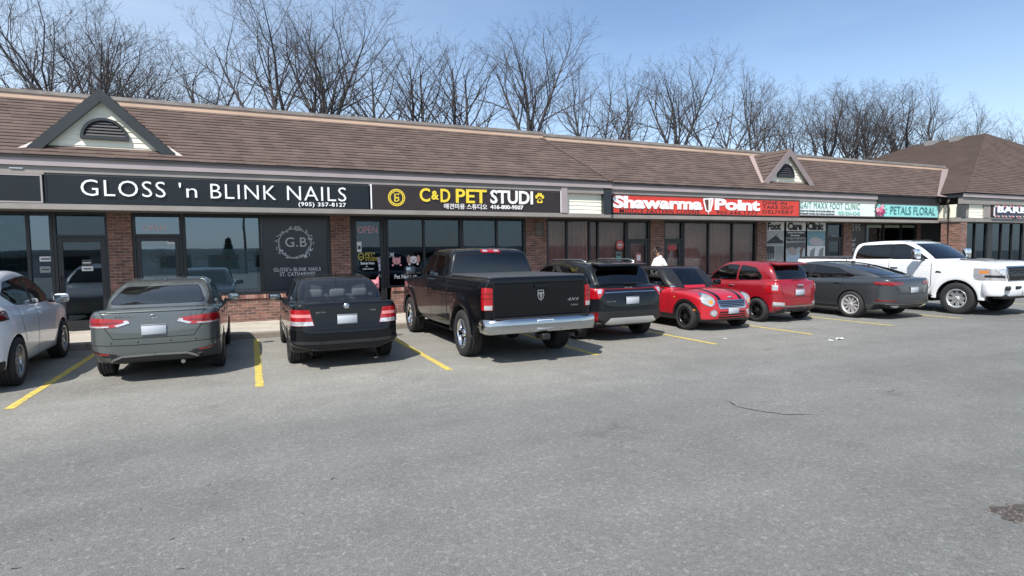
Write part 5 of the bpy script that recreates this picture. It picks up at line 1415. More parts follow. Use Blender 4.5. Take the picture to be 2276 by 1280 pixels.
class Body:
    def __init__(s, side, plan, front, gside=None, gfront=None, gplan=None, crown=0.03, k=0.10, kg=0.09, kj=0.05, gbow=0.10, gcrown=0.04,
                 pbow=0.0, res=0.026, extra=None, it=2):
        S, P, Fr = S2(side, it), S2(plan, it, mir=1), S2(front, it, mir=0)
        G = S2(gside, it) if gside else None
        if G: GF, GP = S2(gfront, it, mir=0), S2(gplan, it, mir=1)
        def f(x, y, z):
            y2 = y*y
            d = smax(smax(S(x, z+crown*y2), P(x, y), k), Fr(y, z), k)
            if G:
                g = smax(smax(G(x-np.sign(x-s.gmid)*-gbow*y2, z+gcrown*y2), GP(x, y), kg), GF(y, z), kg)
                d = smin(d, g, kj)
            if extra: d = extra(d, x, y, z)
            return d
        s.gmid = (min(q[0] for q in gside)+max(q[0] for q in gside))/2 if gside else 0
        s.f = f
        xs = [q[0] for q in side]; zs = [q[1] for q in side]+([q[1] for q in gside] if gside else [])
        hw = max(q[1] for q in plan)+0.08
        lo = np.array([min(xs)-.1, -hw, min(zs)-.08]); hi = np.array([max(xs)+.1, hw, max(zs)+.1])
        n = np.ceil((hi-lo)/res).astype(int)+1
        lo[1] = -res*(n[1]-1)/2
        ax = [lo[i]+res*np.arange(n[i]) for i in range(3)]
        X, Y, Z = np.meshgrid(*ax, indexing='ij')
        V, Q = surface_nets(f(X, Y, Z), lo, res)
        for _ in range(2):
            g = s.grad(V); V = V-g*(f(V[:, 0], V[:, 1], V[:, 2])/np.maximum((g*g).sum(1), .05))[:, None]
        s.V, s.Q, s.res = V, Q, res
        s.N = s.normals(V); s.FC = V[Q].mean(1); s.FN = s.N[Q].mean(1)
        s.bm = None
    @staticmethod
    def tuck(x0, zc, zs, y0=.45, y1=.75):
        """lift the lower edge of the rear bumper towards its corners"""
        def e(d, x, y, z):
            t = np.clip((np.abs(y)-y0)/(y1-y0), 0, 1); t = t*t*(3-2*t)
            lim = zc+(zs-zc)*t-np.maximum(x-x0, 0)*1.2
            return smax(d, lim-z, .05)
        return e
    def grad(s, V, e=0.004):
        f = s.f; x, y, z = V.T
        return np.stack([f(x+e, y, z)-f(x-e, y, z), f(x, y+e, z)-f(x, y-e, z), f(x, y, z+e)-f(x, y, z-e)], 1)/(2*e)
    def normals(s, V):
        g = s.grad(V, 0.010); return g/np.maximum(np.linalg.norm(g, axis=1), 1e-6)[:, None]
    def hit(s, p, d):
        p = np.array(p, float); d = np.array(d, float)
        for _ in range(200):
            v = float(s.f(p[0:1], p[1:2], p[2:3])[0])
            if v < 1e-4: break
            p = p+d*max(v*.7, 1e-4)
        return p
    def patch(s, name, m, view, poly, lim=None, off=0.004, parent=None, nmin=0.02, rnd=0, rim=True):
        if rnd: poly = chaikin(poly, rnd)
        vd = np.array(VD[view], float)
        base = s.FN@vd > nmin
        if lim is not None: base &= (s.FC@vd) > (abs(lim) if view in 'LR' else lim*vd.sum())-2*s.res
        allv, allf = [], []
        bm = bmesh.new()
        for part in convex_parts(poly):
            pl = prism_planes(view, part, lim)
            sel = base.copy()
            for co, no in pl: sel &= ((s.FC-co)@no) < 2*s.res
            q = s.Q[sel]
            if not len(q): continue
            ids, inv = np.unique(q, return_inverse=True); inv = inv.reshape(q.shape)
            b2 = bmesh.new(); vs = [b2.verts.new(s.V[i]) for i in ids]
            for t in inv:
                try: b2.faces.new([vs[k] for k in t])
                except ValueError: pass
            for co, no in pl:
                bmesh.ops.bisect_plane(b2, geom=b2.verts[:]+b2.edges[:]+b2.faces[:], dist=1e-6, plane_co=co, plane_no=no, clear_outer=True)
            b2.verts.index_update()
            o = len(allv); allv += [v.co[:] for v in b2.verts]; allf += [[o+v.index for v in f.verts] for f in b2.faces]
            b2.free()
        if not allv: bm.free(); print('EMPTY PATCH', name, view); return None
        N = s.normals(np.array(allv)); A = np.array(allv)
        vs = [bm.verts.new(p) for p in A+N*off]
        for f in allf:
            try: bm.faces.new([vs[k] for k in f])
            except ValueError: pass
        bmesh.ops.remove_doubles(bm, verts=bm.verts, dist=2e-4)
        if rim:
            be = [e for e in bm.edges if len(e.link_faces) == 1]
            r = bmesh.ops.extrude_edge_only(bm, edges=be)
            nv = [v for v in r['geom'] if isinstance(v, bmesh.types.BMVert)]
            NN = s.normals(np.array([v.co[:] for v in nv]))
            for v, n in zip(nv, NN): v.co = v.co-Vector(n)*(off+0.004)
        for f in bm.faces: f.smooth = True
        for e in bm.edges:
            if len(e.link_faces) == 2 and e.calc_face_angle(0) > 0.7: e.smooth = False
        me = bpy.data.meshes.new(name); bm.to_mesh(me); bm.free(); me.materials.append(m)
        o = bpy.data.objects.new(name, me); COL.objects.link(o)
        if parent is not None: o.parent = parent
        return o
    def main(s):
        if s.bm is None:
            me = bpy.data.meshes.new('hull'); me.from_pydata(s.V.tolist(), [], s.Q.tolist())
            s.bm = bmesh.new(); s.bm.from_mesh(me); bpy.data.meshes.remove(me)
        return s.bm
    def cut(s, view, poly, lim=None, nmin=-2, rnd=0, arch=None):
        """remove the outer skin inside the outline; arch: pull the hole's rim inward to |y| = arch as a dark wheel well"""
        if rnd: poly = chaikin(poly, rnd)
        bm = s.main(); vd = Vector(VD[view])
        for part in convex_parts(poly):
            pl = prism_planes(view, part, lim)
            C = np.array([f.calc_center_median()[:] for f in bm.faces])
            sel = np.ones(len(C), bool)
            for co, no in pl: sel &= ((C-co)@no) < 2*s.res
            bm.faces.ensure_lookup_table()
            ins = [bm.faces[int(i)] for i in np.nonzero(sel)[0]]
            if nmin > -1: ins = [f for f in ins if f.normal.dot(vd) > nmin]
            for co, no in pl:
                geom = list({v for f in ins for v in f.verts})+list({e for f in ins for e in f.edges})+ins
                r = bmesh.ops.bisect_plane(bm, geom=geom, dist=1e-5, plane_co=co, plane_no=no)
                co, no = Vector(co), Vector(no)
                ins = [f for f in r['geom'] if isinstance(f, bmesh.types.BMFace) and (f.calc_center_median()-co).dot(no) < 0]
            bmesh.ops.delete(bm, geom=ins, context='FACES')
        if arch is not None:
            sg = vd.y
            xs = [q[0] for q in poly]; zs = [q[1] for q in poly]
            cx = (min(xs)+max(xs))/2; r2 = ((max(xs)-min(xs))/2+.01)**2; cz = (min(zs)+max(zs))/2
            be = [e for e in bm.edges if len(e.link_faces) == 1 and all(v.co.y*sg > arch+.01 and abs((v.co.x-cx)**2+(v.co.z-cz)**2-r2*.98) < .05*r2+.02 for v in e.verts)]
            r = bmesh.ops.extrude_edge_only(bm, edges=be)
            for v in r['geom']:
                if isinstance(v, bmesh.types.BMVert): v.co.y = sg*arch
                elif isinstance(v, bmesh.types.BMFace): v.material_index = 1
    def finish(s, name, paint, dark, parent, under=0.0):
        bm = s.main()
        loose = [v for v in bm.verts if not v.link_faces]
        bmesh.ops.delete(bm, geom=loose, context='VERTS')
        for f in bm.faces:
            f.smooth = True
            if f.material_index == 0 and f.normal.z < -0.6 and f.calc_center_median().z < under: f.material_index = 1
        for e in bm.edges:
            if len(e.link_faces) == 2 and (e.link_faces[0].material_index != e.link_faces[1].material_index or e.calc_face_angle(0) > 0.8): e.smooth = False
        me = bpy.data.meshes.new(name); bm.to_mesh(me); bm.free(); s.bm = None
        me.materials.append(paint); me.materials.append(dark)
        o = bpy.data.objects.new(name, me); COL.objects.link(o); o.parent = parent
        return o

def circle(cx, cz, r, n=28, flat=None):
    return [(cx+r*math.cos(2*math.pi*k/n), cz+r*math.sin(2*math.pi*k/n)) for k in range(n)]

def stripe(pts, w):
    """polyline -> list of quads of width w"""
    out = []
    for a, b in zip(pts, pts[1:]):
        d = np.array(b)-np.array(a); L = np.hypot(*d)
        n = np.array([-d[1], d[0]])/L*w/2; t = d/L*w*.3
        out.append([tuple(np.array(a)+n-t), tuple(np.array(b)+n+t), tuple(np.array(b)-n+t), tuple(np.array(a)-n-t)])
    return out

def paint(name, col, metal=0.0, flake=0.0, rough=0.35):
    dk = max(col) < .02
    m = mat(name, col, rough, metal, 0.12 if dk else 0.4, coat=0.75 if dk else 1.0, coat_rough=0.02)
    if dk: m.node_tree.nodes['Principled BSDF'].inputs['Coat IOR'].default_value = 1.42
    nt = m.node_tree
    if flake and 'flk' not in nt.nodes:
        b = nt.nodes['Principled BSDF']
        tc = nt.nodes.new('ShaderNodeTexCoord'); n = nt.nodes.new('ShaderNodeTexNoise'); n.name = 'flk'
        n.inputs['Scale'].default_value = 2.2; n.inputs['Detail'].default_value = 5
        r = nt.nodes.new('ShaderNodeMapRange'); r.inputs['To Min'].default_value = rough-flake; r.inputs['To Max'].default_value = rough+flake
        nt.links.new(tc.outputs['Object'], n.inputs['Vector']); nt.links.new(n.outputs['Fac'], r.inputs['Value']); nt.links.new(r.outputs['Result'], b.inputs['Roughness'])
    return m

def wheel_meshes(R, w, rim, style, n, rim_mat, face_mat=None, barrel=None):
    """tyre and rim meshes, outer face toward +y"""
    t = MB(); h = w/2; g = 0.010
    prof = [(rim-.012, h*.72), (rim+.004, h*.90), (rim+.03, h*1.0), ((R+rim)/2+.01, h*1.04), (R-.035, h*.98), (R-.012, h*.88), (R, h*.74)]
    tread = []
    for q in (0.42, 0.0, -0.42):
        tread += [(R, h*(q+.07)), (R-g, h*(q+.05)), (R-g, h*(q-.05)), (R, h*(q-.07))]
    prof = prof+tread+[(r, -y) for r, y in prof[::-1]]
    t.lathe([(r, y) for r, y in prof][::-1], (0, 0, 0), 'y', 40, 0)
    # sipes: short dark bars across the tread
    to = t.build('tyre', [RUB], local=True, merge=True)
    m = MB()
    m.lathe([(rim-.012, -h*.8), (rim-.03, -h*.3), (rim-.035, h*.5), (rim-.012, h*.74), (rim+.008, h*.88), (rim+.004, h*.93), (rim-.02, h*.90), (rim-.034, h*.70)][::-1], (0, 0, 0), 'y', 40, 0)
    m.lathe([(rim-.03, -h*.25), (0.0, -h*.25)], (0, 0, 0), 'y', 24, 1, smooth=False)   # brake side backing
    m.lathe([(rim*.62, -h*.05), (0.0, -h*.05)], (0, 0, 0), 'y', 24, 2, smooth=False)   # brake disc
    yo = h*.70
    def spoke(a, w0, w1, r0, r1, y0, y1, th=.03, mi=0):
        ca, sa = math.cos(a), math.sin(a)
        def P(r, s, y): return (r*ca-s*sa, y, r*sa+s*ca)
        q0 = [P(r0, -w0, y0), P(r0, w0, y0), P(r1, w1, y1), P(r1, -w1, y1)]
        q1 = [P(r0, -w0*1.3, y0-th), P(r0, w0*1.3, y0-th), P(r1, w1*1.2, y1-th), P(r1, -w1*1.2, y1-th)]
        m.face(q0[::-1] if True else q0, mi)
        for i in range(4):
            j = (i+1) % 4
            m.face([q0[i], q0[j], q1[j], q1[i]], mi)
    r1 = rim-.022
    if style == 'split':
        for k in range(n):
            a = 2*math.pi*k/n+.1; d = .16 if n > 6 else .2
            for sg in (-1, 1):
                spoke(a+sg*d*.55, .012, .013, rim*.2, r1, yo*.80, yo)
    elif style == 'twin10':
        for k in range(n):
            a = 2*math.pi*k/n
            for sg in (-1, 1): spoke(a+sg*.085, .013, .014, rim*.22, r1, yo*.85, yo)
    elif style == 'truck':
        for k in range(n):
            a = 2*math.pi*k/n+.3
            spoke(a, .045, .030, rim*.22, r1, yo*.72, yo*.95, .04)
            spoke(a+.17, .010, .012, rim*.3, r1, yo*.66, yo*.9, .03); spoke(a-.17, .010, .012, rim*.3, r1, yo*.66, yo*.9, .03)
    else:
        for k in range(n):
            spoke(2*math.pi*k/n+.1, .030, .024, rim*.18, r1, yo*.82, yo)
    m.lathe([(0.0, yo*.95), (rim*.16, yo*.93), (rim*.24, yo*.84), (rim*.27, yo*.5)], (0, 0, 0), 'y', 20, 0)
    m.lathe([(0.0, yo*1.01), (.030, yo*.99), (.034, yo*.9)], (0, 0, 0), 'y', 16, 3)
    for k in range(5):
        a = 2*math.pi*k/5+.6
        m.lathe([(0, .012), (.010, .010), (.011, 0)], (rim*.205*math.cos(a), yo*.88, rim*.205*math.sin(a)), 'y', 8, 3)
    ro = m.build('rim', [rim_mat, DARK, mat('brake disc', (.22, .2, .19), .4, .9), face_mat or rim_mat], local=True, merge=True)
    me = (to.data, ro.data)
    bpy.data.objects.remove(to); bpy.data.objects.remove(ro)
    return me

def add_wheels(root, xs, track, R, meshes, steer=0.0):
    for x in xs:
        for s in (1, -1):
            e = bpy.data.objects.new('wheel', None); COL.objects.link(e); e.parent = root
            e.empty_display_size = .1
            e.location = (x, s*track/2, R); e.rotation_euler = (0, random.uniform(0, 6), (0 if s > 0 else math.pi)+(steer if x > 0 else 0))
            e.rotation_mode = 'ZYX' if False else 'XYZ'
            for nm, me in zip(('tyre', 'rim'), meshes):
                o = bpy.data.objects.new(nm, me); COL.objects.link(o); o.parent = e

def rounded(p, r, n=4):
    o = []
    for i in range(len(p)):
        a, b, c = (np.array(p[k % len(p)], float) for k in (i-1, i, i+1))
        la, lc = np.linalg.norm(a-b), np.linalg.norm(c-b); d = min(r, .45*la, .45*lc)
        u, w = b+(a-b)/la*d, b+(c-b)/lc*d
        for k in range(n+1):
            t = k/n; o.append(tuple((1-t)**2*u+2*t*(1-t)*b+t*t*w))
    return o

class Car:
    def __init__(s, name, label, cat, X, Y, rz, body, pm, glass=GLS, group='cars parked nose to tail along the shop fronts'):
        s.b = body; s.pm = pm; s.g = glass
        s.root = empty(name, (X, Y, 0), rz); tag(s.root, label, cat)
    def patch(s, name, m, view, poly, lim=None, **kw):
        kw.setdefault('parent', s.root)
        return s.b.patch(name, m, view, poly, lim, **kw)
    def both(s, name, m, poly, lim=0.3, **kw):
        return [s.patch(name, m, v, poly, lim, **dict(kw)) for v in 'LR']
    def mir(s, name, m, view, poly, lim=None, **kw):
        return [s.patch(name, m, view, [(q[0]*sg, q[1]) for q in poly], lim, **dict(kw)) for sg in (1, -1)]
    def window(s, name, view, poly, lim=None, rnd=1, m=None, frame=0.012, nmin=0.02, surround=None):
        """opening in the skin, tinted pane in it, black rubber round it"""
        P = chaikin(poly, rnd) if rnd else poly
        s.b.cut(view, P, lim, nmin=nmin)
        return s.patch(name, m or s.g, view, P, lim, off=-0.004, rim=False, nmin=nmin)
    def glass(s, name, view, poly, lim=None, r=.06, m=None, border=.016, nmin=0.02, parent=None):
        P = np.array(rounded(poly, r)); c = P.mean(0)
        d = P-c; L = np.linalg.norm(d, axis=1, keepdims=True)
        big = [tuple(q) for q in c+d*(1+border/L)]
        o = s.patch('window_trim', BLK, view, big, lim, off=0.003, nmin=nmin)
        s.b.cut(view, big, lim, nmin=nmin)
        # trim ring: keep only outside the pane
        bm = bmesh.new(); bm.from_mesh(o.data)
        pl = prism_planes(view, [tuple(q) for q in P], lim)[:len(P)]
        ins = bm.faces[:]
        for co, no in pl:
            geom = list({v for f in ins for v in f.verts})+list({e for f in ins for e in f.edges})+ins
            r = bmesh.ops.bisect_plane(bm, geom=geom, dist=1e-5, plane_co=co, plane_no=no)
            co, no = Vector(co), Vector(no)
            ins = [f for f in r['geom'] if isinstance(f, bmesh.types.BMFace) and (f.calc_center_median()-co).dot(no) < 0]
        bmesh.ops.delete(bm, geom=ins, context='FACES'); bm.to_mesh(o.data); bm.free()
        g = s.patch(name, m or s.g, view, [tuple(q) for q in P], lim, off=0.001, rim=False, nmin=nmin, parent=parent or s.root)
        o.parent = g
        return g
    def seam(s, view, pts, lim=None, w=.009, m=None, name='door_seam', off=.0012, parent=None):
        mm = MB(); obs = [s.patch(name, m or DARK, view, q, lim, off=off, rim=False, parent=parent or s.root) for q in stripe(pts, w)]
        obs = [o for o in obs if o]
        return s.join(obs, name)
    def seams(s, name, items, m=None, w=.009, off=.0012, parent=None):
        obs = []
        for view, pts, lim in items:
            obs += [s.patch(name, m or DARK, view, q, lim, off=off, rim=False, parent=parent or s.root) for q in stripe(pts, w)]
        return s.join([o for o in obs if o], name)
    def join(s, obs, name):
        if not obs: return None
        bm = bmesh.new()
        for o in obs: bm.from_mesh(o.data)
        me = bpy.data.meshes.new(name); bm.to_mesh(me); bm.free()
        for mt in obs[0].data.materials: me.materials.append(mt)
        par = obs[0].parent
        for o in obs:
            d = o.data; bpy.data.objects.remove(o); bpy.data.meshes.remove(d)
        o = bpy.data.objects.new(name, me); COL.objects.link(o); o.parent = par
        return o
    def arches(s, xs, zc, r, inner=0.45):
        for x in xs:
            for v in 'LR': s.b.cut(v, circle(x, zc, r), 0.42, arch=inner)
    def rear_plate(s, z, view='rear', w=.305, h=.155, y=0.0, m=None):
        d = (1, 0, 0) if view == 'rear' else (-1, 0, 0); x0 = -4 if view == 'rear' else 4
        a = s.b.hit((x0, y, z+h/2), d); b = s.b.hit((x0, y, z-h/2), d)
        x = min(a[0], b[0]) if view == 'rear' else max(a[0], b[0]); sg = -1 if view == 'rear' else 1
        o = rbox('licence_plate', (x+sg*.012, y, z), (.008, w, h), .003, PLATE, s.root, seg=1)
        mb = MB(); xx = x+sg*.0165
        mb.box(min(xx, xx+sg*.002), max(xx, xx+sg*.002), y-w/2+.004, y+w/2-.004, z+h/2-.012, z+h/2-.004)
        mb.box(min(xx, xx+sg*.002), max(xx, xx+sg*.002), y-w/2+.004, y+w/2-.004, z-h/2+.004, z-h/2+.012)
        f = mb.build('plate_frame', [BLK], o, local=True)
        return o
    def badge(s, body, y0, y1, z0, z1, view='rear', m=None, bold=.02, name='badge', shear=0):
        yc, zc = (y0+y1)/2, (z0+z1)/2
        mb = MB()
        if view in ('rear', 'front'):
            sg = -1 if view == 'rear' else 1
            a = s.b.hit((sg*5, yc*sg, zc), (-sg, 0, 0))
            put_text(mb, body, y0 if sg < 0 else y0, y1, z0, z1, 0, bold, 1.05, shear, org=(a[0]+sg*.001, 0, 0), xdir=(0, -1, 0) if sg < 0 else (0, 1, 0), zdir=(0, 0, 1), depth=.008)
        else:
            sg = 1 if view == 'L' else -1
            a = s.b.hit((-yc*sg, sg*3, zc), (0, -sg, 0))
            put_text(mb, body, y0, y1, z0, z1, 0, bold, 1.05, shear, org=(0, a[1]+sg*.001, 0), xdir=(-1, 0, 0) if sg > 0 else (1, 0, 0), zdir=(0, 0, 1), depth=.008)
        return mb.build(name, [m or BADGE], s.root, local=True)
    def handle(s, view, x, z, l=.20, m=None, parent=None):
        sg = 1 if view == 'L' else -1
        a = s.b.hit((x, sg*3, z), (0, -sg, 0))
        return rbox('door_handle', (x, a[1]+sg*.016, z), (l, .022, .032), .010, m or s.pm, parent or s.root)
    def mirrors(s, x, y, z, size=(.16, .22, .15), m=None, only=None, foot=.10):
        for sg in (1, -1):
            o = rbox('wing_mirror', (x, sg*y, z), size, min(size)*.38, m or s.pm, s.root)
            rbox('mirror_glass', (x-size[0]*.5-.001, sg*y, z), (.008, size[1]*.82, size[2]*.74), .003, MIRG, o)
            rbox('mirror_foot', (x+.01, sg*(y-size[1]*.5-.02), z-size[2]*.32), (.07, foot, .05), .015, BLK, o)
    def interior(s, xf, xr, z, m=SEATB, yw=.38, back=.62, head=True, dash=None, rear=True, floor=(-1.6, 1.6, .75)):
        box_obj('cabin_floor', floor[0], floor[1], -floor[2], floor[2], .30, .34, DARK, s.root, local=True)
        for x, rows in ((xf, (1, -1)),)+(((xr, (1, -1)),) if rear else ()):
            for sg in rows:
                o = rbox('seat', (x, sg*yw, z), (.50, .48, .16), .06, m, s.root)
                rbox('seat_back', (x-.28, sg*yw, z+.32), (.14, .48 if x == xf else .62, back), .055, m, o, rot=(rad(-14), 'Y'), taper=(.8, .85))
                if head: rbox('headrest', (x-.40, sg*yw, z+.32+back*.5+.09), (.09, .27, .17), .04, m, o)
        if dash is not None:
            rbox('dashboard', (dash, 0, z+.36), (.42, 1.34, .22), .08, SEATB, s.root)
            mb = MB(); pts = [(dash-.32, .38+.18*math.cos(a), z+.40+.17*math.sin(a)) for a in np.linspace(0, 2*math.pi, 17)]
            mb.tube(pts, .014, 6); mb.build('steering_wheel', [BLK], s.root, local=True)
# ---------------------------------------------------------------- the nine parked vehicles (local x = forward, y = left, z = up)
NOSE_IN, NOSE_OUT = rad(90), rad(-90)
GRP = 'vehicles parked in front of the shops'

def wheels_for(c, xs, track, R, w, rim, style, n, rm, **kw):
    add_wheels(c.root, xs, track, R, wheel_meshes(R, w, rim, style, n, rm, **kw))

# ---- grey saloon seen from behind
def versa():
    X0 = -1.31
    b = Body(
        side=[(-2.20,.24),(-2.30,.34),(-2.335,.52),(-2.325,.72),(-2.295,.88),(-2.28,.99),(-2.265,1.045),(-2.14,1.055),(-1.7,1.05),(-1.0,.98),(0,.96),(.95,.94),(1.3,.91),(1.8,.80),(2.08,.66),(2.16,.50),(2.14,.30),(1.9,.21),(-1.9,.21)],
        plan=[(-2.34,0),(-2.33,.40),(-2.29,.62),(-2.17,.77),(-1.9,.845),(-1.5,.868),(0,.870),(1.4,.865),(1.9,.80),(2.08,.62),(2.15,.3),(2.16,0)],
        front=[(0,.15),(.74,.18),(.825,.26),(.855,.42),(.872,.62),(.868,.78),(.845,.92),(.80,1.02),(.74,1.14),(.6,1.3),(0,1.3)],
        gside=[(-2.0,.95),(-1.95,1.075),(-1.75,1.135),(-1.35,1.28),(-.95,1.395),(-.4,1.45),(0,1.46),(.35,1.405),(.7,1.2),(1.2,.93),(1.0,.6),(-1.9,.6)],
        gfront=[(0,.5),(.815,.5),(.805,.92),(.735,1.12),(.625,1.36),(.60,1.42),(.56,1.55),(0,1.6)],
        gplan=[(-2.1,0),(-2.05,.52),(-1.6,.70),(-.7,.80),(.5,.80),(1.0,.74),(1.25,.45),(1.3,0)], k=.07, kj=.05, crown=.02, extra=Body.tuck(-1.85,.30,.45))
    P = paint('grey green metallic paint', (.118,.130,.126), .5, .05, .32)
    c = Car('parked_car', 'grey saloon car nosed in towards the salon door, seen from behind', 'car', -1.29, 10.62-X0, NOSE_IN, b, P)
    c.arches((X0, 1.31), .31, .355)
    c.glass('rear_window', 'rear', [(-.62,1.105),(.62,1.105),(.50,1.335),(-.50,1.335)], -.9)
    c.glass('windscreen', 'front', [(-.62,1.02),(.62,1.02),(.52,1.37),(-.52,1.37)], .35)
    for v in 'LR':
        c.glass('side_window', v, [(.85,.99),(-.18,.99),(-.18,1.345),(.12,1.345),(.42,1.27)], .4)
        c.glass('side_window', v, [(-.26,.99),(-1.05,1.0),(-1.28,1.10),(-.75,1.32),(-.26,1.345)], .4)
        d = c.seam(v, [(.98,.97),(.95,.45),(.75,.28)], .5); 
        d = c.seams('door_seam', [(v, [(-.22,.98),(-.22,.30)], .5), (v, [(-1.06,.98),(-1.02,.70),(-.92,.5)], .5)])
        c.patch('black_pillar', BLK, v, [(-0.16,0.99),(-0.16,1.345),(-0.28,1.345),(-0.28,0.99)], .4, off=.002)
        c.handle(v, -.12+.02, .86); c.handle(v, -.98, .88)
    # boot lid outline and lower tray
    c.seams('boot_seam', [('rear', [(-.60,.815),(-.50,.655),(.50,.655),(.60,.815)], -1.9), ('rear', [(-.60,.948),(-.655,1.035)], -1.8), ('rear', [(.60,.948),(.655,1.035)], -1.8)])
    c.patch('boot_lip', P, 'rear', [(-.66,1.020),(.66,1.020),(.64,1.055),(-.64,1.055)], -1.9, off=.016)
    for sg in (1, -1):
        q = lambda L: [(y*sg, z) for y, z in L]
        t = c.patch('tail_light', REDL, 'rear', q([(.97,.965),(.97,.825),(.66,.815),(.44,.820),(.285,.872),(.32,.918),(.60,.948)]), -1.75, off=.009, nmin=-.4)
        c.patch('light_band', CLRL, 'rear', q([(.44,.824),(.290,.872),(.322,.912),(.37,.905),(.36,.880),(.48,.845)]), -1.9, off=.012, parent=t)
        c.patch('light_band', REDD, 'rear', q([(.86,.893),(.86,.873),(.55,.868),(.43,.885),(.43,.895)]), -1.75, off=.0125, parent=t, nmin=-.4)
        c.patch('light_band', CLRL, 'rear', q([(.97,.846),(.97,.827),(.62,.820),(.54,.828),(.54,.842)]), -1.75, off=.0125, parent=t, nmin=-.4)
        c.patch('reflector', REDD, 'rear', q([(.82,.475),(.80,.44),(.55,.43),(.55,.455)]), -1.9, off=.006, nmin=-.3)
        c.patch('bumper_insert', BLK, 'rear', q([(.84,.50),(.83,.41),(.50,.39),(.46,.44)]), -1.9, off=.003, nmin=-.3)
    c.patch('diffuser', BLK, 'rear', [(-.52,.42),(.52,.42),(.60,.20),(-.60,.20)], -1.8, off=.004, nmin=-.7)
    c.seams('diffuser_trim', [('rear', [(-.60,.30),(-.50,.365),(-.40,.405),(0,.412),(.40,.405),(.50,.365),(.60,.30)], -1.9)], m=mat('satin silver', (.35,.36,.36), .35, .9), w=.030, off=.010)
    c.seams('bumper_crease', [('rear', [(-.84,.575),(-.3,.56),(.3,.56),(.84,.575)], -1.9)], w=.010)
    c.rear_plate(.765)
    c.badge('VERSA', -.50, -.24, .955, .985); c.badge('S V', .44, .54, .958, .982)
    mb = MB(); a = b.hit((-4, 0, .955), (1, 0, 0)); xx = a[0]-.004
    mb.tube([(xx, -.055+.055*0, .94), (xx, -.055, .93), (xx, .055, .93), (xx, .038, .968), (xx, 0, .982), (xx, -.038, .968), (xx, -.055, .93)], .006, 6)
    mb.build('badge', [BADGE], c.root, local=True)
    for y in (-.52,-.2,.2,.52):
        a = b.hit((-4, y, .60), (1, 0, 0)); rbox('parking_sensor', (a[0], y, .60), (.008, .022, .022), .003, BLK, c.root, seg=1)
    o = rbox('aerial_fin', (-.72, 0, 1.445), (.16, .03, .055), .012, P, c.root, taper=(.5,.5))
    mb = MB(); mb.tube([(-2.26,-.34,.27),(-2.0,-.34,.28)], .028, 10); mb.build('exhaust_pipe', [ALU], c.root, local=True)
    c.mirrors(.62, .97, 1.01, (.13,.20,.14)); c.interior(.25, -.62, .52, dash=.85)
    wheels_for(c, (X0,1.31), 1.50, .315, .205, .20, 'five', 5, ALU)
    b.finish('body', P, BLK, c.root, .25)

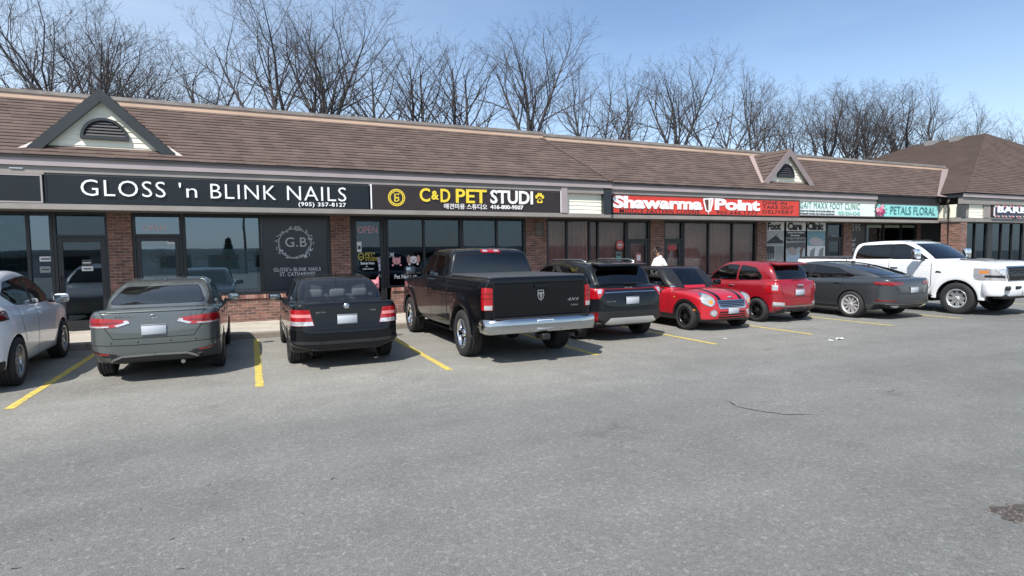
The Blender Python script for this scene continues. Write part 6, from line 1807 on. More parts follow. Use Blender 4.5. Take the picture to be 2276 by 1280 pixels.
# ---- black saloon with big red and white lamps
def jetta():
    X0 = -1.257
    b = Body(
        side=[(-2.12,.24),(-2.20,.30),(-2.235,.42),(-2.235,.60),(-2.19,.68),(-2.17,.85),(-2.16,1.0),(-2.15,1.045),(-2.05,1.06),(-1.55,1.04),(-.9,.98),(0,.95),(.85,.93),(1.3,.91),(1.8,.82),(2.04,.72),(2.12,.56),(2.12,.36),(2.0,.22),(-1.9,.20)],
        plan=[(-2.24,0),(-2.235,.42),(-2.20,.64),(-2.10,.79),(-1.9,.845),(-1.4,.866),(0,.868),(1.4,.862),(1.9,.80),(2.06,.66),(2.11,.35),(2.12,0)],
        front=[(0,.15),(.76,.19),(.83,.28),(.855,.42),(.868,.60),(.862,.76),(.84,.90),(.80,1.0),(.74,1.12),(.6,1.3),(0,1.3)],
        gside=[(-1.78,.94),(-1.66,1.06),(-1.40,1.20),(-1.08,1.36),(-.85,1.415),(-.3,1.445),(.05,1.445),(.30,1.40),(.62,1.21),(1.02,.93),(.9,.6),(-1.6,.6)],
        gfront=[(0,.5),(.815,.5),(.80,.94),(.72,1.16),(.63,1.36),(.60,1.42),(.56,1.56),(0,1.6)],
        gplan=[(-1.85,0),(-1.8,.52),(-1.5,.72),(-.8,.80),(.5,.80),(.9,.74),(1.12,.45),(1.16,0)], k=.06, kj=.04, crown=.02, extra=Body.tuck(-1.8,.29,.36))
    P = paint('black paint', (.0035,.004,.0055), .0, .0, .3)
    c = Car('parked_car', 'black saloon car between the grey saloon and the black pickup', 'car', 1.37, 10.35-X0, NOSE_IN, b, P, glass=glass_mat('clear car glass', (.42,.46,.48), .035, 1.0))
    c.arches((X0, 1.257), .30, .345)
    c.glass('rear_window', 'rear', [(-.57,1.055),(.57,1.055),(.50,1.335),(-.50,1.335)], -.9)
    c.glass('windscreen', 'front', [(-.62,1.02),(.62,1.02),(.53,1.36),(-.53,1.36)], .3)
    for v in 'LR':
        c.glass('side_window', v, [(.72,.975),(-.22,.975),(-.22,1.345),(.05,1.345),(.30,1.27)], .4)
        c.glass('side_window', v, [(-.30,.975),(-1.02,.985),(-1.14,1.07),(-.85,1.31),(-.30,1.345)], .4)
        c.seams('door_seam', [(v, [(.86,.95),(.84,.45),(.72,.26)], .5), (v, [(-.26,.96),(-.26,.28)], .5), (v, [(-1.05,.96),(-1.02,.70),(-.86,.5)], .5)])
        c.seams('rub_strip', [(v, [(.82,.50),(-.84,.50)], .5)], m=BLK, w=.045, off=.012)
        c.patch('black_pillar', BLK, v, [(-0.2,0.975),(-0.2,1.345),(-0.32,1.345),(-0.32,0.975)], .4, off=.002)
        c.handle(v, -.15, .83); c.handle(v, -.95, .84)
    c.seams('boot_seam', [('rear', [(-.60,1.02),(-.49,.68),(.49,.68),(.60,1.02)], -1.7)])
    for sg in (1, -1):
        q = lambda L: [(y*sg, z) for y, z in L]
        t = c.patch('tail_light', REDL, 'rear', q([(.95,.955),(.95,.70),(.50,.70),(.565,.945),(.70,.955)]), -1.80, off=.008, nmin=-.5)
        c.patch('light_band', CLRL, 'rear', q([(.95,.775),(.95,.705),(.508,.705),(.525,.765)]), -1.9, off=.0105, parent=t, nmin=-.5)
        c.patch('light_band', mat('pink lens', (.62,.22,.22), .15, coat=1.0), 'rear', q([(.85,.885),(.85,.835),(.545,.83),(.555,.878)]), -1.92, off=.0105, parent=t, nmin=-.5)
    c.seams('bumper_step', [('rear', [(-.85,.655),(.85,.655)], -1.7)], w=.012)
    c.seams('bumper_moulding', [('rear', [(-.86,.445),(-.4,.43),(.4,.43),(.86,.445)], -1.8)], m=mat('satin black', (.02,.02,.022), .3), w=.05, off=.012)
    c.patch('rear_valance', BLK, 'rear', [(-.72,.32),(.72,.32),(.76,.18),(-.76,.18)], -1.8, off=.004, nmin=-.7)
    c.rear_plate(.78); c.badge('JETTA', -.475, -.32, .885, .912); c.badge('TDI', .36, .45, .895, .918)
    a = b.hit((-4, 0, .985), (1, 0, 0))
    mb = MB(); mb.lathe([(0,-.014),(.045,-.012),(.048,0)][::-1], (a[0]+.002,0,.985), 'x', 20); mb.build('badge', [BADGE], c.root, local=True)
    mb = MB()
    for y in (.46,.53):
        mb.tube([(-2.27,y,.235),(-1.9,y,.25)], .033, 12, cap=False); mb.lathe([(.030,0),(.0,.0)], (-2.10,y,.242), 'x', 12, 1)
    mb.build('exhaust_pipe', [CHR, DARK], c.root, local=True)
    mb = MB(); mb.tube([(-.92,0,1.42),(-1.12,0,1.56)], .004, 6); mb.build('aerial', [BLK], c.root, local=True)
    c.mirrors(.58, .955, 1.0, (.12,.22,.13), m=P); c.interior(.2, -.62, .50, m=SEATG, dash=.75)
    for yy in (.38, 0, -.38): rbox('rear_headrest', (-1.10, yy, 1.13), (.09,.27,.16), .05, mat('pale headrest cloth', (.45,.44,.42), .9), c.root)
    wheels_for(c, (X0,1.257), 1.50, .308, .195, .195, 'split', 5, ALU)
    b.finish('body', P, BLK, c.root, .24)

def sweep_bar(mb, path, sect, m=0, smooth=True):
    """sweep a closed (out, z) section along a plan path (x, y); out points away from the body"""
    rings = []
    for i, p in enumerate(path):
        a, b_ = np.array(path[max(i-1, 0)]), np.array(path[min(i+1, len(path)-1)])
        t = (b_-a)/np.linalg.norm(b_-a); n = np.array([t[1], -t[0]])
        rings.append([(p[0]+n[0]*o, p[1]+n[1]*o, z) for o, z in sect])
    k = len(sect)
    for i in range(len(rings)-1):
        for j in range(k):
            l = (j+1) % k
            mb.face([rings[i][j], rings[i][l], rings[i+1][l], rings[i+1][j]], m, smooth=smooth)
    mb.face(rings[0][::-1], m); mb.face(rings[-1], m)

# ---- pickups
def pickup(cab_crew):
    big = cab_crew
    if not big:      # extended-cab black truck
        X0, X1, R, W = -1.785, 1.785, .405, 1.0
        side = [(-2.90,.62),(-2.925,.75),(-2.93,1.30),(-2.92,1.385),(-2.84,1.395),(-1.2,1.385),(-.85,1.375),(.6,1.335),(1.2,1.315),(1.9,1.285),(2.45,1.22),(2.70,1.10),(2.80,.90),(2.80,.55),(2.68,.42),(1.2,.40),(-.9,.42),(-1.0,.50),(-2.80,.58)]
        gside = [(-.93,1.1),(-.915,1.40),(-.87,1.70),(-.80,1.83),(-.6,1.89),(-.1,1.915),(.35,1.895),(.70,1.80),(1.05,1.56),(1.45,1.30),(1.3,1.0),(-.93,1.0)]
        plan = [(-2.94,0),(-2.935,.70),(-2.91,.92),(-2.82,.985),(-2.4,1.0),(0,1.0),(1.9,1.0),(2.4,.965),(2.68,.84),(2.78,.5),(2.81,0)]
    else:
        X0, X1, R, W = -1.90, 1.90, .42, 1.02
        side = [(-3.10,.66),(-3.13,.80),(-3.13,1.40),(-3.11,1.46),(-3.0,1.475),(-1.4,1.465),(-1.2,1.455),(.6,1.43),(1.25,1.42),(1.7,1.45),(2.3,1.43),(2.66,1.39),(2.82,1.28),(2.88,.98),(2.86,.58),(2.76,.50),(1.2,.46),(-1.2,.46),(-3.0,.60)]
        gside = [(-1.24,1.1),(-1.22,1.50),(-1.17,1.82),(-1.08,1.95),(-.8,1.995),(-.1,2.02),(.35,1.995),(.68,1.92),(.98,1.74),(1.38,1.42),(1.3,1.0),(-1.24,1.0)]
        plan = [(-3.14,0),(-3.13,.75),(-3.10,.95),(-3.0,1.0),(-2.4,1.01),(0,1.01),(2.3,1.01),(2.68,.995),(2.82,.90),(2.88,.55),(2.89,0)]
    zs = .08 if big else 0
    W = 1.01 if big else 1.0
    front = [(0,.35),(.88*W,.38),(.955*W,.50),(.985*W,.72),(1.0*W,.95),(.998*W,1.10+zs),(.975*W,1.24+zs),(.945*W,1.36+zs),(.90*W,1.5+zs),(0,1.6)]
    gfront = [(0,.8),(.955,.8),(.935,1.30+zs),(.85,1.58+zs),(.765,1.84+zs),(.74,1.90+zs),(.70,2.1),(0,2.1)]
    g0 = gside[0][0]
    gplan = [(g0-.02,0),(g0-.02,.84),(g0+.10,.93),(0,.95),(.8,.93),(1.2,.86),(1.5,.5),(1.55,0)]
    def extra(d, x, y, z):      # swollen wheel arches
        ya = np.abs(y)
        for xw in (X0, X1):
            rr = np.sqrt((x-xw)**2+(z-R)**2)
            ring = smax(np.abs(rr-(R+.15))-.075, np.abs(ya-(W-.060))-.060, .05)
            d = smin(d, smax(ring, .40-z, .02), .06)
        return d
    b = Body(side, plan, front, gside, gfront, gplan, crown=.015, k=.055, kg=.08, kj=.025, gbow=.09, res=.03, extra=extra)
    if not big:
        P = paint('black truck paint', (.003,.0035,.005), 0, 0, .3)
        c = Car('pickup_truck', 'black pickup truck with chrome rear bumper beside the black saloon', 'pickup truck', 4.30, 9.55-X0, NOSE_IN, b, P, glass=GLP)
    else:
        P = paint('white truck paint', (.72,.73,.74), 0, 0, .3)
        c = Car('pickup_truck', 'white crew cab pickup backed in at the right, grille facing out', 'pickup truck', 18.15, 9.2+X1, NOSE_OUT, b, P, glass=GLP)
    ra = R+.085
    c.arches((X0, X1), R, ra, .50)
    b.cut('top', [(X0-1.02, -.80), (g0-.10, -.80), (g0-.10, .80), (X0-1.02, .80)], 1.2, nmin=.5)
    zt = 1.385+(.08 if big else 0)
    bx0, bx1 = (-2.86, g0-.03) if not big else (-3.06, g0-.03)
    rbox('bed_cover', ((bx0+bx1)/2, 0, zt+(.03 if big else .012)), (bx1-bx0, 1.80 if big else 1.76, .085 if big else .05), .022, mat('grey vinyl cover', (.045,.046,.05) if not big else (.02,.02,.022), .55, noise=(6,.2), bump=(14,.25)), c.root)
    c.seams('cab_seam', [(v, [(g0-.035,.55),(g0-.035,1.42)], .5) for v in 'LR'], w=.035)
    zb = .0 if not big else .10
    if not big:
        c.glass('rear_window', 'rear', [(-.83,1.41),(.83,1.41),(.73,1.785),(-.73,1.785)], -.7, border=.02)
        c.patch('brake_light', REDL, 'rear', [(-.20,1.80),(.20,1.80),(.19,1.855),(-.19,1.855)], -.6, off=.014)
        c.patch('cargo_light', CLRL, 'rear', [(-.16,1.812),(-.07,1.812),(-.07,1.845),(-.16,1.845)], -.6, off=.018); c.patch('cargo_light', CLRL, 'rear', [(.16,1.812),(.07,1.812),(.07,1.845),(.16,1.845)], -.6, off=.018)
        c.glass('windscreen', 'front', [(-.74,1.36),(.74,1.36),(.62,1.80),(-.62,1.80)], .6)
        for v in 'LR':
            c.glass('front_door_window', v, [(1.16,1.36),(.16,1.36),(.16,1.79),(.46,1.79),(.72,1.68)], .5)
            c.glass('rear_door_window', v, [(.06,1.36),(-.55,1.36),(-.52,1.60),(-.44,1.74),(.06,1.79)], .5)
            c.seams('door_seam', [(v, [(1.28,1.30),(1.27,.75),(1.15,.52),(.12,.50)], .5), (v, [(.11,1.30),(.11,.52)], .5), (v, [(-.66,1.30),(-.66,.52)], .5)])
            c.handle(v, .25, 1.10, .2, P); c.handle(v, -.02, 1.10, .16, P)
            a = c.badge('RAM 1500', (-1.72 if v == 'L' else 1.36), (-1.36 if v == 'L' else 1.72), 1.045, 1.085, view=v)
        for sg in (1, -1):
            q = lambda L: [(y*sg, z) for y, z in L]
            t = c.patch('tail_light', REDL, 'rear', q([(1.06,1.245),(1.06,.885),(.845,.885),(.845,1.235),(.90,1.245)]), -2.78, off=.016, nmin=-.6)
            c.patch('light_band', CLRL, 'rear', q([(.99,.965),(.99,.895),(.855,.895),(.855,.965)]), -2.86, off=.021, parent=t, nmin=-.6)
            c.patch('light_band', REDD, 'rear', q([(1.0,1.085),(1.0,1.065),(.855,1.065),(.855,1.085)]), -2.83, off=.021, parent=t, nmin=-.6)
            c.patch('light_band', REDD, 'rear', q([(1.0,1.16),(1.0,1.145),(.855,1.145),(.855,1.16)]), -2.83, off=.021, parent=t, nmin=-.6)
        c.seams('tailgate_seam', [('rear', [(-.825,1.37),(-.825,.74),(.825,.74),(.825,1.37)], -2.7)], w=.014)
        c.patch('tailgate_spoiler', P, 'rear', [(-.82,1.335),(.82,1.335),(.82,1.385),(-.82,1.385)], -2.8, off=.022)
        # ram-head shield
        a = b.hit((-5, 0, 1.10), (1, 0, 0)); xx = a[0]
        mb = MB(); sh = [(-.055,.085),(.055,.085),(.062,.0),(.045,-.055),(0,-.090),(-.045,-.055),(-.062,0)]
        mb.prism([(y, 1.10+z) for y, z in sh], 'x', xx-.012, xx+.01, 0)
        sh2 = [(-.044,.072),(.044,.072),(.049,.0),(.035,-.045),(0,-.070),(-.035,-.045),(-.049,0)]
        mb.prism([(y, 1.10+z) for y, z in sh2], 'x', xx-.014, xx-.0122, 1)
        for sg in (1, -1):
            mb.tube([(xx-.016, sg*.012, 1.125), (xx-.018, sg*.030, 1.145), (xx-.018, sg*.040, 1.120), (xx-.018, sg*.036, 1.085), (xx-.018, sg*.026, 1.075)], [.007,.010,.010,.008,.004], 6, 0)
        mb.prism([(-.016,1.145),(.016,1.145),(.018,1.10),(.010,1.055),(0,1.045),(-.010,1.055),(-.018,1.10)], 'x', xx-.019, xx-.013, 0)
        mb.build('tailgate_emblem', [CHR, DARK], c.root, local=True)
        c.badge('4X4', .50, .72, .985, 1.035, shear=.35); c.badge('TURBO', .56, .70, .90, .925)
        rbox('tailgate_handle', (-2.945, 0, 1.245), (.03, .22, .06), .012, P, c.root)
        mb = MB(); pth = [(-2.78,-1.0),(-2.93,-.99),(-3.03,-.93),(-3.06,-.6),(-3.07,0),(-3.06,.6),(-3.03,.93),(-2.93,.99),(-2.78,1.0)]
        sweep_bar(mb, [(x, y) for x, y in pth], [(-.05,.53),(.0,.515),(.015,.53),(.030,.60),(.028,.70),(.005,.745),(-.05,.755)][::-1] if False else [(.05,.53),(.0,.515),(-.015,.53),(-.030,.60),(-.028,.70),(-.005,.745),(.05,.755)])
        bp = mb.build('rear_bumper', [mat('bumper chrome', (.50,.51,.51), .13, 1.0)], c.root, local=True, merge=True)
        rbox('step_pad', (-2.99, 0, .752), (.14, 1.7, .018), .006, BLK, bp); rbox('step_pad', (-3.04,0,.63), (.09,.62,.20), .02, BLK, bp)
        o = rbox('licence_plate', (-3.092, 0, .64), (.008,.305,.155), .003, PLATE, c.root, seg=1)
        rbox('tow_hitch', (-2.98, 0, .44), (.30,.14,.10), .02, BLK, c.root)
        mb = MB(); mb.tube([(-3.02,-.62,.44),(-2.6,-.62,.45)], .045, 12, cap=False); mb.build('exhaust_pipe', [CHR], c.root, local=True)
        mb = MB(); mb.tube([(X0,-.8,.40),(X0,.8,.40)], .06, 10); mb.lathe([(.02,-.13),(.14,-.08),(.16,0),(.14,.08),(.02,.13)], (X0,0,.40), 'y', 16); mb.build('rear_axle', [DARK], c.root, local=True)
        rm = CHR
    else:
        c.glass('rear_window', 'rear', [(-.74,1.50),(.74,1.50),(.66,1.86),(-.66,1.86)], -1.0)
        c.glass('windscreen', 'front', [(-.76,1.47),(.76,1.47),(.65,1.90),(-.65,1.90)], .5)
        for v in 'LR':
            c.glass('front_door_window', v, [(1.12,1.47),(.12,1.47),(.12,1.90),(.42,1.89),(.66,1.79)], .5)
            c.glass('rear_door_window', v, [(.04,1.47),(-1.02,1.47),(-.98,1.72),(-.86,1.87),(.04,1.90)], .5)
            c.seams('door_seam', [(v, [(1.26,1.40),(1.25,.75),(1.12,.55),(.08,.54)], .5), (v, [(.08,1.42),(.08,.54)], .5), (v, [(-1.08,1.42),(-1.05,.95),(-.95,.6)], .5)], m=mat('grey gap', (.06,.06,.06), .9), w=.018)
            c.handle(v, .24, 1.22, .22, mat('grey chrome', (.5,.5,.52), .2, 1.0)); c.handle(v, -.88, 1.22, .22, mat('grey chrome', (.5,.5,.52), .2, 1.0))
            c.seams('body_crease', [(v, [(1.25,1.30),(-1.1,1.30)], .5)], m=P, w=.012, off=.006)
            c.patch('fender_vent', BLK, v, [(1.36,1.10),(1.52,1.10),(1.50,1.13),(1.40,1.15)], .5, off=.008)
            sg = 1 if v == 'L' else -1
            rbox('running_board', (.1, sg*.93, .46), (2.5, .16, .07), .025, BLK, c.root)
        for sg in (1, -1):
            q = lambda L: [(y*sg, z) for y, z in L]
            h = c.patch('headlight', CLRL, 'front', q([(1.05,1.235),(1.05,.94),(.66,.92),(.60,1.08),(.64,1.225)]), 2.30, off=.010, nmin=-.6)
            c.patch('lamp_bezel', BLK, 'front', q([(.99,1.06),(.99,1.00),(.70,.98),(.70,1.05)]), 2.45, off=.014, parent=h, nmin=-.5)
            c.patch('turn_signal', AMB, 'front', q([(1.05,1.17),(1.05,1.10),(.985,1.10),(.98,1.17)]), 2.42, off=.014, parent=h, nmin=-.9)
            c.patch('lamp_projector', CLRL, 'front', q(circle(.80,1.10,.055,14)), 2.3, off=.020, parent=h)
        gp = [(-.58,1.26),(.58,1.26),(.63,1.09),(.56,.90),(-.56,.90),(-.63,1.09)]
        gr = c.patch('grille', DARK, 'front', gp, 2.4, off=.006)
        for z in (.93,.985,1.125,1.18): c.seams('grille_slat', [('front', [(-.60,z+.012),(-.45,z-.012),(-.30,z+.012),(-.15,z-.012),(0,z+.012),(.15,z-.012),(.30,z+.012),(.45,z-.012),(.60,z+.012)], 2.4)], m=mat('dark chrome', (.06,.06,.065), .2, 1.0), w=.020, off=.018, parent=gr)
        c.seams('grille_surround', [('front', gp+[gp[0]], 2.4)], m=mat('grey chrome', (.5,.5,.52), .2, 1.0), w=.035, off=.022, parent=gr)
        c.patch('grille_slat', BLK, 'front', [(-.62,1.095),(.62,1.095),(.62,1.015),(-.62,1.015)], 2.4, off=.020, parent=gr)
        c.badge('RAM', -.24, .24, 1.025, 1.085, view='front', bold=.05, m=CHR)
        mb = MB(); pth = [(2.52,1.03),(2.70,1.0),(2.86,.88),(2.95,.60),(2.97,0),(2.95,-.60),(2.86,-.88),(2.70,-1.0),(2.52,-1.03)]
        sweep_bar(mb, pth, [(.06,.54),(.0,.52),(-.02,.55),(-.035,.68),(-.03,.82),(-.005,.885),(.06,.90)])
        bp = mb.build('front_bumper', [P], c.root, local=True, merge=True)
        for sg in (1, -1):
            m2 = MB(); 
            for (x0_, y0_), (x1_, y1_) in (((2.895,.84),(2.975,.60)),):
                m2.face([(x0_+.022, sg*y0_, .67), (x1_+.010, sg*y1_, .67), (x1_+.010, sg*y1_, .80), (x0_+.022, sg*y0_, .80)])
            o = rbox('fog_lamp_opening', (2.945, sg*.735, .735), (.10,.30,.11), .03, BLK, bp, rot=(-sg*rad(19), 'Z'))
        rbox('lower_intake', (2.965, 0, .735), (.06,1.02,.11), .025, BLK, bp)
        rbox('front_valance', (2.78, 0, .52), (.30,1.70,.14), .05, BLK, c.root)
        o = rbox('licence_plate', (3.02, -.05, .60), (.008,.305,.155), .003, PLATE, c.root, seg=1)
        for sg in (1, -1): rbox('hood_vent', (1.85, sg*.38, 1.452), (.34,.20,.03), .012, mat('grey vent', (.10,.10,.10), .5), c.root, rot=(rad(3), 'Y'))
        for y in (-.34,-.17,0,.17,.34): rbox('roof_marker', (.40, y, 2.002), (.12,.07,.03), .012, BLK, c.root)
        rbox('hood_badge', (2.70, 0, 1.30), (.02,.14,.05), .01, CHR, c.root)
        for v in 'LR': c.patch('black_pillar', GLP, v, [(.14,1.47),(.14,1.90),(.02,1.90),(.02,1.47)], .5, off=.003)
        rm = mat('polished alloy', (.62,.63,.64), .24, .7)
    if big:
        for sg in (1, -1):
            o = rbox('wing_mirror', (.98, sg*1.20, 1.60), (.14,.24,.30), .05, CHR, c.root)
            rbox('mirror_arm', (1.0, sg*1.03, 1.47), (.10,.28,.06), .02, BLK, o); rbox('mirror_glass', (.905, sg*1.20, 1.60), (.01,.20,.25), .004, MIRG, o)
            rbox('mirror_base', (.98, sg*1.20, 1.49), (.13,.23,.07), .03, BLK, o)
    else:
        c.mirrors(1.02, 1.15, 1.44, (.14,.24,.20), m=P, foot=.2)
    c.interior(.25, -.45 if not big else -.6, .95, dash=.95, yw=.42, floor=(-.8,1.2,.8), head=False, back=.5)
    wheels_for(c, (X0, X1), 1.72 if not big else 1.74, R, .275, .255 if not big else .25, 'truck', 5 if not big else 8, rm)
    b.finish('body', P, BLK, c.root, .62)

# ---- dark crossover
def crossover():
    X0 = -1.315
    b = Body(
        side=[(-2.05,.30),(-2.17,.42),(-2.20,.60),(-2.18,.78),(-2.12,.98),(-2.05,1.08),(-1.9,1.14),(-1.0,1.08),(0,1.04),(.8,1.03),(1.3,1.00),(1.85,.92),(2.08,.80),(2.16,.6),(2.14,.36),(1.9,.24),(-1.8,.24)],
        plan=[(-2.21,0),(-2.20,.40),(-2.15,.66),(-2.02,.81),(-1.8,.87),(-1.4,.898),(0,.90),(1.4,.895),(1.85,.84),(2.05,.68),(2.14,.35),(2.16,0)],
        front=[(0,.2),(.78,.24),(.85,.32),(.88,.48),(.90,.68),(.895,.86),(.87,1.0),(.82,1.12),(.7,1.3),(0,1.35)],
        gside=[(-2.02,1.0),(-1.96,1.10),(-1.80,1.34),(-1.66,1.51),(-1.5,1.555),(-1.0,1.60),(-.3,1.615),(.15,1.59),(.50,1.45),(.80,1.25),(1.10,1.02),(.9,.7),(-1.9,.7)],
        gfront=[(0,.6),(.85,.6),(.84,1.02),(.77,1.26),(.665,1.50),(.64,1.57),(.60,1.7),(0,1.75)],
        gplan=[(-2.05,0),(-2.0,.60),(-1.7,.76),(-.8,.84),(.5,.83),(.95,.76),(1.15,.45),(1.2,0)], k=.07, kj=.045, crown=.02, extra=Body.tuck(-1.85,.34,.42))
    P = paint('graphite black paint', (.007,.009,.011), 0, 0, .3)
    c = Car('parked_car', 'dark compact crossover with roof rails beside the black pickup', 'car', 6.90, 10.35-X0, NOSE_IN, b, P, glass=GLP)
    c.arches((X0, 1.315), .335, .385)
    c.glass('rear_window', 'rear', [(-.62,1.12),(.62,1.12),(.58,1.42),(-.58,1.42)], -1.6)
    c.glass('windscreen', 'front', [(-.66,1.10),(.66,1.10),(.56,1.52),(-.56,1.52)], .4)
    for v in 'LR':
        c.glass('side_window', v, [(.82,1.09),(-.18,1.08),(-.18,1.50),(.12,1.49),(.42,1.38)], .4)
        c.glass('side_window', v, [(-.26,1.08),(-1.10,1.10),(-1.28,1.20),(-1.15,1.42),(-.26,1.50)], .4)
        c.seams('door_seam', [(v, [(.95,1.04),(.93,.5),(.8,.34)], .5), (v, [(-.22,1.06),(-.22,.34)], .5), (v, [(-1.15,1.06),(-1.10,.78),(-.95,.55)], .5)])
        c.patch('sill_cladding', BLK, v, [(1.0,.40),(-1.0,.40),(-1.0,.24),(1.0,.24)], .5, off=.008)
        for xw in (X0, 1.315): c.seams('arch_cladding', [(v, [(xw+.415*math.cos(a), .335+.415*math.sin(a)) for a in np.linspace(-.25, math.pi+.25, 15)], .5)], m=BLK, w=.065, off=.010)
        c.patch('black_pillar', BLK, v, [(-0.16,1.08),(-0.16,1.5),(-0.28,1.5),(-0.28,1.08)], .4, off=.002)
        c.handle(v, -.12, .95); c.handle(v, -1.02, .97)
        sg = 1 if v == 'L' else -1
        mb = MB(); mb.tube([(.10,sg*.60,1.575),(.0,sg*.60,1.625),(-1.2,sg*.60,1.625),(-1.42,sg*.60,1.575)], .017, 8); mb.build('roof_rail', [mat('grey rail', (.30,.31,.32), .35, .9)], c.root, local=True)
    rbox('roof_spoiler', (-1.72, 0, 1.53), (.34,1.16,.05), .022, P, c.root, rot=(rad(-6), 'Y'))
    c.seams('tail_strip', [('rear', [(-.80,1.055),(-.3,1.045),(.3,1.045),(.80,1.055)], -1.7)], m=REDD, w=.014, off=.007)
    for sg in (1, -1):
        q = lambda L: [(y*sg, z) for y, z in L]
        t = c.patch('tail_light', REDL, 'rear', q([(.96,1.075),(.96,.86),(.72,.87),(.60,1.03),(.60,1.065)]), -1.72, off=.010, nmin=-.5)
        c.patch('light_band', CLRL, 'rear', q([(.74,1.05),(.74,.97),(.68,.97),(.64,1.05)]), -1.72, off=.014, parent=t, nmin=-.5)
        c.patch('reflector', REDD, 'rear', q([(.82,.60),(.82,.44),(.74,.44),(.74,.60)]), -1.72, off=.012, nmin=-.5)
    c.patch('rear_cladding', BLK, 'rear', [(-.86,.62),(.86,.62),(.90,.26),(-.90,.26)], -1.75, off=.005, nmin=-.5)
    mb = MB(); a = b.hit((-4,0,.48), (1,0,0))
    c.patch('skid_plate', mat('bright silver', (.58,.58,.58), .35, .6), 'rear', [(-.64,.355),(-.50,.49),(.50,.49),(.64,.355),(.40,.35),(-.40,.35)], -1.75, off=.012)
    c.seams('chrome_strip', [('rear', [(-.60,.985),(0,.99),(.60,.985)], -1.8)], m=BADGE, w=.018, off=.006)
    c.seams('boot_seam', [('rear', [(-.70,1.0),(-.64,.66),(.64,.66),(.70,1.0)], -1.75)])
    c.badge('KIA', -.10, .10, 1.055, 1.085, bold=.04); c.badge('SELTOS', -.60, -.38, .80, .825)
    c.rear_plate(.82)
    rbox('rear_wiper', (-2.02, -.12, 1.155), (.03,.46,.016), .006, BLK, c.root)
    c.mirrors(.62, 1.01, 1.10, (.13,.21,.15)); c.interior(.25, -.6, .60, dash=.85)
    wheels_for(c, (X0,1.315), 1.56, .335, .215, .22, 'split', 5, ALUD)
    b.finish('body', P, BLK, c.root, .30)

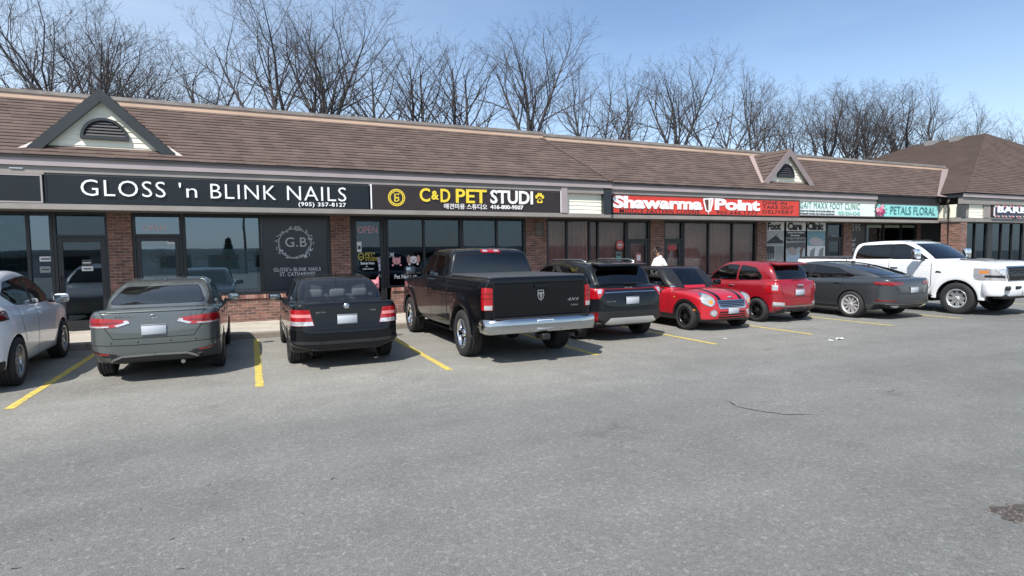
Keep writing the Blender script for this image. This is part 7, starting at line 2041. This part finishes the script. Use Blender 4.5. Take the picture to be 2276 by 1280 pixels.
# ---- red hatchback with black roof and bonnet stripes
def mini():
    X1 = 1.233
    b = Body(
        side=[(-1.70,.26),(-1.78,.40),(-1.80,.60),(-1.78,.80),(-1.70,.95),(-1.5,.98),(-.6,.955),(.2,.93),(.72,.925),(1.1,.93),(1.42,.885),(1.68,.80),(1.80,.68),(1.88,.54),(1.915,.42),(1.87,.28),(1.7,.20),(-1.55,.20)],
        plan=[(-1.81,0),(-1.80,.45),(-1.72,.68),(-1.55,.79),(-1.2,.835),(0,.838),(1.2,.838),(1.5,.80),(1.74,.66),(1.87,.38),(1.92,0)],
        front=[(0,.15),(.74,.19),(.80,.28),(.828,.42),(.840,.60),(.832,.76),(.81,.88),(.77,.97),(.70,1.1),(0,1.2)],
        gside=[(-1.66,.9),(-1.60,1.0),(-1.50,1.22),(-1.42,1.345),(-1.25,1.385),(-.6,1.41),(.0,1.405),(.22,1.37),(.40,1.22),(.72,.92),(.6,.6),(-1.6,.6)],
        gfront=[(0,.6),(.785,.6),(.775,.93),(.715,1.14),(.625,1.33),(.60,1.39),(.57,1.5),(0,1.55)],
        gplan=[(-1.72,0),(-1.66,.52),(-1.4,.70),(-.8,.775),(.2,.77),(.55,.70),(.80,.40),(.84,0)], k=.085, kg=.075, kj=.03, gbow=.12, crown=.10)
    P = paint('bright red paint', (.40,.010,.020), 0, 0, .3)
    c = Car('parked_car', 'small red hatchback with a black roof and black bonnet stripes, facing out', 'car', 9.73, 10.3+X1, NOSE_OUT, b, P, glass=glass_mat('clear car glass', (.42,.46,.48), .035, 1.0))
    c.arches((-1.233, X1), .30, .345)
    c.patch('black_roof', paint('black paint', (.0035,.004,.0055), .0, .0, .3), 'top', [(-1.5,-.70),(.35,-.70),(.35,.70),(-1.5,.70)], 1.325, off=.004, nmin=-.2)
    c.glass('windscreen', 'front', [(-.62,.975),(.62,.975),(.55,1.335),(-.55,1.335)], .1, border=.02)
    c.glass('rear_window', 'rear', [(-.55,1.0),(.55,1.0),(.52,1.28),(-.52,1.28)], -1.2)
    for v in 'LR':
        c.glass('side_window', v, [(.50,.965),(-.48,.975),(-.48,1.325),(.05,1.325),(.20,1.27)], .4)
        c.glass('side_window', v, [(-.56,.975),(-1.34,1.0),(-1.36,1.25),(-1.25,1.315),(-.56,1.325)], .4)
        c.patch('black_pillar', BLK, v, [(.0,1.345),(.26,1.34),(.46,1.20),(.80,.925),(.74,.90),(.46,.945),(.17,1.25)], .35, off=.005, nmin=-.35)
        c.seams('door_seam', [(v, [(.68,.92),(.66,.45),(.55,.28)], .5), (v, [(-.52,.95),(-.52,.28)], .5), (v, [(.68,.90),(.90,.80),(1.02,.66)], .5)])
        c.handle(v, -.38, .80, .18, CHR)
        c.seams('belt_trim', [(v, [(.60,.945),(-1.45,.965)], .5)], m=CHR, w=.018, off=.006)
        c.patch('sill_cladding', BLK, v, [(.95,.34),(-.95,.34),(-.95,.20),(.95,.20)], .5, off=.008, nmin=-.3)
        for xw in (-1.233, X1): c.seams('arch_cladding', [(v, [(xw+.375*math.cos(a), .30+.375*math.sin(a)) for a in np.linspace(-.25, math.pi+.25, 15)], .5)], m=BLK, w=.070, off=.010)
        c.patch('side_repeater', AMB, v, [(.86,.72),(.91,.72),(.91,.745),(.86,.745)], .5, off=.012)
    BS = paint('black paint', (.0035,.004,.0055), .0, .0, .3)
    for sg in (1, -1):
        q = lambda L: [(y*sg, z) for y, z in L]
        c.patch('bonnet_stripe', BS, 'top', [(.62,sg*.32),(1.78,sg*.26),(1.78,sg*.35),(.62,sg*.42)], .5, off=.003, rim=False)
        ring = c.patch('headlight', CHR, 'front', q(circle(.575,.70,.140,22)), 1.2, off=.010, nmin=-.2)
        c.patch('headlight_lens', mat('pale lens', (.50,.50,.47), .06, .5, coat=1.0, noise=(18,.25)), 'front', q(circle(.575,.70,.118,22)), 1.2, off=.016, parent=ring, nmin=-.2)
        c.patch('turn_signal', AMB, 'front', q(circle(.555,.645,.045,12)), 1.2, off=.019, parent=ring)
        f = c.patch('fog_lamp', CHR, 'front', q(circle(.50,.41,.078,18)), 1.3, off=.008, nmin=-.2)
        c.patch('fog_lens', CLRL, 'front', q(circle(.50,.41,.055,18)), 1.3, off=.013, parent=f)
        c.patch('side_marker', AMB, 'front', q([(.84,.50),(.84,.46),(.76,.45),(.77,.49)]), 1.3, off=.010, nmin=-.6)
    g = c.patch('grille', DARK, 'front', [(-.40,.665),(.40,.665),(.36,.52),(-.36,.52)], 1.4, off=.004)
    for z in (.555,.59,.625): c.seams('grille_slat', [('front', [(-.385,z),(.385,z)], 1.4)], m=CHR, w=.010, off=.012, parent=g)
    c.seams('grille_surround', [('front', [(-.40,.668),(.40,.668),(.36,.515),(-.36,.515),(-.40,.668)], 1.4)], m=CHR, w=.024, off=.013, parent=g)
    c.patch('lower_grille', DARK, 'front', [(-.36,.44),(.36,.44),(.40,.30),(-.40,.30)], 1.4, off=.004)
    c.seams('lower_grille_slat', [('front', [(-.37,z),(.37,z)], 1.4) for z in (.345,.395)], m=P, w=.020, off=.010)
    c.patch('front_valance', BLK, 'front', [(-.72,.275),(.72,.275),(.76,.17),(-.76,.17)], 1.3, off=.008, nmin=-.7)
    c.rear_plate(.455, 'front')
    c.seams('bonnet_seam', [('front', [(-.58,.50+.40),(-.45,.70),(-.40,.685),(.40,.685),(.45,.70),(.58,.90)], 1.0)])
    mb = MB(); a = b.hit((1.75,0,2), (0,0,-1)); mb.tube([(1.765,-.07,.745),(1.77,0,.748),(1.765,.07,.745)], .012, 8); mb.lathe([(0,.012),(.03,.01),(.032,0)], (1.77,0,.745), 'x', 14); mb.build('badge', [CHR], c.root, local=True)
    c.mirrors(.42, .92, 1.0, (.14,.19,.14), m=BS); c.interior(-.1, -.95, .46, m=SEATB, dash=.40, floor=(-1.5,.7,.7))
    for sg in (1, -1): rbox('sun_visor', (.12, sg*.32, 1.33), (.16,.34,.02), .008, SEATG, c.root)
    wheels_for(c, (-1.233, X1), 1.475, .305, .195, .205, 'twin10', 5, ALUD)
    b.finish('body', P, BLK, c.root, .24)

# ---- small round red hatchback
def fiat():
    X0 = -1.15
    b = Body(
        side=[(-1.68,.30),(-1.76,.42),(-1.78,.60),(-1.755,.80),(-1.69,1.0),(-1.55,1.04),(-.8,1.02),(0,.99),(.6,.985),(1.0,.965),(1.35,.90),(1.62,.80),(1.76,.64),(1.80,.45),(1.74,.26),(1.55,.20),(-1.5,.20)],
        plan=[(-1.79,0),(-1.77,.40),(-1.69,.62),(-1.52,.74),(-1.2,.805),(-.4,.812),(.9,.81),(1.3,.76),(1.6,.60),(1.76,.32),(1.81,0)],
        front=[(0,.15),(.70,.19),(.77,.28),(.80,.42),(.812,.60),(.808,.76),(.79,.90),(.75,1.02),(.68,1.15),(0,1.3)],
        gside=[(-1.68,.95),(-1.62,1.05),(-1.50,1.25),(-1.36,1.41),(-1.15,1.465),(-.6,1.505),(-.1,1.50),(.16,1.455),(.42,1.29),(.85,.98),(.7,.6),(-1.55,.6)],
        gfront=[(0,.6),(.765,.6),(.755,.98),(.69,1.20),(.585,1.40),(.56,1.46),(.52,1.6),(0,1.65)],
        gplan=[(-1.75,0),(-1.68,.45),(-1.4,.64),(-.8,.745),(.2,.74),(.6,.66),(.88,.38),(.92,0)], k=.09, kg=.10, kj=.035, gbow=.12, crown=.05, extra=Body.tuck(-1.6,.26,.36))
    P = paint('dark red paint', (.235,.006,.013), 0, 0, .3)
    c = Car('parked_car', 'small rounded red hatchback nosed in, rear end towards the lot', 'car', 12.22, 10.6-X0, NOSE_IN, b, P, glass=glass_mat('clear car glass', (.42,.46,.48), .035, 1.0))
    c.arches((X0, 1.15), .295, .340)
    c.glass('rear_window', 'rear', [(-.53,1.06),(.53,1.06),(.49,1.36),(-.49,1.36)], -1.25)
    c.glass('windscreen', 'front', [(-.60,1.03),(.60,1.03),(.52,1.42),(-.52,1.42)], .2)
    for v in 'LR':
        c.glass('side_window', v, [(.58,1.03),(-.42,1.03),(-.42,1.40),(-.05,1.405),(.18,1.335)], .4)
        c.glass('side_window', v, [(-.50,1.03),(-1.18,1.05),(-1.20,1.16),(-.98,1.33),(-.50,1.40)], .4)
        c.seams('door_seam', [(v, [(.72,1.0),(.70,.45),(.58,.28)], .5), (v, [(-.46,1.01),(-.46,.28)], .5)])
        c.handle(v, -.32, .88, .18, CHR)
        c.seams('side_moulding', [(v, [(.70,.50),(-.72,.50)], .5)], m=P, w=.04, off=.010)
    rbox('roof_spoiler', (-1.40, 0, 1.435), (.26,1.02,.045), .02, P, c.root, rot=(rad(-8), 'Y'))
    c.seams('boot_seam', [('rear', [(-.58,1.03),(-.50,.62),(.50,.62),(.58,1.03)], -1.2)])
    for sg in (1, -1):
        q = lambda L: [(y*sg, z) for y, z in L]
        t = c.patch('tail_light', REDL, 'rear', q([(.76,.985),(.76,.74),(.60,.73),(.595,.97),(.64,1.0)]), -1.40, off=.012, nmin=-.5)
        c.patch('light_band', CLRL, 'rear', q([(.71,.93),(.71,.80),(.63,.80),(.63,.93)]), -1.4, off=.016, parent=t, nmin=-.5)
        c.patch('reversing_light', CLRL, 'rear', q([(.70,.52),(.70,.44),(.48,.43),(.48,.50)]), -1.4, off=.008, nmin=-.4)
    c.seams('bumper_strip', [('rear', [(-.70,.43),(-.3,.405),(.3,.405),(.70,.43)], -1.3)], m=mat('satin silver', (.35,.36,.36), .35, .9), w=.035, off=.008)
    c.patch('rear_valance', BLK, 'rear', [(-.55,.36),(.55,.36),(.62,.20),(-.62,.20)], -1.3, off=.006, nmin=-.7)
    c.rear_plate(.74)
    mb = MB()
    for y in (.34,-.34): mb.tube([(-1.80,y,.275),(-1.5,y,.28)], .036, 12, cap=False); mb.lathe([(.033,0),(0,0)], (-1.7,y,.277), 'x', 12, 1)
    mb.build('exhaust_pipe', [CHR, DARK], c.root, local=True)
    rbox('boot_handle', (-1.765,0,.92), (.04,.20,.035), .012, CHR, c.root)
    rbox('rear_wiper', (-1.665,-.05,1.09), (.03,.40,.014), .005, BLK, c.root)
    c.mirrors(.42, .92, 1.05, (.13,.19,.14)); c.interior(.0, -.75, .50, m=SEATB, dash=.62, floor=(-1.4,.8,.7))
    wheels_for(c, (X0,1.15), 1.42, .295, .195, .20, 'split', 5, ALUD)
    b.finish('body', P, BLK, c.root, .25)

# ---- grey fastback
def fastback():
    X0 = -1.42
    b = Body(
        side=[(-2.30,.28),(-2.44,.42),(-2.48,.60),(-2.46,.80),(-2.42,.96),(-2.36,1.03),(-2.2,1.05),(-1.6,1.04),(-.8,1.0),(0,.97),(.9,.95),(1.4,.92),(1.95,.83),(2.28,.70),(2.38,.52),(2.34,.30),(2.1,.21),(-2.1,.21)],
        plan=[(-2.49,0),(-2.47,.42),(-2.40,.68),(-2.26,.83),(-1.95,.91),(-1.5,.935),(0,.935),(1.5,.93),(2.0,.87),(2.26,.70),(2.36,.36),(2.38,0)],
        front=[(0,.16),(.80,.20),(.88,.28),(.915,.42),(.935,.64),(.93,.80),(.90,.93),(.86,1.02),(.76,1.15),(0,1.3)],
        gside=[(-2.25,.96),(-2.18,1.06),(-1.75,1.19),(-1.25,1.32),(-.75,1.415),(-.2,1.455),(.15,1.44),(.50,1.36),(.85,1.17),(1.25,.95),(1.1,.6),(-2.1,.6)],
        gfront=[(0,.6),(.865,.6),(.855,.97),(.775,1.17),(.65,1.36),(.62,1.42),(.57,1.55),(0,1.6)],
        gplan=[(-2.3,0),(-2.2,.50),(-1.8,.68),(-1.0,.82),(.5,.84),(1.0,.78),(1.3,.45),(1.34,0)], k=.08, kj=.05, crown=.02, extra=Body.tuck(-2.0,.26,.36))
    P = paint('slate grey paint', (.050,.056,.062), .4, .04, .33)
    c = Car('parked_car', 'slate grey fastback car with multi-spoke alloy wheels beside the red hatchbacks', 'car', 15.05, 10.05-X0, NOSE_IN, b, P, glass=GLP)
    c.arches((X0, 1.42), .34, .385)
    c.glass('rear_window', 'rear', [(-.60,1.10),(.60,1.10),(.52,1.33),(-.52,1.33)], -.9)
    c.glass('windscreen', 'front', [(-.68,1.04),(.68,1.04),(.56,1.37),(-.56,1.37)], .4)
    for v in 'LR':
        c.glass('side_window', v, [(.95,1.005),(-.12,1.0),(-.12,1.365),(.20,1.355),(.50,1.275)], .4)
        c.glass('side_window', v, [(-.20,1.0),(-1.25,1.03),(-1.42,1.085),(-.95,1.27),(-.20,1.365)], .4)
        c.seams('door_seam', [(v, [(1.05,.97),(1.03,.5),(.9,.30)], .5), (v, [(-.16,.98),(-.16,.30)], .5), (v, [(-1.18,1.0),(-1.14,.74),(-1.0,.55)], .5)])
        c.patch('black_pillar', BLK, v, [(-0.1,1.0),(-0.1,1.365),(-0.22,1.365),(-0.22,1.0)], .4, off=.002)
        c.handle(v, -.05, .88); c.handle(v, -1.05, .90)
        c.seams('body_crease', [(v, [(1.9,.80),(.0,.84),(-1.2,.87),(-2.1,.90)], .5)], m=P, w=.016, off=.006)
        c.seams('sill_trim', [(v, [(.95,.285),(-.98,.285)], .5)], m=BLK, w=.05, off=.008)
    for sg in (1, -1):
        q = lambda L: [(y*sg, z) for y, z in L]
        t = c.patch('tail_light', REDD, 'rear', q([(.99,.955),(.99,.90),(.75,.86),(.40,.88),(.36,.93),(.60,.955)]), -2.02, off=.008, nmin=-.7)
        c.patch('light_band', REDL, 'rear', q([(.95,.925),(.95,.905),(.60,.89),(.60,.91)]), -2.05, off=.012, parent=t, nmin=-.7)
        c.patch('reflector', REDD, 'rear', q([(.88,.505),(.88,.475),(.60,.46),(.60,.485)]), -2.05, off=.008, nmin=-.6)
        c.patch('exhaust_trim', CHR, 'rear', q([(.72,.37),(.70,.29),(.46,.29),(.48,.37)]), -2.1, off=.012, nmin=-.4)
    c.patch('rear_cladding', BLK, 'rear', [(-.86,.40),(.86,.40),(.90,.20),(-.90,.20)], -2.0, off=.005, nmin=-.5)
    c.seams('rear_chrome_strip', [('rear', [(-.80,.405),(-.3,.39),(.3,.39),(.80,.405)], -2.0)], m=mat('satin silver', (.35,.36,.36), .35, .9), w=.016, off=.010)
    c.patch('boot_lip', P, 'rear', [(-.62,1.045),(.62,1.045),(.60,1.085),(-.60,1.085)], -2.0, off=.018)
    c.seams('boot_seam', [('rear', [(-.66,1.04),(-.56,.66),(.56,.66),(.66,1.04)], -1.9)])
    c.rear_plate(.74)
    rbox('aerial_fin', (-.85, 0, 1.425), (.17,.035,.06), .014, P, c.root, taper=(.5,.5))
    c.mirrors(.68, 1.04, 1.05, (.14,.21,.14)); c.interior(.2, -.7, .52, dash=.9)
    wheels_for(c, (X0,1.42), 1.62, .345, .24, .245, 'twin10', 10, mat('bright alloy', (.46,.45,.45), .32, .35))
    b.finish('body', P, BLK, c.root, .26)

# ---- white crossover cut by the left edge
def white_crossover():
    X0 = -1.31
    b = Body(
        side=[(-1.98,.30),(-2.10,.42),(-2.14,.60),(-2.12,.82),(-2.08,1.02),(-1.95,1.14),(-1.6,1.17),(-1.1,1.13),(-.3,1.06),(.6,1.03),(1.1,1.03),(1.6,.98),(1.95,.88),(2.14,.72),(2.18,.50),(2.12,.32),(1.9,.24),(-1.8,.24)],
        plan=[(-2.15,0),(-2.13,.40),(-2.06,.66),(-1.92,.82),(-1.65,.895),(-1.2,.92),(0,.915),(1.3,.92),(1.75,.87),(2.02,.70),(2.15,.36),(2.19,0)],
        front=[(0,.18),(.80,.22),(.865,.30),(.895,.46),(.92,.68),(.918,.84),(.89,.98),(.84,1.10),(.74,1.25),(0,1.35)],
        gside=[(-2.0,1.0),(-1.92,1.12),(-1.65,1.36),(-1.35,1.53),(-1.0,1.60),(-.5,1.64),(0,1.625),(.35,1.54),(.75,1.33),(1.22,1.03),(1.0,.7),(-1.9,.7)],
        gfront=[(0,.6),(.855,.6),(.845,1.05),(.765,1.30),(.66,1.52),(.63,1.58),(.58,1.7),(0,1.75)],
        gplan=[(-2.05,0),(-1.98,.55),(-1.6,.74),(-.8,.84),(.5,.84),(1.0,.77),(1.24,.45),(1.28,0)], k=.09, kj=.06, crown=.02)
    P = paint('pearl white paint', (.78,.80,.83), 0, 0, .3)
    c = Car('parked_car', 'white crossover parked nose in at the left edge of the lot', 'car', -3.95-.052, 10.35+1.309, NOSE_IN+rad(2.3), b, P, glass=GLP)
    c.arches((X0, 1.31), .335, .40)
    c.glass('rear_window', 'rear', [(-.62,1.18),(.62,1.18),(.54,1.48),(-.54,1.48)], -1.2)
    c.glass('windscreen', 'front', [(-.68,1.12),(.68,1.12),(.56,1.54),(-.56,1.54)], .4)
    for v in 'LR':
        c.glass('side_window', v, [(.92,1.085),(-.18,1.09),(-.18,1.52),(.10,1.515),(.42,1.40)], .4)
        c.glass('side_window', v, [(-.26,1.09),(-.98,1.14),(-1.38,1.30),(-1.05,1.46),(-.26,1.52)], .4)
        c.seams('door_seam', [(v, [(1.02,1.04),(1.0,.55),(.88,.36)], .5), (v, [(-.22,1.08),(-.22,.34)], .5), (v, [(-1.05,1.12),(-1.02,.85),(-.88,.58)], .5)], m=mat('grey gap', (.06,.06,.06), .9), w=.014)
        c.patch('black_pillar', BLK, v, [(-0.16,1.09),(-0.16,1.52),(-0.28,1.52),(-0.28,1.09)], .4, off=.002)
        c.handle(v, -.10, .95); c.handle(v, -.95, 1.0)
        c.seams('body_crease', [(v, [(1.7,.86),(.6,.84),(-.4,.90),(-1.4,1.02),(-1.9,1.05)], .5)], m=P, w=.016, off=.007)
        c.patch('sill_trim', mat('grey sill', (.30,.31,.32), .5), v, [(.95,.31),(-.95,.31),(-.95,.25),(.95,.25)], .5, off=.006)
    for sg in (1, -1):
        q = lambda L: [(y*sg, z) for y, z in L]
        t = c.patch('tail_light', REDD, 'rear', q([(.98,1.10),(.98,.98),(.70,.94),(.40,.96),(.42,1.04),(.70,1.08)]), -1.58, off=.010, nmin=-.8)
        c.patch('light_band', BLK, 'rear', q([(.98,1.00),(.98,.98),(.70,.94),(.42,.96),(.42,.98),(.70,.965)]), -1.58, off=.013, parent=t, nmin=-.8)
    c.patch('rear_cladding', BLK, 'rear', [(-.85,.42),(.85,.42),(.88,.24),(-.88,.24)], -1.75, off=.005, nmin=-.5)
    c.rear_plate(.74)
    for sg in (1, -1):
        c.patch('headlight', CLRL, 'front', [(.95*sg,.86),(.92*sg,.76),(.55*sg,.74),(.50*sg,.82)], 1.55, off=.008, nmin=-.6)
    c.mirrors(.66, 1.02, 1.12, (.15,.22,.15)); c.interior(.25, -.6, .60, dash=.9)
    wheels_for(c, (X0,1.31), 1.60, .345, .225, .235, 'split', 5, ALU)
    b.finish('body', P, BLK, c.root, .30)

white_crossover(); versa(); jetta(); pickup(False); crossover(); mini(); fiat(); fastback(); pickup(True)
